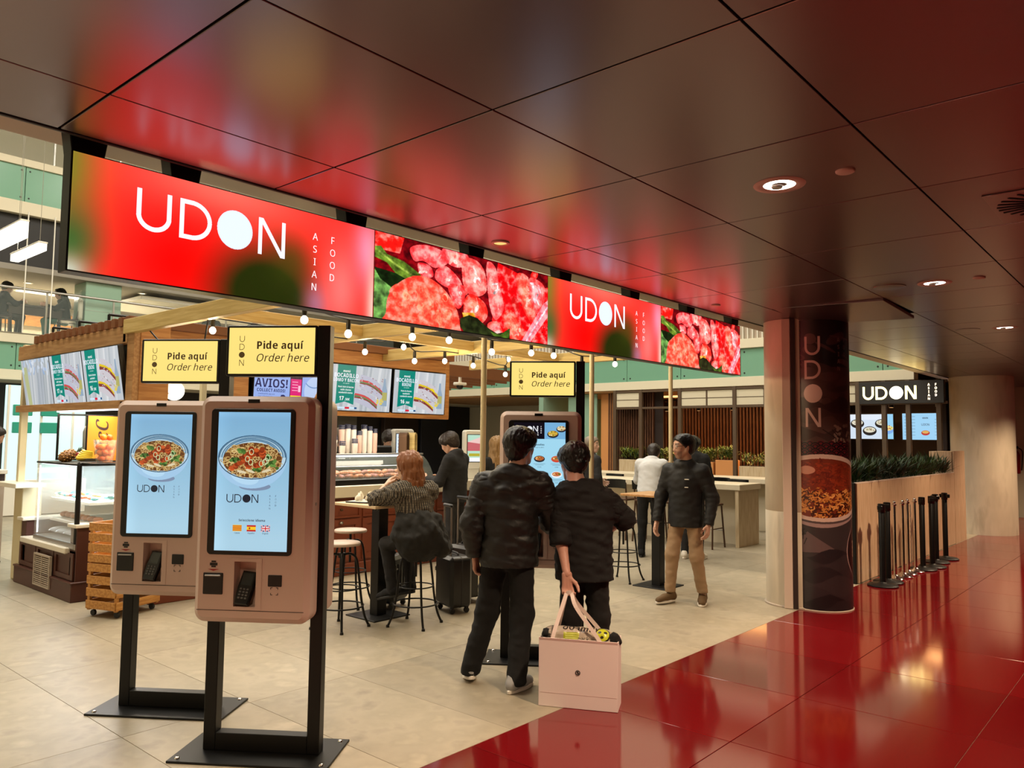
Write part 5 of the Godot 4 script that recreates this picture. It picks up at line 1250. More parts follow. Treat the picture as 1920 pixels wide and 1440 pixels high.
		sq.quad(Vector3(-0.11, 0.63, 0.065), Vector3(0.09, 0.63, 0.065), Vector3(0.09, 0.25, 0.065), Vector3(-0.11, 0.25, 0.065))
		part(t, "screen", sq, M.term_screen_a if i == 0 else M.term_screen_b)
		part(t, "stand", bx(Vector3(0, 0.075, -0.02), Vector3(0.2, 0.15, 0.12), 0.008), M.white_metal)
	# globe lamp and a small spotlight inside the canopy
	var gl := thing("globe_lamp", "glowing white globe lamp hanging inside the canopy behind the far kiosk", "pendant lamp", Vector3(3.78, 2.10, -7.95))
	part(gl, "globe", mb().ball(Vector3.ZERO, Vector3(0.10, 0.10, 0.10), 24), M.globe_glow)
	part(gl, "cord", mb().rod(Vector3(0, 0.1, 0), Vector3(0, 0.54, 0), 0.005, 6), M.black_metal)
	var ol := OmniLight3D.new()
	ol.name = "omni_light"; ol.light_energy = 0.5; ol.light_color = Color(1.0, 0.93, 0.80); ol.light_size = 0.09; ol.omni_range = 12.0; ol.omni_attenuation = 2.0; ol.shadow_enabled = true
	gl.add_child(ol)
	var sp := thing("spot_lamp", "small white spotlight under the canopy beside the globe lamp", "spotlight", Vector3(3.58, 2.06, -7.75))
	part(sp, "can", mb().rod(Vector3(-0.05, 0.05, 0), Vector3(0.02, -0.02, 0.03), 0.026, 12), M.white_metal)
	part(sp, "lamp_face", mb().ball(Vector3(0.024, -0.024, 0.032), Vector3(0.022, 0.022, 0.022), 12), M.bulb_soft)
	part(sp, "arm", mb().rod(Vector3(-0.05, 0.05, 0), Vector3(-0.05, 0.60, 0), 0.007, 6), M.white_metal)
	# charcoal pier and dark boards of the shop behind
	for i in 4:
		single("wall_board", bx(Vector3([18.9, 17.4, 14.2, 12.2][i], 1.4, NZ - 1.2 + i * 0.02), Vector3([1.2, 1.5, 2.6, 1.0][i], 2.78, 0.2), 0.01), [M.charcoal_blue, M.shop_brown, M.shop_grey, M.shop_brown][i], ["blue-grey pier of the dark shop across the hall", "brown wall board of the dark shop across the hall", "grey wall panel of the shop seen over the cup stacks", "brown strip of the shop seen left of the cup stacks"][i], "wall panel")
	var lw := thing("lit_shop_window", "bright white and teal shop window seen past the canopy's left post", "shop window", Vector3(5.55, 1.55, -17.8))
	part(lw, "lit_pane", bx(Vector3(0.25, 0.1, 0), Vector3(1.5, 1.9, 0.05), 0.01), M.shop_window)
	for i in 4: part(lw, "teal_box", bx(Vector3(-0.2 + (i % 2) * 0.5, 0.55 - (i / 2) * 0.35, 0.06), Vector3(0.34, 0.22, 0.08), 0.01), M.teal_paint)
	for i in 3: part(lw, "mullion", bx(Vector3(-0.45 + i * 0.6, 0.1, 0.04), Vector3(0.04, 1.9, 0.04)), M.white_metal)
	part(lw, "sill", bx(Vector3(0.25, -1.2, 0), Vector3(1.6, 0.7, 0.2), 0.01), M.white_metal)

func pillow(rx: float, rz: float, ry: float) -> MB:
	var m := mb().ball(Vector3.ZERO, Vector3(rx, ry, rz), 12)
	m.box(Vector3(0, 0, rz * 0.98), Vector3(rx * 1.2, 0.003, 0.02)); m.box(Vector3(0, 0, -rz * 0.98), Vector3(rx * 1.2, 0.003, 0.02))
	return m

func croissant() -> MB:
	var m := mb()
	for i in 9:
		var a := PI * (0.12 + 0.76 * i / 8.0)
		var r := 0.016 + 0.020 * sin(PI * (i + 1) / 10.0)
		m.ball(Vector3(cos(a) * 0.06, 0, sin(a) * 0.055 - 0.035), Vector3(r, r * 0.95, r * 1.05), 10)
	return m

func build_case_top() -> void:
	var y := 1.347
	var t := thing("juice_dispenser", "grey and white juice machine behind the fruit on the display case", "juice machine", Vector3(3.62, y, -8.95), -0.9)
	part(t, "body", bx(Vector3(0, 0.24, 0), Vector3(0.24, 0.48, 0.26), 0.02), M.white_metal)
	part(t, "dark_front", bx(Vector3(0.05, 0.24, 0.132), Vector3(0.10, 0.40, 0.006), 0.003), M.seam_grey)
	part(t, "tank", mb().lathe(PackedVector2Array([Vector2(0, 0.02), Vector2(0.085, 0.02), Vector2(0.09, 0.32), Vector2(0.07, 0.38), Vector2(0.0, 0.40)]), 20, Transform3D(Basis(), Vector3(-0.24, 0, 0.05))), M.steel)
	var gd := thing("glass_door", "black framed glass door panel standing behind the fruit", "glass door", Vector3(3.62, y, -9.35), -0.6)
	part(gd, "frame", ring_plate(Rect2(-0.45, 0.0, 0.9, 0.52), Rect2(-0.43, 0.02, 0.86, 0.48), -0.012, 0.012, Transform3D()), M.black_metal)
	part(gd, "pane", bx(Vector3(0, 0.26, 0), Vector3(0.86, 0.48, 0.006)), M.clear_glass)
	# orange board with script lettering set on end
	var p := Pic.new(256, 300, Color(0.90, 0.50, 0.06))
	p.im = Image.create(300, 256, false, Image.FORMAT_RGB8)
	p.w = 300; p.h = 256
	p.im.fill(Color(0.90, 0.50, 0.06))
	p.text(16, 52, "McC", 92, Color(0.16, 0.06, 0.03), true, -1, 0.25, "Droid Serif", 0.9)
	p.im.rotate_90(COUNTERCLOCKWISE)
	var ob := thing("orange_board", "orange sign board with dark lettering turned on end, behind the fruit tub", "sign board", Vector3(3.36, 1.36, -8.55), 0.12)
	part(ob, "board", bx(Vector3(0, 0.24, -0.012), Vector3(0.40, 0.48, 0.02), 0.003), M.black_metal)
	var q := mb()
	q.quad(Vector3(-0.19, 0.47, 0.0), Vector3(0.19, 0.47, 0.0), Vector3(0.19, 0.01, 0.0), Vector3(-0.19, 0.01, 0.0))
	part(ob, "printed_face", q, printed("orange_print", p.im, 0.5))
	# fruit
	for i in 2:
		var pa := thing("pineapple", ["pineapple lying on the display case, leaves to the right", "pineapple standing behind the bananas on the display case"][i], "pineapple", [Vector3(3.16, y + 0.062, -9.0), Vector3(3.34, y + 0.07, -8.80)][i], 0.0)
		pa.rotation = [Vector3(0.25, 0.3, -1.2), Vector3(0, 0, -0.5)][i]
		part(pa, "body", mb().ball(Vector3.ZERO, Vector3(0.06, 0.10, 0.06), 16), M.pineapple_skin)
		var bump := mb()
		for r in 6:
			for k in 9:
				var a := TAU * (k + 0.5 * (r % 2)) / 9.0
				var yy := -0.07 + r * 0.028
				var rr := 0.06 * sqrt(maxf(0.0, 1.0 - (yy / 0.1) ** 2))
				bump.ball(Vector3(cos(a) * rr, yy, sin(a) * rr), Vector3(0.010, 0.010, 0.010), 6)
		part(pa, "scales", bump, M.pineapple_scale)
		var lv := mb()
		for k in 16:
			var a := k * 2.4
			blade(lv, Vector3(0, 0.09, 0), Vector3(cos(a) * 0.7, 1.2 + (k % 3) * 0.5, sin(a) * 0.7).normalized(), 0.10 + (k % 4) * 0.015, 0.02, 0.3)
		part(pa, "leaves", lv, M.leaf_a)
	var bw := single("fruit_bowl", mb().lathe(PackedVector2Array([Vector2(0, 0.006), Vector2(0.06, 0.006), Vector2(0.13, 0.05), Vector2(0.135, 0.05), Vector2(0.07, 0.0), Vector2(0.0, 0.0)]), 28), M.worktop, "white bowl under the bananas on the display case", "bowl", Vector3(3.22, y, -8.56))
	var bn := thing("banana_bunch", "bunch of yellow bananas in the white bowl", "bananas", Vector3(3.22, y + 0.06, -8.56))
	for i in 5:
		var a := -0.5 + i * 0.22
		part(bn, "banana", mb().tube(curve([Vector3(-0.02, 0.07, -0.10), Vector3(-0.06 - i * 0.012, 0.06 - i * 0.016, -0.03), Vector3(-0.06 - i * 0.012, 0.05 - i * 0.016, 0.05), Vector3(-0.02, 0.05 - i * 0.014, 0.12)], 4), [0.006, 0.012, 0.016, 0.018, 0.019, 0.019, 0.019, 0.019, 0.018, 0.017, 0.014, 0.009, 0.005], 10), M.banana_skin)
	single("apple", mb().ball(Vector3.ZERO, Vector3(0.036, 0.033, 0.036), 16), M.apple_skin, "red apple beside the bananas in the white bowl", "apple", Vector3(3.16, y + 0.078, -8.69))
	var tub := single("fruit_tub", mb().lathe(PackedVector2Array([Vector2(0.0, 0.003), Vector2(0.07, 0.003), Vector2(0.105, 0.22), Vector2(0.112, 0.22), Vector2(0.11, 0.215), Vector2(0.075, 0.0), Vector2(0.0, 0.0)]), 28), M.clear_glass, "clear plastic tub heaped with oranges on the display case", "tub", Vector3(3.22, y + 0.02, -8.20))
	var rng := RandomNumberGenerator.new()
	rng.seed = 9
	var og := mb().ball(Vector3.ZERO, Vector3(0.033, 0.031, 0.033), 14).mesh()
	for i in 17:
		var lay := i / 5
		var a := (i % 5) * TAU / 5 + lay * 0.6
		var r := 0.034 + lay * 0.011
		single("orange", og, [M.orange_skin, M.orange_skin_b][i % 2], "small orange in the clear tub on the display case", "orange", Vector3(3.22 + cos(a) * r, y + 0.055 + lay * 0.058, -8.20 + sin(a) * r) if i < 15 else Vector3(3.20 + (i - 15) * 0.06, y + 0.055 + 3.6 * 0.058, -8.20), 0.0, "oranges in the clear tub")
	single("support_board", bx(Vector3(3.3, 1.3535, -8.2), Vector3(0.5, 0.012, 0.28), 0.004), M.black_metal, "black ledge under the orange tub at the display case corner", "ledge")
	var bag := thing("dark_basket", "dark grey fabric basket with wooden rim, right of the orange tub", "basket", Vector3(3.50, y + 0.02, -8.24))
	part(bag, "fabric_body", mb().lathe(PackedVector2Array([Vector2(0, 0.03), Vector2(0.10, 0.03), Vector2(0.105, 0.12), Vector2(0.085, 0.18), Vector2(0.04, 0.205), Vector2(0, 0.21)]), 24), M.charcoal_blue)
	part(bag, "rim", mb().lathe(PackedVector2Array([Vector2(0, 0.0), Vector2(0.10, 0.0), Vector2(0.105, 0.03), Vector2(0, 0.03)]), 24), M.bronze)

func build_crates() -> void:
	# two stacked slatted crates on castors, turned a little
	for i in 2:
		var t := thing("wooden_crate", ["lower pine crate on castors beside the brown counter", "upper pine crate standing on the crate with castors"][i], "crate", Vector3(3.18, [0.0, 0.475][i], -7.52), 0.36, "stacked pine crates")
		var w := 0.50
		var dp := 0.36
		var y0: float = [0.06, 0.0][i]
		var hh: float = [0.41, 0.36][i]
		for k in 4:
			var y := y0 + 0.05 + k * (hh - 0.08) / 3.0
			for s in [-1, 1]:
				part(t, "slat", bx(Vector3(0, y, s * dp / 2), Vector3(w, 0.072, 0.014), 0.002), M.pine_x)
				part(t, "slat", bx(Vector3(s * w / 2, y, 0), Vector3(0.014, 0.072, dp - 0.02), 0.002), M.pine_x)
		for sx in [-1, 1]:
			for sz in [-1, 1]: part(t, "corner_batten", bx(Vector3(sx * (w / 2 - 0.02), y0 + hh / 2, sz * (dp / 2 - 0.02)), Vector3(0.03, hh, 0.03), 0.002), M.pine_x)
		part(t, "bottom_board", bx(Vector3(0, y0 + 0.02, 0), Vector3(w - 0.03, 0.02, dp - 0.03)), M.pine_x)
		if i == 0:
			for sx in [-1, 1]:
				for sz in [-1, 1]: part(t, "castor", mb().lathe(PackedVector2Array([Vector2(0, -0.012), Vector2(0.026, -0.012), Vector2(0.028, 0.0), Vector2(0.026, 0.012), Vector2(0, 0.012)]), 14, Transform3D(Basis(Vector3(0, 0, 1), PI / 2), Vector3(sx * 0.2, 0.03, sz * 0.14))), M.charcoal)

# ------------------------------------------------------------------ pergola beams, posts and festoon lights
func build_pergola() -> void:
	var zf := -4.25
	var xs := [3.0, 4.53, 6.02, 7.50]
	var t := thing("pergola_frame", "pale timber beam grid on slim posts behind the banner", "pergola", Vector3.ZERO)
	for i in 4:
		part(t, "long_beam", bx(Vector3(xs[i], 2.62, (zf - 7.28) / 2), Vector3(0.07, 0.13, zf + 7.28), 0.004), M.beam_z)
		if i > 0:
			part(t, "post", mb().lathe(PackedVector2Array([Vector2(0.0, 0.0), Vector2(0.023, 0.0), Vector2(0.023, 2.56), Vector2(0.0, 2.56)]), 16, Transform3D(Basis(), Vector3(xs[i], 0, zf))), M.post_paint)
			part(t, "post_foot", mb().lathe(PackedVector2Array([Vector2(0.0, 0.0), Vector2(0.06, 0.0), Vector2(0.06, 0.006), Vector2(0.023, 0.012)]), 16, Transform3D(Basis(), Vector3(xs[i], 0, zf))), M.post_paint)
	for z in [zf, -5.8]:
		part(t, "cross_beam", bx(Vector3(5.27, 2.63, z), Vector3(4.46, 0.10, 0.06), 0.004), M.beam_x)
	# the festoon: cables first, then every bulb
	var rows := [[[3.08, 2.45], [3.455, 2.394], [4.073, 2.436], [4.477, 2.452], [5.0, 2.402], [5.542, 2.442], [5.88, 2.446], [6.342, 2.379], [6.94, 2.448]],
		[[3.15, 2.50], [4.71, 2.466], [5.20, 2.56], [5.35, 2.43], [5.78, 2.465], [6.22, 2.45], [6.81, 2.57], [6.76, 2.39]]]
	var names := ["first", "second", "third", "fourth", "fifth", "sixth", "seventh", "eighth", "ninth"]
	for r in 2:
		var z: float = [-4.6, -6.0][r]
		var pts := [Vector3(3.04, 2.57, z)]
		for q in rows[r]: pts.append(Vector3(q[0], q[1] + 0.105, z))
		pts.sort_custom(func(a, b): return a.x < b.x)
		pts.append(Vector3(7.55, 2.60, z))
		var cb := thing("festoon_cable", ["black festoon cable of the front light string", "black festoon cable of the rear light string"][r], "cable", Vector3.ZERO)
		var w := mb()
		w.tube(curve(pts, 4), 0.006, 6)
		part(cb, "cable", w, M.black_plastic)
		var i := 0
		for q in rows[r]:
			var b := thing("festoon_bulb", "glowing round bulb, %s from the left on the %s light string" % [names[i], ["front", "rear"][r]], "light bulb", Vector3(q[0], q[1], z), 0.0, "festoon bulbs")
			part(b, "socket", mb().lathe(PackedVector2Array([Vector2(0.0, 0.10), Vector2(0.016, 0.10), Vector2(0.018, 0.06), Vector2(0.017, 0.03), Vector2(0.0, 0.028)]), 14), M.black_plastic)
			part(b, "bulb", mb().ball(Vector3.ZERO, Vector3(0.027, 0.03, 0.027), 16), M.bulb_glow)
			var l := OmniLight3D.new()
			l.name = "omni_light"
			l.light_energy = 0.10
			l.light_color = Color(1.0, 0.88, 0.68)
			l.light_size = 0.025
			l.omni_range = 12.0
			l.omni_attenuation = 2.0
			l.shadow_enabled = true
			b.add_child(l)
			i += 1
	var wr := single("loose_wire", mb().tube(curve([Vector3(3.02, 2.58, -6.9), Vector3(3.10, 2.36, -6.6), Vector3(3.14, 2.33, -6.2), Vector3(3.05, 2.52, -5.9), Vector3(3.0, 2.57, -5.8)]), 0.007, 6), M.black_plastic, "loose black wire looping under the first beam by the canopy corner", "wire")
	# dome camera on the canopy's right end
	var cm := thing("dome_camera", "small dome camera under the slatted end of the canopy", "camera", Vector3(7.62, 2.34, -7.6))
	part(cm, "mount", bx(Vector3(0, 0.05, 0), Vector3(0.16, 0.04, 0.12), 0.01), M.white_metal)
	part(cm, "dome", mb().ball(Vector3(0, 0.02, 0), Vector3(0.05, 0.05, 0.05), 16), M.black_plastic)
	part(cm, "stem", bx(Vector3(0, 0.14, 0), Vector3(0.03, 0.16, 0.03)), M.white_metal)

# ------------------------------------------------------------------ tables, stools, bars, luggage, shopping bag
func bar_table(label: String, at: Vector3, top: Material) -> void:
	var t := thing("bar_table", label, "table", at, 0.0, "square bar tables")
	part(t, "base_plate", bx(Vector3(0, 0.006, 0), Vector3(0.42, 0.012, 0.42), 0.002), M.black_metal)
	part(t, "column", bx(Vector3(0, 0.51, 0), Vector3(0.11, 1.0, 0.11), 0.004), M.black_metal)
	part(t, "tabletop", bx(Vector3(0, 1.025, 0), Vector3(0.62, 0.026, 0.62), 0.004), top)

func swivel_stool(label: String, at: Vector3, turn: float, seat_y: float, seat: Material) -> void:
	var t := thing("swivel_stool", label, "stool", at, turn, "round swivel stools")
	part(t, "seat", mb().lathe(PackedVector2Array([Vector2(0, seat_y), Vector2(0.15, seat_y), Vector2(0.158, seat_y - 0.006), Vector2(0.16, seat_y - 0.016), Vector2(0.155, seat_y - 0.028), Vector2(0.0, seat_y - 0.03)]), 32), seat)
	part(t, "spindle", mb().rod(Vector3(0, 0.42, 0), Vector3(0, seat_y - 0.03, 0), 0.012, 10), M.black_metal)
	part(t, "hub", mb().lathe(PackedVector2Array([Vector2(0, 0.60), Vector2(0.03, 0.60), Vector2(0.03, 0.64), Vector2(0, 0.64)]), 14), M.black_metal)
	for i in 4:
		var a := PI / 4 + PI / 2 * i
		var d := Vector3(cos(a), 0, sin(a))
		part(t, "leg", mb().tube(curve([d * 0.02 + Vector3(0, 0.625, 0), d * 0.075 + Vector3(0, 0.63, 0), d * 0.125 + Vector3(0, 0.585, 0), d * 0.15 + Vector3(0, 0.44, 0), d * 0.175 + Vector3(0, 0.24, 0), d * 0.205 + Vector3(0, 0.10, 0), d * 0.245 + Vector3(0, 0.008, 0)], 4), 0.0105, 8), M.black_metal)
		part(t, "foot_cap", mb().lathe(PackedVector2Array([Vector2(0, 0), Vector2(0.016, 0), Vector2(0.014, 0.02), Vector2(0, 0.024)]), 10, Transform3D(Basis(), d * 0.245)), M.black_plastic)
	part(t, "foot_ring", mb().tube(PackedVector3Array(range(28).map(func(k): return Vector3(cos(TAU * k / 28) * 0.195, 0.19, sin(TAU * k / 28) * 0.195))), 0.007, 8, false, true), M.black_metal)
	part(t, "inner_ring", mb().tube(PackedVector3Array(range(24).map(func(k): return Vector3(cos(TAU * k / 24) * 0.155, 0.34, sin(TAU * k / 24) * 0.155))), 0.006, 6, false, true), M.black_metal)

func bar_chair(label: String) -> Node3D:
	var t := thing("bar_chair", label, "bar chair", Vector3.ZERO, 0.0, "bar chairs along the white bars")
	part(t, "seat", mb().prism(rounded(0.40, 0.38, 0.04), -0.018, 0.018, 0.008, Transform3D(Basis(Vector3.RIGHT, -PI / 2), Vector3(0, 0.66, 0))), M.walnut)
	var back := PackedVector2Array()
	for i in 9: back.append(Vector2(-0.20 + i * 0.05, 0.045 * (1.0 - ((i - 4) / 4.0) ** 2)))
	for i in 9: back.append(Vector2(0.20 - i * 0.05, -0.018 + 0.045 * (1.0 - ((4 - i) / 4.0) ** 2)))
	part(t, "backrest", mb().prism(back, -0.075, 0.075, 0.004, Transform3D(Basis(Vector3.RIGHT, PI / 2 - 0.12), Vector3(0, 0.915, -0.215))), M.black_plastic)
	for s in [-1, 1]:
		part(t, "leg", mb().rod(Vector3(s * 0.20, 0.0, 0.20), Vector3(s * 0.165, 0.65, 0.16), 0.014, 8), M.walnut)
		part(t, "leg", mb().tube(PackedVector3Array([Vector3(s * 0.20, 0.0, -0.22), Vector3(s * 0.18, 0.65, -0.165), Vector3(s * 0.185, 0.94, -0.20)]), 0.014, 8), M.walnut)
		part(t, "side_rail", mb().rod(Vector3(s * 0.19, 0.30, 0.185), Vector3(s * 0.19, 0.30, -0.195), 0.008, 6), M.walnut)
	part(t, "foot_rail", mb().rod(Vector3(-0.19, 0.26, 0.188), Vector3(0.19, 0.26, 0.188), 0.008, 6), M.steel)
	return t

func build_tables() -> void:
	bar_table("square bar table with black column beside the red-haired seated woman", Vector3(4.73, 0, -5.74), M.table_pale)
	bar_table("square bar table with oak top and black column behind the walking man", Vector3(7.86, 0, -4.62), M.table_wood)
	swivel_stool("round swivel stool with a pale worn seat, nearest behind the order kiosk", Vector3(4.20, 0, -5.60), 0.2, 0.735, M.seat_pale)
	swivel_stool("round swivel stool with a pale worn seat, behind the bar table column", Vector3(4.80, 0, -6.27), 0.5, 0.74, M.seat_pale)
	swivel_stool("round swivel stool carrying the red-haired woman", Vector3(4.72, 0, -5.22), 0.35, 0.70, M.seat_brown)
	swivel_stool("round swivel stool with reddish wooden seat beside the black-hooded person's elbow", Vector3(7.85, 0, -5.08), 0.1, 0.70, M.seat_red)
	# tray with crumpled paper on the table
	var tr := thing("serving_tray", "black serving tray with a paper sheet on the bar table", "tray", Vector3(4.66, 1.038, -5.86), 0.3)
	part(tr, "tray", mb().prism(rounded(0.34, 0.26, 0.03), 0.0, 0.012, 0.003, Transform3D(Basis(Vector3.RIGHT, -PI / 2), Vector3.ZERO)), M.black_plastic)
	part(tr, "paper_sheet", bx(Vector3(-0.02, 0.0135, 0.0), Vector3(0.27, 0.002, 0.2), 0.0), M.paper_white)
	var rng := RandomNumberGenerator.new()
	rng.seed = 12
	for i in 3:
		var m := Field.new(Vector3(-0.08, -0.07, -0.08), Vector3(0.08, 0.09, 0.08), 0.008)
		for k in 5: m.cap(Vector3(rng.randf_range(-0.03, 0.03), rng.randf_range(-0.02, 0.01), rng.randf_range(-0.03, 0.03)), Vector3(rng.randf_range(-0.03, 0.03), rng.randf_range(0.0, 0.05), rng.randf_range(-0.03, 0.03)), 0.022, 0.008, 0.004)
		m.rough(0.006, 34.0, 50 + i)
		single("crumpled_napkin", m.build(mb()), M.paper_white, "crumpled white paper napkin on the tray, %s of three" % ["leftmost", "middle", "rightmost"][i], "napkin", Vector3(4.60 + i * 0.075, 1.085, -5.86 + i * 0.03), 0.0, "napkins on the tray")
	# long white bars with chairs
	for i in 2:
		var x: float = [11.82, 13.9][i]
		var z1: float = [-5.30, -5.6][i]
		var t := thing("long_bar", ["long pale bar counter with a thick panel end, facing the walking man", "second long pale bar counter, behind the first one"][i], "bar counter", Vector3(x, 0, z1), 0.0, "long pale bars")
		part(t, "counter_top", bx(Vector3(0, 0.925, -2.1), Vector3(0.78, 0.09, 4.24), 0.006), M.bar_pale)
		part(t, "end_panel", bx(Vector3(0, 0.44, -0.04), Vector3(0.74, 0.88, 0.06), 0.004), M.pale_wood_y)
		part(t, "end_panel", bx(Vector3(0, 0.44, -4.1), Vector3(0.74, 0.88, 0.06), 0.004), M.pale_wood_y)
		part(t, "centre_panel", bx(Vector3(0, 0.44, -2.07), Vector3(0.05, 0.88, 4.0), 0.004), M.bar_pale)
		for k in 4: part(t, "edge_tab", bx(Vector3(-0.30, 0.86, -0.72 - k * 0.9), Vector3(0.05, 0.05, 0.08), 0.003), M.bar_pale)
	var bc := bar_chair("dark-backed bar chair nearest the panel end of the first bar")
	bc.position = Vector3(11.20, 0, -5.72)
	bc.rotation.y = PI / 2
	var say := ["second bar chair on the near side of the first bar", "third bar chair on the near side of the first bar", "fourth bar chair on the near side of the first bar", "first dark-backed bar chair on the far side of the first bar", "second dark-backed bar chair on the far side of the first bar", "third dark-backed bar chair on the far side of the first bar", "fourth dark-backed bar chair on the far side of the first bar", "bar chair at the second bar beside the white column", "bar chair at the second bar, left of the one by the column"]
	var pos := [[11.18, -6.30, 1], [11.18, -6.72, 1], [11.18, -7.25, 1], [12.45, -5.9, -1], [12.45, -6.6, -1], [12.45, -7.5, -1], [12.45, -8.4, -1], [13.25, -6.4, 1], [13.25, -7.4, 1]]
	for i in 9: dup(bc, Vector3(pos[i][0], 0, pos[i][1]), PI / 2 * pos[i][2], say[i])
	var cl := thing("beige_counter", "beige counter with pale rail at the picture's left edge, before the grey-hooded person", "counter", Vector3(2.35, 0, -10.8))
	part(cl, "body", bx(Vector3(0, 0.52, 0), Vector3(1.4, 1.04, 0.4), 0.006), M.soffit_paint)
	part(cl, "dark_band", bx(Vector3(0, 1.10, 0), Vector3(1.4, 0.12, 0.40), 0.004), M.seam_grey)
	part(cl, "rail_top", bx(Vector3(0, 1.185, 0.0), Vector3(1.44, 0.05, 0.44), 0.006), M.worktop)
	single("wall_pier", bx(Vector3(3.25, 1.4, -13.2), Vector3(0.35, 2.8, 0.4), 0.01), M.soffit_paint, "beige pier behind the grey-hooded person at the left edge", "wall pier")
	# suitcases
	suitcase("dark ribbed cabin suitcase with raised handle beside the red-haired woman", Vector3(5.35, 0, -5.38), 1.25, 0.53, 1.0)
	suitcase("black suitcase with raised handle behind the ribbed one", Vector3(5.78, 0, -5.62), 1.45, 0.56, 1.04)
	suitcase("dark soft bag on wheels standing behind the bar table column", Vector3(5.05, 0, -5.95), 0.4, 0.50, 0.0)
	# shopping bag in the boy's hand
	var b := thing("shopping_bag", "large pink-lit white paper shopping bag full of groceries, held by the shorter person in black", "shopping bag", Vector3(4.045, 0, -2.935), atan2(-0.89, 0.455))
	var w := 0.487
	var hgt := 0.415
	var dp := 0.185
	for s in [-1, 1]:
		part(b, "panel", bx(Vector3(0, hgt / 2 + 0.002, s * dp / 2), Vector3(w, hgt, 0.004), 0.001), M.bag_paper)
		part(b, "gusset", mb().prism(PackedVector2Array([Vector2(-dp / 2, 0.0), Vector2(-dp / 2, hgt), Vector2(0, hgt - 0.01), Vector2(dp / 2, hgt), Vector2(dp / 2, 0.0)]), -0.002, 0.002, 0.0, Transform3D(Basis(Vector3.UP, PI / 2), Vector3(s * w / 2, 0.002, 0))), M.bag_paper)
	part(b, "bottom", bx(Vector3(0, 0.004, 0), Vector3(w, 0.006, dp), 0.001), M.bag_paper)
	part(b, "turned_hem", bx(Vector3(0, hgt - 0.005, dp / 2 + 0.002), Vector3(w, 0.012, 0.002)), M.bag_hem)
	part(b, "fold_line", bx(Vector3(0, 0.085, dp / 2 + 0.0022), Vector3(w * 0.96, 0.002, 0.001)), M.bag_hem)
	var em := mb()
	em.tube(PackedVector3Array(range(20).map(func(k): return Vector3(cos(TAU * k / 20) * 0.0135, 0.218 + sin(TAU * k / 20) * 0.0135, dp / 2 + 0.003))), 0.0025, 6, false, true)
	em.box(Vector3(0, 0.218, dp / 2 + 0.003), Vector3(0.005, 0.018, 0.003)); em.box(Vector3(0.004, 0.214, dp / 2 + 0.003), Vector3(0.010, 0.005, 0.003)); em.box(Vector3(-0.003, 0.222, dp / 2 + 0.003), Vector3(0.008, 0.004, 0.003))
	part(b, "round_emblem", em, M.charcoal)
	for s in [-1, 1]:
		var z: float = s * dp / 2 * 0.9
		var st := mb()
		var top := Vector3(-0.078, 0.675, 0.0)
		strap(st, [Vector3(-0.165, hgt - 0.06, z), Vector3(-0.158, hgt + 0.01, z), Vector3(-0.125, 0.55, z * 0.5), top + Vector3(-0.012, 0, 0)], 0.024)
		strap(st, [top + Vector3(-0.012, 0, 0), top + Vector3(0.02, 0.004, 0), Vector3(-0.02, 0.60, z * 0.5), Vector3(0.125, hgt + 0.01, z), Vector3(0.145, hgt - 0.06, z)], 0.024)
		part(b, "strap", st, M.bag_strap)
	grocery()

func strap(m: MB, pts: Array, wd: float) -> void:
	var c := curve(pts, 6)
	for i in c.size() - 1:
		var d := (c[i + 1] - c[i]).normalized()
		var sd := d.cross(Vector3(0, 0, 1)).normalized() * wd / 2
		var nz := Vector3(0, 0, 0.0015)
		m.quad(c[i] - sd + nz, c[i + 1] - sd + nz, c[i + 1] + sd + nz, c[i] + sd + nz)
		m.quad(c[i] + sd - nz, c[i + 1] + sd - nz, c[i + 1] - sd - nz, c[i] - sd - nz)

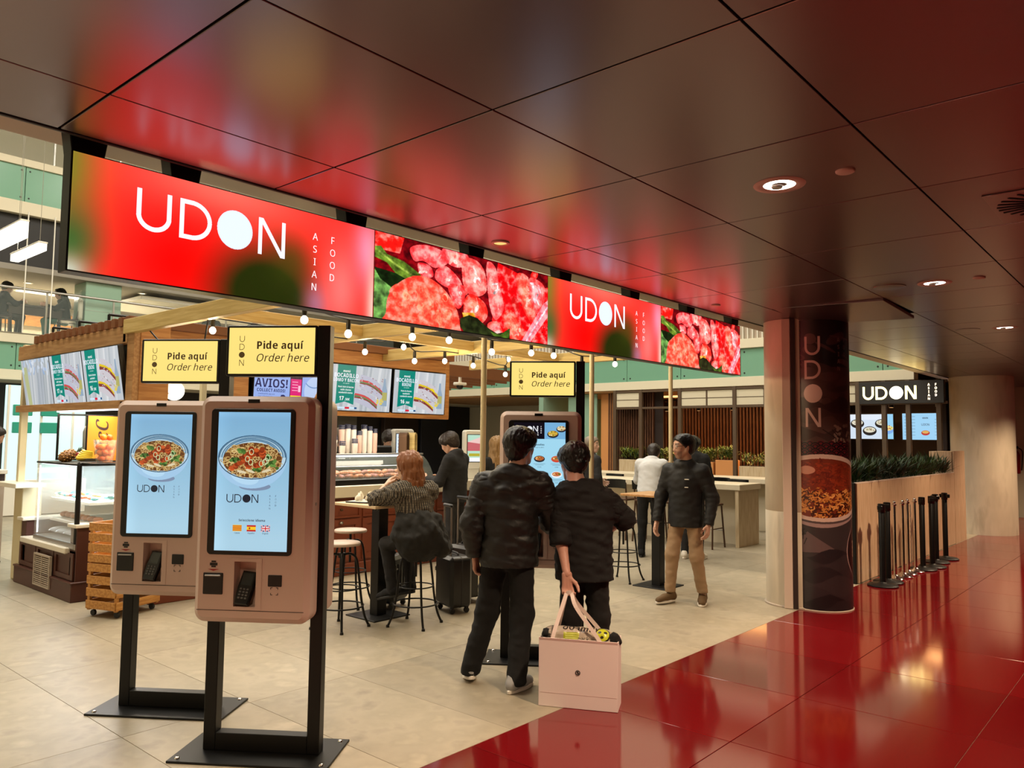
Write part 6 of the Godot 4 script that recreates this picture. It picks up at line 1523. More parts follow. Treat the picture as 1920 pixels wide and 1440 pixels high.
func grocery() -> void:
	var a := atan2(-0.89, 0.455)
	var o := Vector3(4.045, 0, -2.935)
	var bs := Basis(Vector3.UP, a)
	for i in 2:
		var p := Pic.new(320, 160, Color(0.66, 0.60, 0.54))
		if i == 0:
			for k in 7: p.rect(16, 34 + k * 14, 60, 3, Color(0.25, 0.22, 0.2))
			p.rect(26, 100, 40, 26, Color(0.2, 0.18, 0.17))
			p.text(150, 22, "OO", 44, Color(0.12, 0.10, 0.08), true, -1)
			p.rect(160, 84, 150, 60, Color(0.60, 0.62, 0.12))
			for k in 4: p.rect(172, 92 + k * 12, 110, 4, Color(0.82, 0.82, 0.50))
		else:
			p.text(20, 24, "family", 50, Color(0.12, 0.10, 0.08), true, -1)
			p.text(60, 108, "snack", 28, Color(0.12, 0.10, 0.08), false, -1)
			p.ell(250, 80, 54, 54, Color(0.14, 0.11, 0.09)); p.ell(250, 80, 46, 46, Color(0.70, 0.72, 0.14))
			for k in 6: p.ell(250 + sin(k * 2.1) * 24, 80 + cos(k * 2.1) * 22, 12, 9, Color(0.16, 0.13, 0.08))
		var m := Field.new(Vector3(-0.15, -0.08, -0.10), Vector3(0.15, 0.12, 0.10), 0.010)
		m.cap(Vector3(-0.075, 0.0, 0), Vector3(0.075, 0.0, 0), 0.066, 0.066, 0.012)
		m.cap(Vector3(-0.075, -0.04, 0), Vector3(0.075, -0.04, 0), 0.06, 0.06, 0.012)
		m.rough(0.008, 16.0, 70 + i)
		var sh := m.build(mb())
		for k in sh.v.size(): sh.t[k] = Vector2(clampf(0.5 + sh.v[k].x / 0.28, 0, 1), clampf(0.5 - (sh.v[k].y * 0.75 - sh.v[k].z * 0.75) / 0.16, 0, 1))
		single("snack_bag", sh, printed("snack_print_%d" % i, p.im, 0.3), ["pale snack bag with a green label, left in the pink-lit shopping bag", "pale snack bag with dark lettering and a round emblem, right in the pink-lit shopping bag"][i], "snack bag", o + bs * Vector3(-0.10 + i * 0.17, 0.405, 0.0), a + [0.05, -0.08][i], "groceries in the shopping bag")
	for i in 2:
		var m := Field.new(Vector3(-0.08, -0.08, -0.09), Vector3(0.08, 0.08, 0.09), 0.010)
		m.cap(Vector3(0, -0.03, -0.03), Vector3(0, 0.0, 0.03), 0.04, 0.036, 0.012)
		m.rough(0.012, 22.0, 80 + i)
		single("dark_garment", m.build(mb()), M.black_cloth, ["black cloth corner at the left end of the pink-lit shopping bag", "black crumpled cloth at the right end of the pink-lit shopping bag"][i], "garment", o + bs * Vector3([-0.205, 0.215][i], 0.425, 0.0), a)

func suitcase(label: String, at: Vector3, turn: float, hh: float, handle: float) -> void:
	var t := thing("suitcase", label, "suitcase", at, turn, "suitcases by the bar table")
	var w := 0.36
	var dp := 0.23
	part(t, "shell", mb().prism(rounded(w, hh - 0.055, 0.05, 6, Vector2(0, 0.055 + (hh - 0.055) / 2)), -dp / 2, dp / 2, 0.03), M.case_shell)
	for i in 5:
		part(t, "rib", mb().prism(rounded(0.022, hh - 0.20, 0.01, 3, Vector2(-0.12 + i * 0.06, 0.055 + (hh - 0.055) / 2)), dp / 2 - 0.002, dp / 2 + 0.006, 0.003), M.case_shell)
	part(t, "zip_band", mb().prism(rounded(w + 0.004, hh - 0.051, 0.052, 6, Vector2(0, 0.055 + (hh - 0.055) / 2)), -0.008, 0.008, 0.002), M.charcoal)
	part(t, "carry_handle", mb().tube(curve([Vector3(-0.09, hh - 0.004, 0), Vector3(-0.07, hh + 0.022, 0), Vector3(0.07, hh + 0.022, 0), Vector3(0.09, hh - 0.004, 0)]), 0.010, 8), M.charcoal)
	part(t, "badge", bx(Vector3(-0.10, hh - 0.12, dp / 2 + 0.002), Vector3(0.045, 0.012, 0.003), 0.001), M.steel)
	for sx in [-1, 1]:
		for sz in [-1, 1]:
			part(t, "wheel", mb().lathe(PackedVector2Array([Vector2(0, -0.014), Vector2(0.024, -0.014), Vector2(0.027, 0.0), Vector2(0.024, 0.014), Vector2(0, 0.014)]), 14, Transform3D(Basis(Vector3(0, 0, 1), PI / 2), Vector3(sx * 0.13, 0.027, sz * 0.075))), M.charcoal)
			part(t, "wheel_fork", bx(Vector3(sx * 0.13, 0.05, sz * 0.075), Vector3(0.04, 0.03, 0.03), 0.005), M.charcoal)
	if handle > 0.0:
		for s in [-1, 1]: part(t, "handle_tube", mb().rod(Vector3(s * 0.075, hh - 0.02, -0.07), Vector3(s * 0.075, handle - 0.02, -0.07), 0.009, 8), M.steel)
		part(t, "grip", bx(Vector3(0, handle, -0.07), Vector3(0.19, 0.035, 0.03), 0.012), M.black_plastic)

# ------------------------------------------------------------------ people
# A field of tapered capsules joined by a smooth minimum, meshed as surface nets.
class Field:
	var o: Vector3
	var h: float
	var nx: int
	var ny: int
	var nz: int
	var k := 0.012
	var s := PackedFloat32Array()
	var cuts: Array[Plane] = []
	var amp := 0.0
	var nse: FastNoiseLite
	var squash := Vector3.ONE
	var seams := 0.0
	var seam_deep := 0.0
	func _init(lo: Vector3, hi: Vector3, cell: float) -> void:
		o = lo
		h = cell
		nx = int((hi.x - lo.x) / cell) + 2
		ny = int((hi.y - lo.y) / cell) + 2
		nz = int((hi.z - lo.z) / cell) + 2
		s.resize(nx * ny * nz)
	func rough(a: float, freq: float, sd: int, sq := Vector3.ONE) -> void:
		amp = a
		squash = sq
		nse = FastNoiseLite.new()
		nse.seed = sd
		nse.frequency = freq
		nse.fractal_octaves = 2
	func cap(a: Vector3, b: Vector3, ra: float, rb: float, kk := -1.0, ax := Vector3.ZERO, ratio := 1.0, sign_ := 1.0) -> void:
		if kk > 0.0: k = kk
		var rm := maxf(ra, rb) + k * 3.5
		var lo := (a.min(b) - Vector3.ONE * rm - o) / h
		var hi := (a.max(b) + Vector3.ONE * rm - o) / h
		var x0 := maxi(0, int(lo.x)); var x1 := mini(nx - 1, int(hi.x) + 1)
		var y0 := maxi(0, int(lo.y)); var y1 := mini(ny - 1, int(hi.y) + 1)
		var z0 := maxi(0, int(lo.z)); var z1 := mini(nz - 1, int(hi.z) + 1)
		var ab := b - a
		var l2 := maxf(ab.length_squared(), 1e-9)
		var ik := 1.0 / k
		var dr := rb - ra
		var f := 1.0 / ratio - 1.0
		var flat := f != 0.0
		for z in range(z0, z1 + 1):
			for y in range(y0, y1 + 1):
				var id := (z * ny + y) * nx
				var q0 := Vector3(o.x, o.y + y * h, o.z + z * h) - a
				for x in range(x0, x1 + 1):
					var q := Vector3(q0.x + x * h, q0.y, q0.z)
					var t := clampf(q.dot(ab) / l2, 0.0, 1.0)
					q -= ab * t
					if flat: q += ax * (q.dot(ax) * f)
					var d := q.length() - ra - dr * t
					if d < rm: s[id + x] += sign_ * exp(-d * ik)
	func ring(ce: Vector3, rx: float, rz: float, r: float, tip := 0.0) -> void:
		for i in 10:
			var a := TAU * i / 10.0
			var b := TAU * (i + 1) / 10.0
			cap(ce + Vector3(sin(a) * rx, cos(a) * tip, cos(a) * rz), ce + Vector3(sin(b) * rx, cos(b) * tip, cos(b) * rz), r, r)
	func cut(n: Vector3, at: Vector3) -> void:               # takes away the side that n points to
		cuts.append(Plane(n.normalized(), n.normalized().dot(at)))
	func build(m: MB, xf := Transform3D(), tint = null) -> MB:
		var d := PackedFloat32Array()
		d.resize(s.size())
		var big := h * 4.0
		for i in s.size():
			d[i] = -k * log(s[i]) if s[i] > 1e-4 else big
		if amp > 0.0 or cuts.size() > 0 or seams > 0.0:
			for z in nz:
				for y in ny:
					var id := (z * ny + y) * nx
					for x in nx:
						var v := d[id + x]
						if v > h * 3.0: continue
						var p := o + Vector3(x, y, z) * h
						if amp > 0.0 and v > -h * 3.0: v += amp * nse.get_noise_3d(p.x * squash.x, p.y * squash.y, p.z * squash.z)
						if seams > 0.0 and v > -h * 3.0: v += seam_deep * (1.0 - sqrt(absf(sin(PI * p.y / seams))))
						for c in cuts: v = maxf(v, c.distance_to(p))
						d[id + x] = v
		var idx := PackedInt32Array()
		idx.resize(s.size())
		idx.fill(-1)
		var base := m.v.size()
		var sx := 1
		var sy := nx
		var sz := nx * ny
		var off := [0, sx, sy, sx + sy, sz, sx + sz, sy + sz, sx + sy + sz]
		var edges := [[0, 1], [2, 3], [4, 5], [6, 7], [0, 2], [1, 3], [4, 6], [5, 7], [0, 4], [1, 5], [2, 6], [3, 7]]
		var cor := [Vector3(0, 0, 0), Vector3(1, 0, 0), Vector3(0, 1, 0), Vector3(1, 1, 0), Vector3(0, 0, 1), Vector3(1, 0, 1), Vector3(0, 1, 1), Vector3(1, 1, 1)]
		for z in nz - 1:
			for y in ny - 1:
				var row := (z * ny + y) * nx
				for x in nx - 1:
					var i := row + x
					var a := d[i]
					if a > h * 3.9 or a < -h * 5.0: continue
					var n := 0
					var g: Array = [a, d[i + 1], d[i + sy], d[i + sy + 1], d[i + sz], d[i + sz + 1], d[i + sy + sz], d[i + sy + sz + 1]]
					for q in g:
						if q < 0.0: n += 1
					if n == 0 or n == 8: continue
					var acc := Vector3.ZERO
					var cnt := 0
					for e in edges:
						var u: float = g[e[0]]
						var w: float = g[e[1]]
						if (u < 0.0) != (w < 0.0):
							acc += cor[e[0]].lerp(cor[e[1]], u / (u - w))
							cnt += 1
					var lp := o + (Vector3(x, y, z) + acc / cnt) * h
					idx[i] = m.v.size()
					m.vert(xf * lp, Vector3.ZERO)
					if tint != null: m.c.append(tint.call(lp))
		var first := m.ix.size()
		for z in range(1, nz - 1):
			for y in range(1, ny - 1):
				var row := (z * ny + y) * nx
				for x in range(1, nx - 1):
					var i := row + x
					if idx[i] < 0: continue
					var a := d[i] < 0.0
					for e in [[sx, sy, sz], [sy, sz, sx], [sz, sx, sy]]:
						var b: bool = d[i + e[0]] < 0.0
						if a == b: continue
						var p0 := idx[i]
						var p1 := idx[i - e[1]]
						var p2 := idx[i - e[1] - e[2]]
						var p3 := idx[i - e[2]]
						if p1 < 0 or p2 < 0 or p3 < 0: continue
						if a: m.ix.append_array(PackedInt32Array([p0, p2, p1, p0, p3, p2]))
						else: m.ix.append_array(PackedInt32Array([p0, p1, p2, p0, p2, p3]))
		for i in range(first, m.ix.size(), 3):
			var a := m.ix[i]
			var b := m.ix[i + 1]
			var c := m.ix[i + 2]
			var fn := (m.v[c] - m.v[a]).cross(m.v[b] - m.v[a])
			m.n[a] += fn; m.n[b] += fn; m.n[c] += fn
		for i in range(base, m.v.size()): m.n[i] = m.n[i].normalized() if m.n[i].length_squared() > 0.0 else Vector3.UP
		return m

# fingers along y, thumb towards +x * side, palm facing +z
func hand_shape(m: MB, xf: Transform3D, side: float, curl: float, skin: Color, cell := 0.0045) -> void:
	var f := Field.new(Vector3(-0.075, -0.04, -0.05), Vector3(0.085, 0.20, 0.085), cell)
	f.k = 0.0035
	for i in 3:
		var x := -0.024 + i * 0.024
		f.cap(Vector3(x * 0.7, -0.02, 0), Vector3(x, 0.078, 0), 0.0165, 0.0135)
	for i in 4:
		var x := (-0.031 + i * 0.021) * side
		var p := Vector3(x, 0.078 - absf(i - 2) * 0.004, 0)
		var a := -curl * (0.55 if i < 3 else 0.45)
		for sgm in 3:
			var l: float = [0.036, 0.026, 0.020][sgm] * [0.82, 0.98, 1.06, 0.96][i]
			var q := p + Vector3(x * 0.06, cos(a) * l, -sin(a) * l)
			f.cap(p, q, 0.0092 - sgm * 0.0008, 0.0085 - sgm * 0.0009)
			p = q
			a -= curl * [0.9, 0.75, 0.6][sgm]
	var t := Vector3(0.026 * side, 0.012, 0.006)
	for sgm in 3:
		var q: Vector3 = t + Vector3([0.026, 0.012, 0.0][sgm] * side, [0.026, 0.028, 0.024][sgm], [0.008, 0.008, 0.010][sgm] * (0.6 + curl))
		f.cap(t, q, 0.0125 - sgm * 0.0015, 0.0108 - sgm * 0.0016)
		t = q
	f.build(m, xf, func(_p): return skin)

func head_shape(m: MB, xf: Transform3D, skin: Color, brow: Color, cell := 0.005, beard := 0.0) -> void:
	var f := Field.new(Vector3(-0.115, -0.155, -0.125), Vector3(0.115, 0.14, 0.14), cell)
	f.k = 0.008
	var X := Vector3.RIGHT
	f.cap(Vector3(0, 0.030, -0.026), Vector3(0, 0.034, 0.018), 0.088, 0.084, -1, X, 0.84)
	f.cap(Vector3(0, -0.01, 0.035), Vector3(0, -0.070, 0.050), 0.060, 0.040, -1, X, 0.95)
	for s in [-1.0, 1.0]:
		f.cap(Vector3(0.046 * s, -0.035, 0.004), Vector3(0.014 * s, -0.092, 0.064), 0.026, 0.020)
		f.cap(Vector3(0.036 * s, -0.012, 0.066), Vector3(0.030 * s, -0.030, 0.068), 0.022, 0.020)
		f.cap(Vector3(0.079 * s, 0.014, -0.008), Vector3(0.076 * s, -0.018, 0.002), 0.022, 0.014, -1, X, 0.4)
		f.cap(Vector3(0.010 * s, -0.030, 0.094), Vector3(0.013 * s, -0.031, 0.092), 0.009, 0.008)
		f.cap(Vector3(0.031 * s, 0.016, 0.078), Vector3(0.031 * s, 0.016, 0.080), 0.0125, 0.0125)
	f.cap(Vector3(-0.034, 0.036, 0.076), Vector3(0.034, 0.036, 0.076), 0.014, 0.014)
	f.cap(Vector3(0, 0.022, 0.090), Vector3(0, -0.022, 0.108), 0.0085, 0.0125)
	f.cap(Vector3(-0.018, -0.054, 0.088), Vector3(0.018, -0.054, 0.088), 0.008, 0.008)
	f.cap(Vector3(-0.014, -0.064, 0.087), Vector3(0.014, -0.064, 0.087), 0.009, 0.009)
	f.cap(Vector3(0, -0.07, -0.02), Vector3(0, -0.16, -0.03), 0.054, 0.056)
	f.build(m, xf, func(p: Vector3) -> Color:
		var q := Vector3(absf(p.x), p.y, p.z)
		if p.z > 0.05:
			var e := Vector2((q.x - 0.031) / 0.016, (p.y - 0.016) / 0.0075)
			if e.length() < 0.5: return Color(0.03, 0.02, 0.015)
			if e.length() < 1.0: return Color(0.55, 0.50, 0.46)
			if absf(p.y - 0.040 + (q.x - 0.031) * 0.1) < 0.005 and q.x > 0.012 and q.x < 0.054: return brow
			if beard > 0.0 and p.y < -0.036 and p.z > 0.0 and not (absf(p.y + 0.059) < 0.009 and q.x < 0.024): return skin.lerp(Color(0.06, 0.045, 0.04), beard)
			if absf(p.y + 0.059) < 0.009 and q.x < 0.024 and p.z > 0.08: return skin * Color(0.78, 0.48, 0.46)
		return skin)

# style: "short", "full", "long", "cap"
func hair_shape(style: String, xf: Transform3D, cell := 0.007) -> MB:
	var f := Field.new(Vector3(-0.20, -0.42 if style == "long" else -0.15, -0.22), Vector3(0.20, 0.17, 0.15), cell)
	f.k = 0.010
	var X := Vector3.RIGHT
	var up := 0.010 if style == "short" else 0.018
	f.cap(Vector3(0, 0.040, -0.028), Vector3(0, 0.046, 0.018), 0.092 + up, 0.086 + up, -1, X, 0.88)
	f.cap(Vector3(0, -0.02, -0.045), Vector3(0, 0.03, -0.035), 0.070 + up * 0.6, 0.085 + up, -1, X, 0.95)
	if style == "full":
		f.cap(Vector3(-0.05, 0.075, 0.06), Vector3(0.05, 0.075, 0.06), 0.036, 0.036)
		f.cap(Vector3(-0.075, 0.02, 0.0), Vector3(-0.07, 0.05, 0.03), 0.026, 0.03)
		f.cap(Vector3(0.075, 0.02, 0.0), Vector3(0.07, 0.05, 0.03), 0.026, 0.03)
	if style == "long":
		for s in [-1.0, 1.0]:
			f.cap(Vector3(0.06 * s, 0.02, -0.02), Vector3(0.075 * s, -0.12, -0.03), 0.045, 0.036)
			f.cap(Vector3(0.075 * s, -0.12, -0.03), Vector3(0.105 * s, -0.27, -0.05), 0.040, 0.026)
			f.cap(Vector3(0.035 * s, -0.06, -0.08), Vector3(0.05 * s, -0.30, -0.11), 0.050, 0.030)
			f.cap(Vector3(0.09 * s, -0.16, -0.02), Vector3(0.155 * s, -0.33, -0.02), 0.030, 0.014)
			f.cap(Vector3(0.07 * s, -0.20, -0.07), Vector3(0.12 * s, -0.36, -0.09), 0.034, 0.014)
		f.cap(Vector3(0, -0.06, -0.09), Vector3(0.01, -0.33, -0.12), 0.052, 0.030)
		f.rough(0.018, 12.0, 5, Vector3(2.4, 0.45, 2.4))
		f.cut(Vector3(0, -0.25, 1.0), Vector3(0, 0.06, 0.070))
	else:
		f.rough(0.008 if style == "full" else 0.005, 38.0, 8, Vector3(1.5, 0.6, 1.5))
		if style == "full": f.cut(Vector3(0, -0.72, 0.55), Vector3(0, 0.012, 0.075))
		else: f.cut(Vector3(0, -0.66, 0.75), Vector3(0, 0.052, 0.070))
	return f.build(mb(), xf)

func make_shoe(t: Node3D, at: Vector3, toe: Vector3, up_m: Material, sole_m: Material, cell: float, ln := 1.0) -> void:
	var d := Vector3(toe.x, 0, toe.z).normalized()
	var rise := clampf(toe.y, -0.7, 0.7)
	var bs := Basis(Vector3.UP.cross(d), Vector3.UP, d) * Basis(Vector3.RIGHT, -rise)
	var xf := Transform3D(bs, at)
	var f := Field.new(Vector3(-0.07, -0.01, -0.12), Vector3(0.07, 0.16, 0.23), cell)
	f.k = 0.010
	f.cap(Vector3(0, 0.052, -0.055), Vector3(0, 0.045, 0.06 * ln), 0.040, 0.040)
	f.cap(Vector3(0, 0.045, 0.06 * ln), Vector3(0.004, 0.032, 0.15 * ln), 0.040, 0.036)
	f.cap(Vector3(0, 0.06, -0.045), Vector3(0, 0.105, -0.035), 0.040, 0.040)
	f.cut(Vector3.DOWN, Vector3(0, 0.022, 0))
	f.cut(Vector3(0, 1.0, 0.15), Vector3(0, 0.105, 0))
	var up := part(t, "shoe", f.build(mb(), xf), up_m)
	var ol := PackedVector2Array()
	for i in 20:
		var a := TAU * i / 20
		var zz := cos(a)
		ol.append(Vector2(sin(a) * (0.047 if zz > -0.2 else 0.041), 0.045 * ln + zz * 0.145 * ln))
	part(up, "sole", mb().prism(ol, 0.0, 0.026, 0.006, xf * Transform3D(Basis(Vector3(1, 0, 0), Vector3(0, 0, 1), Vector3(0, 1, 0)), Vector3.ZERO)), sole_m)
	var lc := mb()
	for i in 4: lc.rod(xf * Vector3(-0.022, 0.082 - i * 0.006, 0.012 + i * 0.022), xf * Vector3(0.022, 0.082 - i * 0.006, 0.012 + i * 0.022), 0.0035, 6)
	part(up, "laces", lc, sole_m)

# a person: j holds joints in a frame that faces +z, with the person's left at +x
func figure(called: String, label: String, at: Vector3, yaw: float, j: Dictionary, w: Dictionary, group := "") -> Node3D:
	var t := thing(called, label, "person", at, yaw, group)
	var q: float = w.get("coarse", 1.0)
	var hh: float = w.get("tall", 1.73) / 1.73
	var J := {"pel": Vector3(0, 0.93, 0), "chest": Vector3(0, 1.26, 0.0), "neck": Vector3(0, 1.45, -0.01), "head": Vector3(0, 1.60, 0.02),
		"hipL": Vector3(0.09, 0.90, 0), "hipR": Vector3(-0.09, 0.90, 0), "knL": Vector3(0.10, 0.49, 0.01), "knR": Vector3(-0.10, 0.49, 0.01), "anL": Vector3(0.11, 0.09, -0.02), "anR": Vector3(-0.11, 0.09, -0.02),
		"shL": Vector3(0.17, 1.385, -0.01), "shR": Vector3(-0.17, 1.385, -0.01), "elL": Vector3(0.24, 1.10, -0.03), "elR": Vector3(-0.24, 1.10, -0.03), "wrL": Vector3(0.25, 0.85, 0.04), "wrR": Vector3(-0.25, 0.85, 0.04)}
	for a in J: J[a] = J[a] * hh
	for a in j: J[a] = j[a]
	var skin: Color = w.get("skin", Color(0.50, 0.29, 0.20))
	var hx := Transform3D(Basis.from_euler(w.get("face", Vector3.ZERO)), J.head)
	# body: one continuous surface, skin coloured
	var body := mb()
	body.tint = true
	var lo: Vector3 = J.pel
	var hi: Vector3 = J.pel
	for a in J:
		lo = lo.min(J[a]); hi = hi.max(J[a])
	var flesh := func(_p): return skin
	var f := Field.new(lo - Vector3.ONE * 0.16, Vector3(hi.x, J.neck.y + 0.14, hi.z) + Vector3(0.16, 0, 0.16), 0.016 * q)
	f.k = 0.016
	f.cap(J.neck - Vector3(0, 0.05, 0), J.head - hx.basis.y * 0.06 - hx.basis.z * 0.02, 0.060, 0.054)
	f.cap(J.pel, J.chest, 0.115, 0.13, -1, Vector3(0, 0, 1), 0.66)
	f.cap(J.chest, J.neck, 0.12, 0.055, -1, Vector3(0, 0, 1), 0.7)
	for s in ["L", "R"]:
		f.cap(J["sh" + s], J["el" + s], 0.048, 0.038)
		f.cap(J["el" + s], J["wr" + s], 0.038, 0.026)
		f.cap(J.pel, J["hip" + s], 0.075, 0.062)
		f.cap(J["hip" + s], J["kn" + s], 0.062, 0.046)
		f.cap(J["kn" + s], J["an" + s], 0.044, 0.032)
	f.build(body, Transform3D(), flesh)
	head_shape(body, hx, skin, w.get("brow", Color(0.03, 0.02, 0.015)), 0.005 * minf(q, 1.6), w.get("beard", 0.0))
	for s in ["L", "R"]:
		var d: Vector3 = (J["wr" + s] - J["el" + s]).normalized()
		if w.has("hand" + s): d = w["hand" + s].normalized()
		var pn: Vector3 = w.get("palm" + s, Vector3(-1 if s == "L" else 1, 0, 0))
		pn = (pn - d * pn.dot(d)).normalized()
		hand_shape(body, Transform3D(Basis(d.cross(pn), d, pn), J["wr" + s] + d * 0.02), -1.0 if s == "L" else 1.0, w.get("curl" + s, 0.5), skin, 0.0046 * minf(q, 1.5))
	part(t, "body", body, M.skin)
	# hair
	if w.get("hair", "") != "":
		part(t, "hair", hair_shape(w.hair, hx, 0.007 * minf(q, 1.5)), M[w.hair_m])
	if w.has("cap_m"):
		var cf := Field.new(Vector3(-0.16, -0.05, -0.16), Vector3(0.16, 0.19, 0.24), 0.008)
		cf.k = 0.008
		cf.cap(Vector3(0, 0.052, -0.022), Vector3(0, 0.058, 0.012), 0.098, 0.094)
		cf.cap(Vector3(0, 0.052, 0.07), Vector3(0, 0.036, 0.13), 0.07, 0.055, -1, Vector3.UP, 0.2)
		cf.cut(Vector3.DOWN, Vector3(0, 0.036, 0))
		part(t, "cap", cf.build(mb(), hx), M[w.cap_m])
	# upper garment: trunk, cut at the hem, and sleeves
	var fat: float = w.get("fat", 0.0)
	var hem: float = w.get("hem", J.pel.y - 0.08)
	var wide: float = w.get("wide", 0.175)
	var top := mb()
	f = Field.new(Vector3(minf(J.shR.x, -wide) - 0.20, hem - 0.05, lo.z - 0.2), Vector3(maxf(J.shL.x, wide) + 0.20, J.neck.y + 0.14, hi.z + 0.2), 0.013 * q)
	f.k = 0.020
	var zx := Vector3(0, 0, 1)
	var low := Vector3(J.pel.x, hem - 0.02, J.pel.z)
	f.cap(low, J.chest, wide + fat, wide - 0.012 + fat, -1, zx, 0.74)
	f.cap(J.chest, J.neck - Vector3(0, 0.05, 0), wide - 0.03 + fat, 0.085 + fat * 0.5, -1, zx, 0.72)
	f.cap(J.shL - Vector3(0.03, 0.025, 0), J.shR - Vector3(-0.03, 0.025, 0), 0.062 + fat, 0.062 + fat)
	for s in ["L", "R"]: f.cap(J["sh" + s] - Vector3(0, 0.01, 0), J["sh" + s].lerp(J["el" + s], 0.55), 0.066 + fat, 0.060 + fat)
	f.ring(J.neck + Vector3(0, 0.0, 0.005), 0.062, 0.060, w.get("collar", 0.016), -0.02)
	if w.get("hood", 0.0) > 0.0:
		var hd: float = w.hood
		f.cap(J.neck + Vector3(-0.09, -0.02, -0.06), J.neck + Vector3(0.09, -0.02, -0.06), hd, hd)
		f.cap(J.neck + Vector3(-0.06, -0.10, -0.085), J.neck + Vector3(0.06, -0.10, -0.085), hd * 0.8, hd * 0.8)
		f.cap(J.neck + Vector3(-0.09, 0.0, -0.03), J.neck + Vector3(-0.055, -0.06, 0.07), hd * 0.7, hd * 0.5)
		f.cap(J.neck + Vector3(0.09, 0.0, -0.03), J.neck + Vector3(0.055, -0.06, 0.07), hd * 0.7, hd * 0.5)
	f.cut(Vector3.DOWN, Vector3(0, hem, 0))
	f.rough(w.get("folds", 0.008), 11.0, 3, Vector3(0.7, 1.7, 1))
	f.seams = w.get("quilt", 0.0)
	f.seam_deep = 0.012
	f.build(top)
	for s in ["L", "R"]:
		var a: Vector3 = J["sh" + s]
		var b: Vector3 = J["el" + s]
		var c: Vector3 = J["wr" + s]
		if w.get("sleeve" + s, 1.0) < 1.0: c = b.lerp(c, w["sleeve" + s])
		var l2 := a.min(b).min(c) - Vector3.ONE * (0.12 + fat)
		var g := Field.new(l2, a.max(b).max(c) + Vector3.ONE * (0.12 + fat), 0.012 * q)
		g.k = 0.014
		g.cap(a, b, 0.064 + fat, 0.058 + fat)
		g.cap(b, c, 0.056 + fat, (0.045 + fat * 0.7) if c.distance_to(b) > 0.02 else 0.056 + fat)
		g.cut((c - b).normalized() if c.distance_to(b) > 0.03 else (b - a).normalized(), c + ((c - b).normalized() * 0.012 if c.distance_to(b) > 0.03 else (b - a).normalized() * 0.02))
		g.rough(w.get("folds", 0.008), 12.0, 4, Vector3(0.8, 1.9, 0.8))
		g.build(top)
	part(t, w.get("top", "jacket"), top, M[w.top_m])
	# trousers
	if not w.get("no_legs", false):
		var leg := mb()
		var lw: float = w.get("leg", 0.0)
		f = Field.new(J.pel.min(J.anL).min(J.anR).min(J.knL).min(J.knR) - Vector3(0.2, 0.06, 0.2), J.pel.max(J.knL).max(J.knR).max(J.anL).max(J.anR) + Vector3(0.2, 0.16, 0.2), 0.014 * q)
		f.k = 0.014
		f.cap(J.pel + Vector3(0, 0.06, 0), J.pel, 0.13, 0.135, -1, zx, 0.70)
		for s in ["L", "R"]:
			f.cap(J.pel, J["hip" + s], 0.09, 0.082)
			f.cap(J["hip" + s], J["kn" + s], 0.082 + lw * 0.5, 0.068 + lw)
			f.cap(J["kn" + s], J["an" + s] - Vector3(0, 0.03, 0), 0.066 + lw, 0.052 + lw * 1.2)
		f.rough(0.008, 10.0, 6, Vector3(0.9, 1.8, 0.9))
		if not w.get("seated", false): f.cut(Vector3.UP, Vector3(0, hem + 0.05, 0))
		if not w.get("seated", false): f.cut(Vector3.DOWN, Vector3(0, minf(J.anL.y, J.anR.y) - w.get("cuff", 0.03), 0))
		part(t, "trousers", f.build(leg), M[w.leg_m])
		var td: Array = w.get("toes", [Vector3(0.12, 0, 1), Vector3(-0.12, 0, 1)])
		make_shoe(t, Vector3(J.anL.x, J.anL.y - 0.09, J.anL.z + 0.02), td[0], M[w.get("shoe_m", "black_cloth")], M[w.get("sole_m", "charcoal")], 0.008 * minf(q, 1.4))
		make_shoe(t, Vector3(J.anR.x, J.anR.y - 0.09, J.anR.z + 0.02), td[1], M[w.get("shoe_m", "black_cloth")], M[w.get("sole_m", "charcoal")], 0.008 * minf(q, 1.4))
	return t

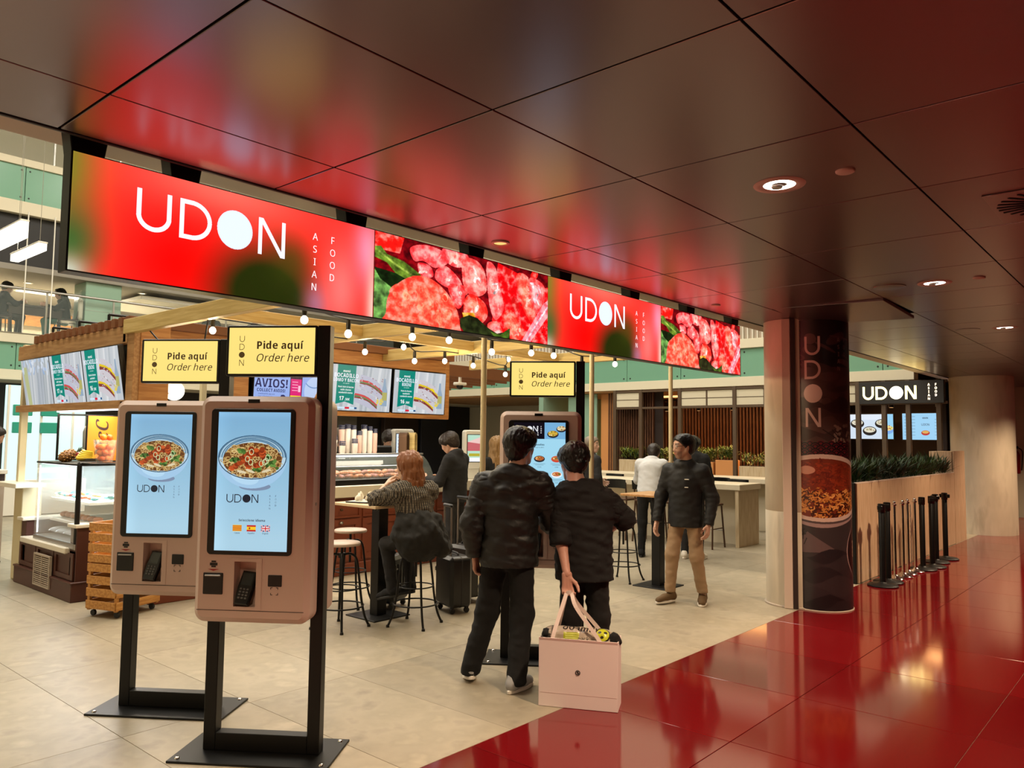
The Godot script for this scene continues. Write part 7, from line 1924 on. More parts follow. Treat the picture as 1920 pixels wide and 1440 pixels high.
func build_people() -> void:
	var m := mat("skin", Color.WHITE, 0.5)
	m.vertex_color_use_as_albedo = true
	mat("hair_black", Color(0.026, 0.022, 0.021), 0.42)
	mat("hair_brown", Color(0.12, 0.075, 0.05), 0.5)
	mat("hair_red", Color(0.44, 0.25, 0.11), 0.5)
	mat("hair_blond", Color(0.52, 0.40, 0.24), 0.5)
	mat("hair_grey", Color(0.46, 0.42, 0.37), 0.6)
	mat("puffer", Color(0.052, 0.047, 0.042), 0.55)
	mat("hoodie", Color(0.030, 0.022, 0.028), 0.85)
	mat("trouser_black", Color(0.016, 0.015, 0.017), 0.9)
	mat("trouser_dark", Color(0.045, 0.035, 0.037), 0.9)
	mat("chino", Color(0.60, 0.49, 0.37), 0.85)
	mat("shirt_black", Color(0.026, 0.024, 0.024), 0.7)
	mat("shirt_white", Color(0.74, 0.74, 0.74), 0.8)
	mat("navy_knit", Color(0.045, 0.042, 0.055), 0.9)
	mat("suit_dark", Color(0.07, 0.066, 0.068), 0.8)
	mat("denim_dark", Color(0.10, 0.095, 0.10), 0.9)
	mat("olive_coat", Color(0.055, 0.050, 0.038), 0.8)
	mat("grey_coat", Color(0.22, 0.22, 0.23), 0.8)
	mat("teal_cloth", Color(0.10, 0.30, 0.26), 0.8)
	mat("shoe_grey", Color(0.60, 0.60, 0.60), 0.6)
	mat("shoe_brown", Color(0.34, 0.25, 0.13), 0.8)
	mat("shoe_sole", Color(0.86, 0.83, 0.78), 0.6)
	var tw := Image.create(16, 16, false, Image.FORMAT_RGB8)
	for y in 16:
		for x in 16: tw.set_pixel(x, y, Color(0.60, 0.56, 0.48) if (x / 4 + y / 2) % 2 == 0 and y % 4 < 2 else Color(0.13, 0.12, 0.11))
	m = mat("knit", Color.WHITE, 0.9)
	m.albedo_texture = ImageTexture.create_from_image(tw)
	m.uv1_triplanar = true
	m.uv1_scale = Vector3(22, 22, 22)
	var pr := Image.create(64, 64, false, Image.FORMAT_RGB8)
	pr.fill(Color(0.03, 0.03, 0.03))
	var rng := RandomNumberGenerator.new()
	rng.seed = 4
	for i in 26: pr.fill_rect(Rect2i(rng.randi() % 60, rng.randi() % 58, 2 + rng.randi() % 4, 3 + rng.randi() % 6), Color(0.62, 0.60, 0.55))
	m = mat("print_shirt", Color.WHITE, 0.8)
	m.albedo_texture = ImageTexture.create_from_image(pr)
	m.uv1_triplanar = true
	m.uv1_scale = Vector3(3.4, 3.4, 3.4)
	var kd := atan2(0.81, -0.588)
	# the taller one at the kiosk
	figure("person", "taller person in a dark puffer jacket and wide black trousers, back turned, at the kiosk", Vector3(3.99, 0, -3.55), kd, {
		"pel": Vector3(-0.045, 0.90, 0.0), "chest": Vector3(-0.05, 1.20, 0.0), "neck": Vector3(-0.075, 1.41, 0.0), "head": Vector3(-0.115, 1.585, 0.025),
		"hipL": Vector3(0.05, 0.88, 0), "hipR": Vector3(-0.13, 0.88, 0), "knL": Vector3(0.10, 0.48, 0.06), "knR": Vector3(-0.14, 0.48, -0.03), "anL": Vector3(0.215, 0.10, 0.05), "anR": Vector3(-0.115, 0.09, -0.13),
		"shL": Vector3(0.125, 1.335, -0.01), "shR": Vector3(-0.25, 1.345, 0.0), "elL": Vector3(0.20, 1.06, -0.04), "elR": Vector3(-0.34, 1.08, 0.10), "wrL": Vector3(0.185, 0.86, 0.0), "wrR": Vector3(-0.26, 1.09, 0.30)},
		{"skin": Color(0.50, 0.28, 0.20), "hair": "full", "hair_m": "hair_black", "face": Vector3(0.06, -0.55, -0.05), "top_m": "puffer", "fat": 0.024, "hem": 0.79, "wide": 0.178, "hood": 0.05, "collar": 0.03, "quilt": 0.125, "folds": 0.014,
		"leg_m": "trouser_black", "leg": 0.012, "cuff": 0.045, "shoe_m": "shoe_grey", "sole_m": "shoe_sole", "toes": [Vector3(0.25, -0.22, 1), Vector3(-0.55, 0, 1)], "curlL": 0.75, "curlR": 0.3, "palmL": Vector3(-0.9, 0, -0.3)})
	# the shorter one with the bag
	figure("person", "shorter person in a black hooded top with rolled sleeves, holding the pink-lit shopping bag", Vector3(4.36, 0, -3.17), kd, {
		"pel": Vector3(-0.03, 0.84, 0), "chest": Vector3(-0.02, 1.11, 0.0), "neck": Vector3(0.0, 1.305, 0.0), "head": Vector3(0.05, 1.485, 0.03),
		"hipL": Vector3(0.05, 0.82, 0), "hipR": Vector3(-0.11, 0.82, 0), "knL": Vector3(0.06, 0.45, 0.01), "knR": Vector3(-0.13, 0.45, 0.01), "anL": Vector3(0.06, 0.09, 0.0), "anR": Vector3(-0.14, 0.09, 0.0),
		"shL": Vector3(0.13, 1.235, -0.02), "shR": Vector3(-0.18, 1.235, -0.01), "elL": Vector3(0.125, 0.965, -0.10), "elR": Vector3(-0.30, 1.11, 0.05), "wrL": Vector3(0.085, 0.765, -0.20), "wrR": Vector3(-0.19, 1.00, 0.20)},
		{"skin": Color(0.52, 0.27, 0.20), "hair": "full", "hair_m": "hair_black", "face": Vector3(0.30, 0.45, 0.16), "top_m": "hoodie", "fat": 0.016, "hem": 0.70, "wide": 0.185, "hood": 0.06, "collar": 0.034, "folds": 0.016,
		"sleeveL": 0.06, "sleeveR": 0.3, "leg_m": "trouser_dark", "leg": 0.006, "shoe_m": "black_cloth", "curlL": 1.05, "palmL": Vector3(-0.2, 0, -1.0), "handL": Vector3(-0.06, -1, -0.05), "curlR": 0.6})
	# walking man
	var wk := figure("person", "man in a black overshirt and beige trousers walking towards the kiosks, looking aside", Vector3(7.24, 0, -3.93), -1.50, {
		"pel": Vector3(0, 0.90, 0), "chest": Vector3(0, 1.22, 0.01), "neck": Vector3(0, 1.41, 0.015), "head": Vector3(0.0, 1.575, 0.05),
		"hipL": Vector3(0.09, 0.88, 0), "hipR": Vector3(-0.09, 0.88, 0), "knL": Vector3(0.12, 0.48, 0.02), "knR": Vector3(-0.11, 0.49, 0.09), "anL": Vector3(0.145, 0.09, -0.09), "anR": Vector3(-0.14, 0.10, 0.09),
		"shL": Vector3(0.185, 1.345, 0.0), "shR": Vector3(-0.185, 1.345, 0.0), "elL": Vector3(0.27, 1.06, -0.04), "elR": Vector3(-0.265, 1.06, 0.02), "wrL": Vector3(0.265, 0.815, 0.05), "wrR": Vector3(-0.275, 0.82, 0.10)},
		{"skin": Color(0.50, 0.29, 0.20), "hair": "short", "hair_m": "hair_black", "face": Vector3(0.05, -0.62, 0.0), "top": "overshirt", "top_m": "shirt_black", "fat": 0.008, "hem": 0.77, "wide": 0.178, "collar": 0.020,
		"leg_m": "chino", "leg": 0.0, "cuff": -0.015, "beard": 0.45, "shoe_m": "shoe_brown", "sole_m": "shoe_sole", "toes": [Vector3(0.35, 0, 1), Vector3(-0.3, 0.0, 1)], "curlL": 0.5, "curlR": 0.5})
	wk.get_node("body").set_meta("label", "bearded face and bare hands")
	var hxf := Transform3D(Basis.from_euler(Vector3(0.05, -0.62, 0.0)), Vector3(0.0, 1.575, 0.05))
	var gl := mb()
	for s in [-1.0, 1.0]:
		var rim := PackedVector3Array()
		for k in 16: rim.append(hxf * Vector3(s * 0.032 + cos(TAU * k / 16) * 0.024, 0.014 + sin(TAU * k / 16) * 0.018, 0.104))
		gl.tube(rim, 0.002, 6, false, true)
		gl.rod(hxf * Vector3(s * 0.056, 0.018, 0.102), hxf * Vector3(s * 0.082, 0.022, -0.01), 0.002, 6)
	gl.rod(hxf * Vector3(-0.009, 0.018, 0.106), hxf * Vector3(0.009, 0.018, 0.106), 0.002, 6)
	part(wk, "glasses", gl, M.black_plastic)
	part(wk, "chest_badge", bx(Vector3(0.075, 1.255, 0.142), Vector3(0.05, 0.010, 0.006), 0.002), M.paper_white)
	part(wk, "pocket_edge", bx(Vector3(0.07, 1.175, 0.142), Vector3(0.04, 0.008, 0.006), 0.002), M.paper_white)
	# seated woman
	var wm := figure("person", "red-haired woman in a patterned grey knit seated on a swivel stool, back turned", Vector3(4.72, 0, -5.20), PI - 0.12, {
		"pel": Vector3(0, 0.80, 0.0), "chest": Vector3(0, 1.06, 0.07), "neck": Vector3(0.0, 1.235, 0.11), "head": Vector3(0.015, 1.375, 0.15),
		"hipL": Vector3(0.09, 0.77, 0.02), "hipR": Vector3(-0.09, 0.77, 0.02), "knL": Vector3(0.13, 0.68, 0.30), "knR": Vector3(-0.11, 0.69, 0.33), "anL": Vector3(0.11, 0.30, 0.22), "anR": Vector3(-0.10, 0.31, 0.24),
		"shL": Vector3(0.165, 1.175, 0.07), "shR": Vector3(-0.165, 1.175, 0.07), "elL": Vector3(0.27, 1.075, 0.31), "elR": Vector3(-0.25, 1.07, 0.27), "wrL": Vector3(0.12, 1.20, 0.36), "wrR": Vector3(-0.02, 1.09, 0.40)},
		{"skin": Color(0.60, 0.38, 0.27), "hair": "long", "hair_m": "hair_red", "face": Vector3(0.10, 0.35, 0.0), "top": "knit_top", "top_m": "knit", "fat": 0.018, "hem": 0.80, "wide": 0.170, "collar": 0.02, "sleeveL": 0.10, "sleeveR": 0.4, "folds": 0.018,
		"leg_m": "denim_dark", "leg": -0.004, "seated": true, "toes": [Vector3(0.1, -0.25, 1), Vector3(-0.1, -0.25, 1)], "curlL": 0.7, "curlR": 0.4})
	var cf := Field.new(Vector3(-0.36, 0.55, -0.32), Vector3(0.36, 1.06, 0.30), 0.015)
	cf.k = 0.018
	cf.cap(Vector3(0, 0.84, 0.0), Vector3(0, 0.76, -0.02), 0.20, 0.225, -1, Vector3(0, 0, 1), 0.78)
	cf.cap(Vector3(-0.14, 0.90, -0.06), Vector3(-0.22, 0.66, -0.08), 0.07, 0.075)
	cf.cap(Vector3(-0.04, 0.86, -0.13), Vector3(-0.16, 0.66, -0.15), 0.06, 0.07)
	cf.cap(Vector3(0.15, 0.95, 0.04), Vector3(0.20, 0.80, 0.02), 0.05, 0.06)
	cf.rough(0.018, 13.0, 15, Vector3(1, 0.7, 1))
	part(wm, "tied_coat", cf.build(mb()), M.olive_coat)
	# at the counter and behind it
	figure("person", "dark-haired man in a navy sweater, back turned, standing at the serving counter", Vector3(6.98, 0, -7.02), PI + 0.25, {
		"head": Vector3(0.0, 1.575, 0.09), "elL": Vector3(0.25, 1.10, 0.08), "elR": Vector3(-0.26, 1.10, 0.05), "wrL": Vector3(0.17, 1.12, 0.30), "wrR": Vector3(-0.17, 1.10, 0.30)},
		{"coarse": 1.3, "hair": "full", "hair_m": "hair_brown", "face": Vector3(0.45, 0.15, 0), "top": "sweater", "top_m": "navy_knit", "fat": 0.008, "hem": 0.84, "wide": 0.185, "leg_m": "denim_dark"})
	figure("person", "young server in a black and white printed shirt behind the counter, head bowed", Vector3(7.20, 0, -8.62), 0.2, {
		"head": Vector3(-0.03, 1.60, 0.06), "elL": Vector3(0.25, 1.15, 0.05), "elR": Vector3(-0.25, 1.15, 0.05), "wrL": Vector3(0.14, 1.10, 0.28), "wrR": Vector3(-0.12, 1.10, 0.28)},
		{"coarse": 1.3, "skin": Color(0.60, 0.36, 0.26), "hair": "full", "hair_m": "hair_brown", "face": Vector3(0.42, -0.5, 0), "top": "shirt", "top_m": "print_shirt", "hem": 0.84, "leg_m": "trouser_black"})
	figure("person", "server in a pale cap and black jacket behind the cup stacks, side turned", Vector3(6.53, 0, -8.86), 1.2, {"head": Vector3(0, 1.62, 0.03)},
		{"coarse": 1.4, "hair": "short", "hair_m": "hair_grey", "cap_m": "hair_grey", "face": Vector3(0.1, 0.2, 0), "top_m": "black_cloth", "fat": 0.01, "collar": 0.03, "leg_m": "trouser_black"})
	figure("person", "person with long blond hair and black top, left of the kiosk in use", Vector3(7.85, 0, -7.10), PI - 0.5, {"head": Vector3(0, 1.53, 0.03), "neck": Vector3(0, 1.38, 0)},
		{"coarse": 1.4, "tall": 1.66, "hair": "long", "hair_m": "hair_blond", "top_m": "black_cloth", "leg_m": "trouser_black"})
	figure("person", "grey-haired man in a dark suit jacket beside the slim post, at the first bar", Vector3(9.75, 0, -6.90), 1.2, {"elL": Vector3(0.26, 1.08, 0.06), "wrL": Vector3(0.22, 1.0, 0.30)},
		{"coarse": 1.3, "tall": 1.68, "skin": Color(0.60, 0.37, 0.28), "hair": "short", "hair_m": "hair_grey", "face": Vector3(0, -0.9, 0), "top_m": "suit_dark", "fat": 0.008, "leg_m": "suit_dark"})
	figure("person", "person in a white shirt leaning forward at the bar behind the walking man", Vector3(9.66, 0, -5.82), 1.9, {
		"chest": Vector3(0, 1.20, 0.10), "neck": Vector3(0, 1.36, 0.20), "head": Vector3(0, 1.45, 0.31), "shL": Vector3(0.17, 1.31, 0.16), "shR": Vector3(-0.17, 1.31, 0.16), "elL": Vector3(0.22, 1.06, 0.26), "elR": Vector3(-0.22, 1.06, 0.26), "wrL": Vector3(0.18, 1.0, 0.48), "wrR": Vector3(-0.16, 1.0, 0.48)},
		{"coarse": 1.3, "hair": "short", "hair_m": "hair_brown", "face": Vector3(0.5, 0, 0), "top": "shirt", "top_m": "shirt_white", "fat": 0.006, "hem": 0.90, "leg_m": "trouser_black"})
	figure("person", "person in a black hooded jacket with white shoes, half hidden behind the walking man", Vector3(9.95, 0, -5.30), 1.7, {"head": Vector3(0, 1.57, 0.02)},
		{"coarse": 1.4, "hair": "full", "hair_m": "hair_black", "face": Vector3(0, 0, 0), "top_m": "black_cloth", "fat": 0.02, "hood": 0.05, "leg_m": "denim_dark", "shoe_m": "shoe_sole", "sole_m": "shoe_sole"})
	figure("person", "person in a grey hooded top at the picture's left edge, looking down", Vector3(3.12, 0, -11.6), 1.5, {"head": Vector3(0, 1.60, 0.07)},
		{"coarse": 1.4, "hair": "short", "hair_m": "hair_brown", "face": Vector3(0.45, 0.1, 0), "top": "hooded_top", "top_m": "grey_coat", "fat": 0.01, "hood": 0.04, "leg_m": "denim_dark"})
	# upstairs
	var sit := {"pel": Vector3(0, 0.52, 0), "chest": Vector3(0, 0.80, 0.05), "neck": Vector3(0, 0.98, 0.09), "head": Vector3(0, 1.12, 0.13), "hipL": Vector3(0.09, 0.50, 0.02), "hipR": Vector3(-0.09, 0.50, 0.02), "knL": Vector3(0.10, 0.48, 0.42), "knR": Vector3(-0.10, 0.48, 0.42), "anL": Vector3(0.10, 0.09, 0.38), "anR": Vector3(-0.10, 0.09, 0.38),
		"shL": Vector3(0.165, 0.92, 0.06), "shR": Vector3(-0.165, 0.92, 0.06), "elL": Vector3(0.22, 0.74, 0.24), "elR": Vector3(-0.22, 0.74, 0.24), "wrL": Vector3(0.10, 0.82, 0.42), "wrR": Vector3(-0.10, 0.82, 0.42)}
	var up := [["person upstairs in a navy top at the left picture edge, hands raised", Vector3(5.45, 3.78, -19.95), 1.6, "short", "hair_black", "navy_knit"],
		["person upstairs with long black hair bent over the dark table", Vector3(6.80, 3.78, -19.95), -1.7, "long", "hair_black", "black_cloth"],
		["person upstairs in a light blue shirt, seen above the far kiosk sign", Vector3(9.55, 3.78, -20.0), 0.6, "short", "hair_black", "shirt_white"],
		["person upstairs in a dark top, seen under the first pergola beam", Vector3(10.45, 3.78, -20.0), 2.6, "short", "hair_black", "black_cloth"],
		["person upstairs whose dark head shows above the nearest order sign", Vector3(11.68, 3.78, -20.0), 0.2, "full", "hair_black", "grey_coat"]]
	for u in up:
		figure("person", u[0], u[1], u[2], sit, {"coarse": 2.0, "hair": u[3], "hair_m": u[4], "face": Vector3(0.3, 0, 0), "top_m": u[5], "hem": 0.50, "seated": true, "leg_m": "teal_cloth" if u[3] == "long" else "denim_dark"}, "people seated upstairs")
		var ch := make_gallery_chair("dark shell chair under the %s" % u[0].substr(0, u[0].find(",") if u[0].find(",") > 0 else 60))
		ch.position = u[1]
		ch.rotation.y = u[2]

# ------------------------------------------------------------------ naming
var taken := {}
func numbered(called: String) -> String:
	if not taken.has(called):
		taken[called] = 0
		return called
	taken[called] += 1
	return "%s_%03d" % [called, taken[called]]

func tag(o: Node, label: String, category: String, group := "", kind := "") -> Node:
	o.set_meta("label", label)
	o.set_meta("category", category)
	if group: o.set_meta("group", group)
	if kind: o.set_meta("kind", kind)
	return o

func thing(called: String, label: String, category: String, at := Vector3.ZERO, turn := 0.0, group := "", kind := "") -> Node3D:
	var o := Node3D.new()
	o.name = numbered(called)
	add_child(o)
	o.position = at
	o.rotation.y = turn
	tag(o, label, category, group, kind)
	return o

# one mesh under a thing (or a part)
func part(parent: Node, called: String, shape, material: Material, at := Vector3.ZERO) -> MeshInstance3D:
	var o := MeshInstance3D.new()
	o.mesh = shape.mesh() if shape is MB else shape
	o.material_override = material
	o.name = called
	o.position = at
	parent.add_child(o, true)
	return o

# a thing that is one mesh
func single(called: String, shape, material: Material, label: String, category: String, at := Vector3.ZERO, turn := 0.0, group := "", kind := "") -> MeshInstance3D:
	var o := MeshInstance3D.new()
	o.mesh = shape.mesh() if shape is MB else shape
	o.material_override = material
	o.name = numbered(called)
	add_child(o)
	o.position = at
	o.rotation.y = turn
	tag(o, label, category, group, kind)
	return o

func dup(o: Node3D, at: Vector3, turn: float, label := "") -> Node3D:
	var r: Node3D = o.duplicate()
	r.name = numbered(str(o.name).rstrip("0123456789").trim_suffix("_"))
	add_child(r)
	r.position = at
	r.rotation.y = turn
	if label: r.set_meta("label", label)
	return r

# ------------------------------------------------------------------ mesh building
class MB:
	var v := PackedVector3Array()
	var n := PackedVector3Array()
	var t := PackedVector2Array()
	var c := PackedColorArray()
	var ix := PackedInt32Array()
	var tint := false
	var made: ArrayMesh = null
	func vert(p: Vector3, nn: Vector3, uv := Vector2.ZERO) -> int:
		v.append(p); n.append(nn); t.append(uv)
		return v.size() - 1
	func face(a: int, b: int, d: int) -> void:
		var g := (v[b] - v[a]).cross(v[d] - v[a])
		if g.dot(n[a] + n[b] + n[d]) > 0.0:
			ix.append(a); ix.append(d); ix.append(b)
		else:
			ix.append(a); ix.append(b); ix.append(d)
	func fan(pts: Array, nn: Vector3) -> void:
		var s := v.size()
		for p in pts: vert(p, nn, Vector2(p.x + p.z, p.y))
		for i in range(1, pts.size() - 1): face(s, s + i, s + i + 1)
	# corners TL, TR, BR, BL seen from the front
	func quad(a: Vector3, b: Vector3, d: Vector3, e: Vector3, uv0 := Vector2.ZERO, uv1 := Vector2.ONE) -> void:
		var nn := -(b - a).cross(d - a).normalized()
		var s := v.size()
		vert(a, nn, uv0); vert(b, nn, Vector2(uv1.x, uv0.y)); vert(d, nn, uv1); vert(e, nn, Vector2(uv0.x, uv1.y))
		face(s, s + 1, s + 2); face(s, s + 2, s + 3)
	func box(ce: Vector3, size: Vector3, bev := 0.0, bs := Basis()) -> MB:
		var hf := size * 0.5
		bev = minf(bev, minf(hf.x, minf(hf.y, hf.z)) * 0.9)
		var pt := func(sg: Vector3, k: int) -> Vector3:
			var q := sg * hf
			for i in 3:
				if i != k: q[i] -= sg[i] * bev
			return ce + bs * q
		for k in 3:
			var i := (k + 1) % 3
			var j := (k + 2) % 3
			for s in [-1.0, 1.0]:
				var pts := []
				for st in [[-1.0, -1.0], [1.0, -1.0], [1.0, 1.0], [-1.0, 1.0]]:
					var sg := Vector3.ZERO
					sg[k] = s; sg[i] = st[0]; sg[j] = st[1]
					pts.append(pt.call(sg, k))
				var nn := Vector3.ZERO
				nn[k] = s
				fan(pts, bs * nn)
			if bev > 0.0:
				for s in [-1.0, 1.0]:
					for u in [-1.0, 1.0]:
						var a := Vector3.ZERO
						a[i] = s; a[j] = u
						var lo := a; lo[k] = -1.0
						var hi := a; hi[k] = 1.0
						fan([pt.call(lo, i), pt.call(hi, i), pt.call(hi, j), pt.call(lo, j)], bs * a.normalized())
		if bev > 0.0:
			for x in [-1.0, 1.0]:
				for y in [-1.0, 1.0]:
					for z in [-1.0, 1.0]:
						var sg := Vector3(x, y, z)
						fan([pt.call(sg, 0), pt.call(sg, 1), pt.call(sg, 2)], bs * sg.normalized())
		return self
	# poly in XY, extruded from z0 to z1 (front), edges chamfered
	func prism(poly: PackedVector2Array, z0: float, z1: float, bev := 0.0, xf := Transform3D(), smooth := true, hole := Rect2(), hole_deep := 0.0) -> MB:
		if Geometry2D.is_polygon_clockwise(poly):
			poly = poly.duplicate()
			poly.reverse()
		var m := poly.size()
		var nrm := PackedVector2Array()
		var inner := PackedVector2Array()
		for i in m:
			var e0 := (poly[i] - poly[(i + m - 1) % m]).normalized()
			var e1 := (poly[(i + 1) % m] - poly[i]).normalized()
			var n0 := Vector2(e0.y, -e0.x)
			var n1 := Vector2(e1.y, -e1.x)
			var nn := (n0 + n1).normalized()
			nrm.append(nn)
			inner.append(poly[i] - nn * (bev / maxf(0.35, nn.dot(n0))))
		var bb := bev
		for i in m:
			var j := (i + 1) % m
			var e := (poly[j] - poly[i]).normalized()
			var fl := Vector2(e.y, -e.x)
			var na := nrm[i] if smooth and nrm[i].dot(fl) > 0.82 else fl
			var nb := nrm[j] if smooth and nrm[j].dot(fl) > 0.82 else fl
			band(xf, poly[i], poly[j], z0 + bb, z1 - bb, poly[i], poly[j], na, nb, 0.0)
			if bb > 0.0:
				band(xf, poly[i], poly[j], z1 - bb, z1, inner[i], inner[j], na, nb, 1.0)
				band(xf, inner[i], inner[j], z0, z0 + bb, poly[i], poly[j], na, nb, -1.0)
		var tri := Geometry2D.triangulate_polygon(inner)
		for side in [[z1, 1.0], [z0, -1.0]]:
			if side[1] > 0.0 and hole.size.x > 0.0:
				var a := hole.position
				var b := hole.end
				for q in [[-9.0, b.y, 9.0, 9.0], [-9.0, -9.0, 9.0, a.y], [-9.0, a.y, a.x, b.y], [b.x, a.y, 9.0, b.y]]:
					for pc in Geometry2D.intersect_polygons(inner, PackedVector2Array([Vector2(q[0], q[1]), Vector2(q[2], q[1]), Vector2(q[2], q[3]), Vector2(q[0], q[3])])):
						fan(Array(pc).map(func(p): return xf * Vector3(p.x, p.y, z1)), xf.basis * Vector3(0, 0, 1))
				var zb := z1 - hole_deep
				var cn := [a, Vector2(b.x, a.y), b, Vector2(a.x, b.y)]
				for i in 4:
					var p: Vector2 = cn[i]
					var q: Vector2 = cn[(i + 1) % 4]
					var inw := (hole.get_center() - (p + q) / 2).normalized()
					fan([xf * Vector3(p.x, p.y, z1), xf * Vector3(q.x, q.y, z1), xf * Vector3(q.x, q.y, zb), xf * Vector3(p.x, p.y, zb)], xf.basis * Vector3(inw.x, inw.y, 0))
				fan(cn.map(func(p): return xf * Vector3(p.x, p.y, zb)), xf.basis * Vector3(0, 0, 1))
				continue
			var s := v.size()
			for p in inner:
				vert(xf * Vector3(p.x, p.y, side[0]), xf.basis * Vector3(0, 0, side[1]), p)
			for i in range(0, tri.size(), 3):
				face(s + tri[i], s + tri[i + 1], s + tri[i + 2])
		return self
	func band(xf: Transform3D, a: Vector2, b: Vector2, za: float, zb: float, a2: Vector2, b2: Vector2, na: Vector2, nb: Vector2, tz: float) -> void:
		var s := v.size()
		var l := a.length()
		var n3 := xf.basis * Vector3(na.x, na.y, tz).normalized()
		var n4 := xf.basis * Vector3(nb.x, nb.y, tz).normalized()
		vert(xf * Vector3(a.x, a.y, za), n3, Vector2(l, za)); vert(xf * Vector3(b.x, b.y, za), n4, Vector2(b.length(), za))
		vert(xf * Vector3(b2.x, b2.y, zb), n4, Vector2(b.length(), zb)); vert(xf * Vector3(a2.x, a2.y, zb), n3, Vector2(l, zb))
		face(s, s + 1, s + 2); face(s, s + 2, s + 3)
	# profile of (radius, y), spun about y
	func lathe(prof: PackedVector2Array, seg := 24, xf := Transform3D(), a0 := 0.0, a1 := TAU) -> MB:
		var m := prof.size()
		var run := 0.0
		var total := 0.0
		for i in m - 1: total += prof[i].distance_to(prof[i + 1])
		var en := PackedVector2Array()
		for i in m - 1:
			var e := (prof[i + 1] - prof[i]).normalized()
			en.append(Vector2(e.y, -e.x))
		for i in m - 1:
			var f := en[i]
			var na := f
			var nb := f
			if i > 0 and en[i - 1].dot(f) > 0.6: na = (en[i - 1] + f).normalized()
			if i < m - 2 and en[i + 1].dot(f) > 0.6: nb = (en[i + 1] + f).normalized()
			var ln := prof[i].distance_to(prof[i + 1])
			var s := v.size()
			for k in seg + 1:
				var a := lerpf(a0, a1, float(k) / seg)
				var d := Vector3(cos(a), 0, sin(a))
				var u := float(k) / seg
				vert(xf * (d * prof[i].x + Vector3(0, prof[i].y, 0)), xf.basis * (d * na.x + Vector3(0, na.y, 0)), Vector2(u, 1.0 - run / total))
				vert(xf * (d * prof[i + 1].x + Vector3(0, prof[i + 1].y, 0)), xf.basis * (d * nb.x + Vector3(0, nb.y, 0)), Vector2(u, 1.0 - (run + ln) / total))
			for k in seg:
				var q := s + k * 2
				if prof[i].x > 1e-6: face(q, q + 2, q + 1)
				if prof[i + 1].x > 1e-6: face(q + 2, q + 3, q + 1)
			run += ln
		return self
	func ball(ce: Vector3, r: Vector3, seg := 16, bs := Basis()) -> MB:
		var pr := PackedVector2Array()
		var h := seg / 2
		for i in h + 1:
			var a := -PI / 2 + PI * i / h
			pr.append(Vector2(maxf(0.0, cos(a)), sin(a)))
		var s := v.size()
		lathe(pr, seg, Transform3D(bs * Basis.from_scale(r), ce))
		for i in range(s, v.size()):
			var q := bs.inverse() * (v[i] - ce)
			n[i] = (bs * Vector3(q.x / (r.x * r.x), q.y / (r.y * r.y), q.z / (r.z * r.z))).normalized()
		return self
	func tube(pts: PackedVector3Array, rad, seg := 8, caps := true, closed := false) -> MB:
		var m := pts.size()
		var up := Vector3.UP
		var first := (pts[1] - pts[0]).normalized()
		if absf(first.dot(up)) > 0.9: up = Vector3.RIGHT
		var side := first.cross(up).normalized()
		var s := v.size()
		var rings := m + (1 if closed else 0)
		for i in rings:
			var p := pts[i % m]
			var d: Vector3
			if closed: d = (pts[(i + 1) % m] - pts[(i + m - 1) % m]).normalized()
			elif i == 0: d = first
			elif i == m - 1: d = (pts[i] - pts[i - 1]).normalized()
			else: d = ((pts[i + 1] - pts[i]).normalized() + (pts[i] - pts[i - 1]).normalized()).normalized()
			side = (side - d * side.dot(d)).normalized()
			var w := d.cross(side)
			var r: float = rad[i % m] if rad is Array else rad
			for k in seg + 1:
				var a := TAU * k / seg
				var nn := side * cos(a) + w * sin(a)
				vert(p + nn * r, nn, Vector2(float(k) / seg, float(i) / rings))
		for i in rings - 1:
			for k in seg:
				var q := s + i * (seg + 1) + k
				face(q, q + 1, q + seg + 1); face(q + 1, q + seg + 2, q + seg + 1)
		if caps and not closed:
			for e in [[0, -1.0], [m - 1, 1.0]]:
				var q: int = s + e[0] * (seg + 1)
				var d: Vector3 = (pts[1] - pts[0]).normalized() if e[0] == 0 else (pts[m - 1] - pts[m - 2]).normalized()
				var pp := []
				for k in seg: pp.append(v[q + k])
				fan(pp, d * e[1])
		return self
	func rod(a: Vector3, b: Vector3, r: float, seg := 8) -> MB:
		return tube(PackedVector3Array([a, b]), r, seg)
	func mesh() -> ArrayMesh:
		if made: return made
		var a := []
		a.resize(Mesh.ARRAY_MAX)
		a[Mesh.ARRAY_VERTEX] = v; a[Mesh.ARRAY_NORMAL] = n; a[Mesh.ARRAY_TEX_UV] = t; a[Mesh.ARRAY_INDEX] = ix
		if tint: a[Mesh.ARRAY_COLOR] = c
		made = ArrayMesh.new()
		made.add_surface_from_arrays(Mesh.PRIMITIVE_TRIANGLES, a)
		return made

func mb() -> MB: return MB.new()
func bx(ce: Vector3, size: Vector3, bev := 0.0, bs := Basis()) -> MB: return MB.new().box(ce, size, bev, bs)
func v3(x: float, y: float, z: float) -> Vector3: return Vector3(x, y, z)

func rounded(w: float, h: float, r: float, seg := 6, ce := Vector2.ZERO) -> PackedVector2Array:
	var p := PackedVector2Array()
	for q in [[1, 1, 0.0], [-1, 1, PI / 2], [-1, -1, PI], [1, -1, PI * 1.5]]:
		for i in seg + 1:
			var a: float = q[2] + PI / 2 * i / seg
			p.append(ce + Vector2(q[0] * (w / 2 - r), q[1] * (h / 2 - r)) + Vector2(cos(a), sin(a)) * r)
	return p

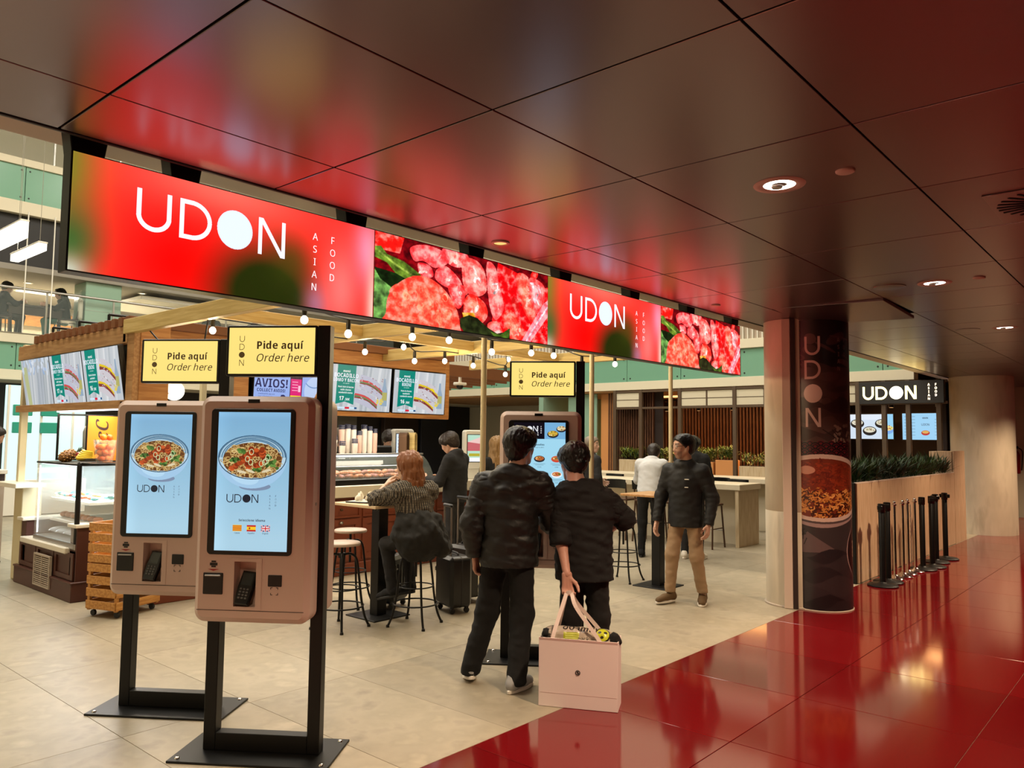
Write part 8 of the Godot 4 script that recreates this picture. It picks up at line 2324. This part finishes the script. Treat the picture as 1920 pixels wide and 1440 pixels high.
func curve(pts: Array, per := 6) -> PackedVector3Array:   # Catmull-Rom through the points
	var o := PackedVector3Array()
	for i in pts.size() - 1:
		var a: Vector3 = pts[maxi(i - 1, 0)]
		var b: Vector3 = pts[i]
		var d: Vector3 = pts[i + 1]
		var e: Vector3 = pts[mini(i + 2, pts.size() - 1)]
		for k in per:
			o.append(b.cubic_interpolate(d, a, e, float(k) / per))
	o.append(pts[-1])
	return o

# ------------------------------------------------------------------ materials
var M := {}
func mat(called: String, col: Color, rough := 0.6, metal := 0.0) -> StandardMaterial3D:
	var m := StandardMaterial3D.new()
	m.resource_name = called
	m.albedo_color = col
	m.roughness = rough
	m.metallic = metal
	M[called] = m
	return m

func noise_tex(seed_: int, freq: float, ramp: Array, size := 256, oct := 4, type := FastNoiseLite.TYPE_SIMPLEX_SMOOTH) -> NoiseTexture2D:
	var nz := FastNoiseLite.new()
	nz.seed = seed_
	nz.frequency = freq
	nz.noise_type = type
	nz.fractal_octaves = oct
	var tx := NoiseTexture2D.new()
	tx.width = size; tx.height = size
	tx.seamless = true
	tx.noise = nz
	var g := Gradient.new()
	g.offsets = PackedFloat32Array(range(ramp.size()).map(func(i): return float(i) / (ramp.size() - 1)))
	g.colors = PackedColorArray(ramp)
	tx.color_ramp = g
	return tx

func grained(called: String, tx: Texture2D, scale: Vector3, rough := 0.6, metal := 0.0, world := false) -> StandardMaterial3D:
	var m := mat(called, Color.WHITE, rough, metal)
	m.albedo_texture = tx
	m.uv1_triplanar = true
	m.uv1_world_triplanar = world
	m.uv1_scale = scale
	return m

func glow(called: String, col: Color, energy := 1.0) -> StandardMaterial3D:
	var m := mat(called, Color.BLACK, 0.4)
	m.emission_enabled = true
	m.emission = col
	m.emission_energy_multiplier = energy
	return m

func shown(called: String, im: Image, energy := 1.0, rough := 0.25) -> StandardMaterial3D:   # a picture on a lit screen
	var m := mat(called, Color(0.01, 0.01, 0.01), rough)
	m.emission_enabled = true
	m.emission = Color.WHITE
	m.emission_operator = BaseMaterial3D.EMISSION_OP_MULTIPLY
	m.emission_texture = ImageTexture.create_from_image(im)
	m.emission_energy_multiplier = energy
	m.texture_repeat = false
	return m

func printed(called: String, im: Image, rough := 0.5) -> StandardMaterial3D:
	var m := mat(called, Color.WHITE, rough)
	m.albedo_texture = ImageTexture.create_from_image(im)
	m.texture_repeat = false
	return m

# ------------------------------------------------------------------ painting of flat print and of screens
class Pic:
	var im: Image
	var w: int
	var h: int
	static var fonts := {}
	func _init(ww: int, hh: int, col: Color) -> void:
		w = ww; h = hh
		im = Image.create(w, h, false, Image.FORMAT_RGB8)
		im.fill(col)
	func rect(x: float, y: float, ww: float, hh: float, col: Color) -> void:
		im.fill_rect(Rect2i(int(round(x)), int(round(y)), maxi(1, int(round(ww))), maxi(1, int(round(hh)))), col)
	func poly(p: PackedVector2Array, col: Color) -> void:
		var y0 := h
		var y1 := -1
		for q in p:
			y0 = mini(y0, int(floor(q.y))); y1 = maxi(y1, int(ceil(q.y)))
		y0 = maxi(y0, 0); y1 = mini(y1, h - 1)
		var m := p.size()
		for y in range(y0, y1 + 1):
			var yc := y + 0.5
			var xs := []
			for i in m:
				var a := p[i]
				var b := p[(i + 1) % m]
				if (a.y <= yc) != (b.y <= yc):
					xs.append(a.x + (yc - a.y) * (b.x - a.x) / (b.y - a.y))
			xs.sort()
			for i in range(0, xs.size() - 1, 2):
				var x0 := int(round(xs[i]))
				var ln := int(round(xs[i + 1])) - x0
				if ln > 0: im.fill_rect(Rect2i(x0, y, ln, 1), col)
	func ell(cx: float, cy: float, rx: float, ry: float, col: Color, rot := 0.0, a0 := 0.0, a1 := TAU) -> void:
		var p := PackedVector2Array()
		var k := 36
		for i in k:
			var a := lerpf(a0, a1, float(i) / (k if a1 - a0 >= TAU - 0.01 else k - 1))
			p.append(Vector2(cx, cy) + Vector2(cos(a) * rx, sin(a) * ry).rotated(rot))
		poly(p, col)
	func stroke(p: PackedVector2Array, wd: float, col: Color, round_ := true) -> void:
		for i in p.size() - 1:
			var d := (p[i + 1] - p[i]).normalized()
			var q := Vector2(-d.y, d.x) * wd / 2
			poly(PackedVector2Array([p[i] + q, p[i + 1] + q, p[i + 1] - q, p[i] - q]), col)
			if i > 0 and (round_ or p[i].distance_to(p[i - 1]) < wd):
				ell(p[i].x, p[i].y, wd / 2, wd / 2, col)
	func arc(cx: float, cy: float, rx: float, ry: float, a0: float, a1: float, wd: float, col: Color) -> void:
		var p := PackedVector2Array()
		for i in 25:
			var a := lerpf(a0, a1, i / 24.0)
			p.append(Vector2(cx + cos(a) * rx, cy + sin(a) * ry))
		stroke(p, wd, col)
	# the letters U D (disc) N: box height hh, letter gap; x, y = top left. A column if down > 0
	func logo(x: float, y: float, hh: float, col: Color, wt := 0.11, down := 0.0, disc := Color(-1, 0, 0)) -> void:
		var s := hh
		var k := wt * s
		var px := x
		var py := y
		for i in 4:
			var lw: float = [0.82, 0.86, 0.98, 0.80][i] * s
			if down > 0.0:
				px = x - lw / 2
				py = y + i * down
			if i == 0:
				var r := lw / 2 - k / 2
				stroke(PackedVector2Array([Vector2(px + k / 2, py), Vector2(px + k / 2, py + s - lw / 2)]), k, col)
				stroke(PackedVector2Array([Vector2(px + lw - k / 2, py), Vector2(px + lw - k / 2, py + s - lw / 2)]), k, col)
				arc(px + lw / 2, py + s - lw / 2, r, r, 0, PI, k, col)
			elif i == 1:
				var r := s / 2 - k / 2
				rect(px, py, k, s, col)
				rect(px, py, lw - s / 2, k, col); rect(px, py + s - k, lw - s / 2, k, col)
				arc(px + lw - s / 2, py + s / 2, r, r, -PI / 2, PI / 2, k, col)
			elif i == 2:
				ell(px + lw / 2, py + s / 2, lw / 2, lw / 2, disc if disc.r >= 0 else col)
			else:
				rect(px, py, k, s, col); rect(px + lw - k, py, k, s, col)
				poly(PackedVector2Array([Vector2(px, py), Vector2(px + k * 1.25, py), Vector2(px + lw, py + s), Vector2(px + lw - k * 1.25, py + s)]), col)
			px += lw + 0.13 * s
	func column(x: float, y: float, txt: String, hh: float, step: float, col: Color, bold := true) -> void:
		for i in txt.length():
			text(x, y + i * step, txt[i], hh, col, bold, 0)
	# cap height hh, (x, y) = left / centre / right of the cap line's top; al -1, 0, 1
	func text(x: float, y: float, txt: String, hh: float, col: Color, bold := false, al := -1, slant := 0.0, face := "Droid Sans", wide := 1.0) -> float:
		var key := face + str(bold)
		if not fonts.has(key):
			var f := SystemFont.new()
			f.font_names = PackedStringArray([face])
			f.font_weight = 700 if bold else 400
			var tm := TextMesh.new()
			tm.font = f; tm.font_size = 48; tm.pixel_size = 1.0; tm.depth = 0.0
			tm.horizontal_alignment = HORIZONTAL_ALIGNMENT_LEFT
			tm.text = "H"
			var bb := tm.get_aabb()
			fonts[key] = [f, bb.position.y, bb.size.y]
		var ff: Array = fonts[key]
		var t := TextMesh.new()
		t.font = ff[0]; t.font_size = 48; t.pixel_size = 1.0; t.depth = 0.0
		t.horizontal_alignment = HORIZONTAL_ALIGNMENT_LEFT
		t.text = txt
		var a := t.get_mesh_arrays()
		if a.size() == 0 or a[0] == null: return 0.0
		var vs: PackedVector3Array = a[Mesh.ARRAY_VERTEX]
		var id: PackedInt32Array = a[Mesh.ARRAY_INDEX] if a[Mesh.ARRAY_INDEX] != null else PackedInt32Array(range(vs.size()))
		var lo := 1e9
		var hi := -1e9
		for q in vs:
			lo = minf(lo, q.x); hi = maxf(hi, q.x)
		var s: float = hh / ff[2]
		var wd := (hi - lo) * s * wide
		var x0 := x - (0.0 if al < 0 else wd / 2 if al == 0 else wd)
		for i in range(0, id.size() - 2, 3):
			var p := PackedVector2Array()
			for k in 3:
				var q := vs[id[i + k]]
				var yy: float = (q.y - ff[1]) * s
				p.append(Vector2(x0 + (q.x - lo) * s * wide + slant * yy, y + hh - yy))
			poly(p, col)
		return wd
	func soften(f: float) -> void:
		im.resize(maxi(2, int(w / f)), maxi(2, int(h / f)), Image.INTERPOLATE_LANCZOS)
		im.resize(w, h, Image.INTERPOLATE_CUBIC)
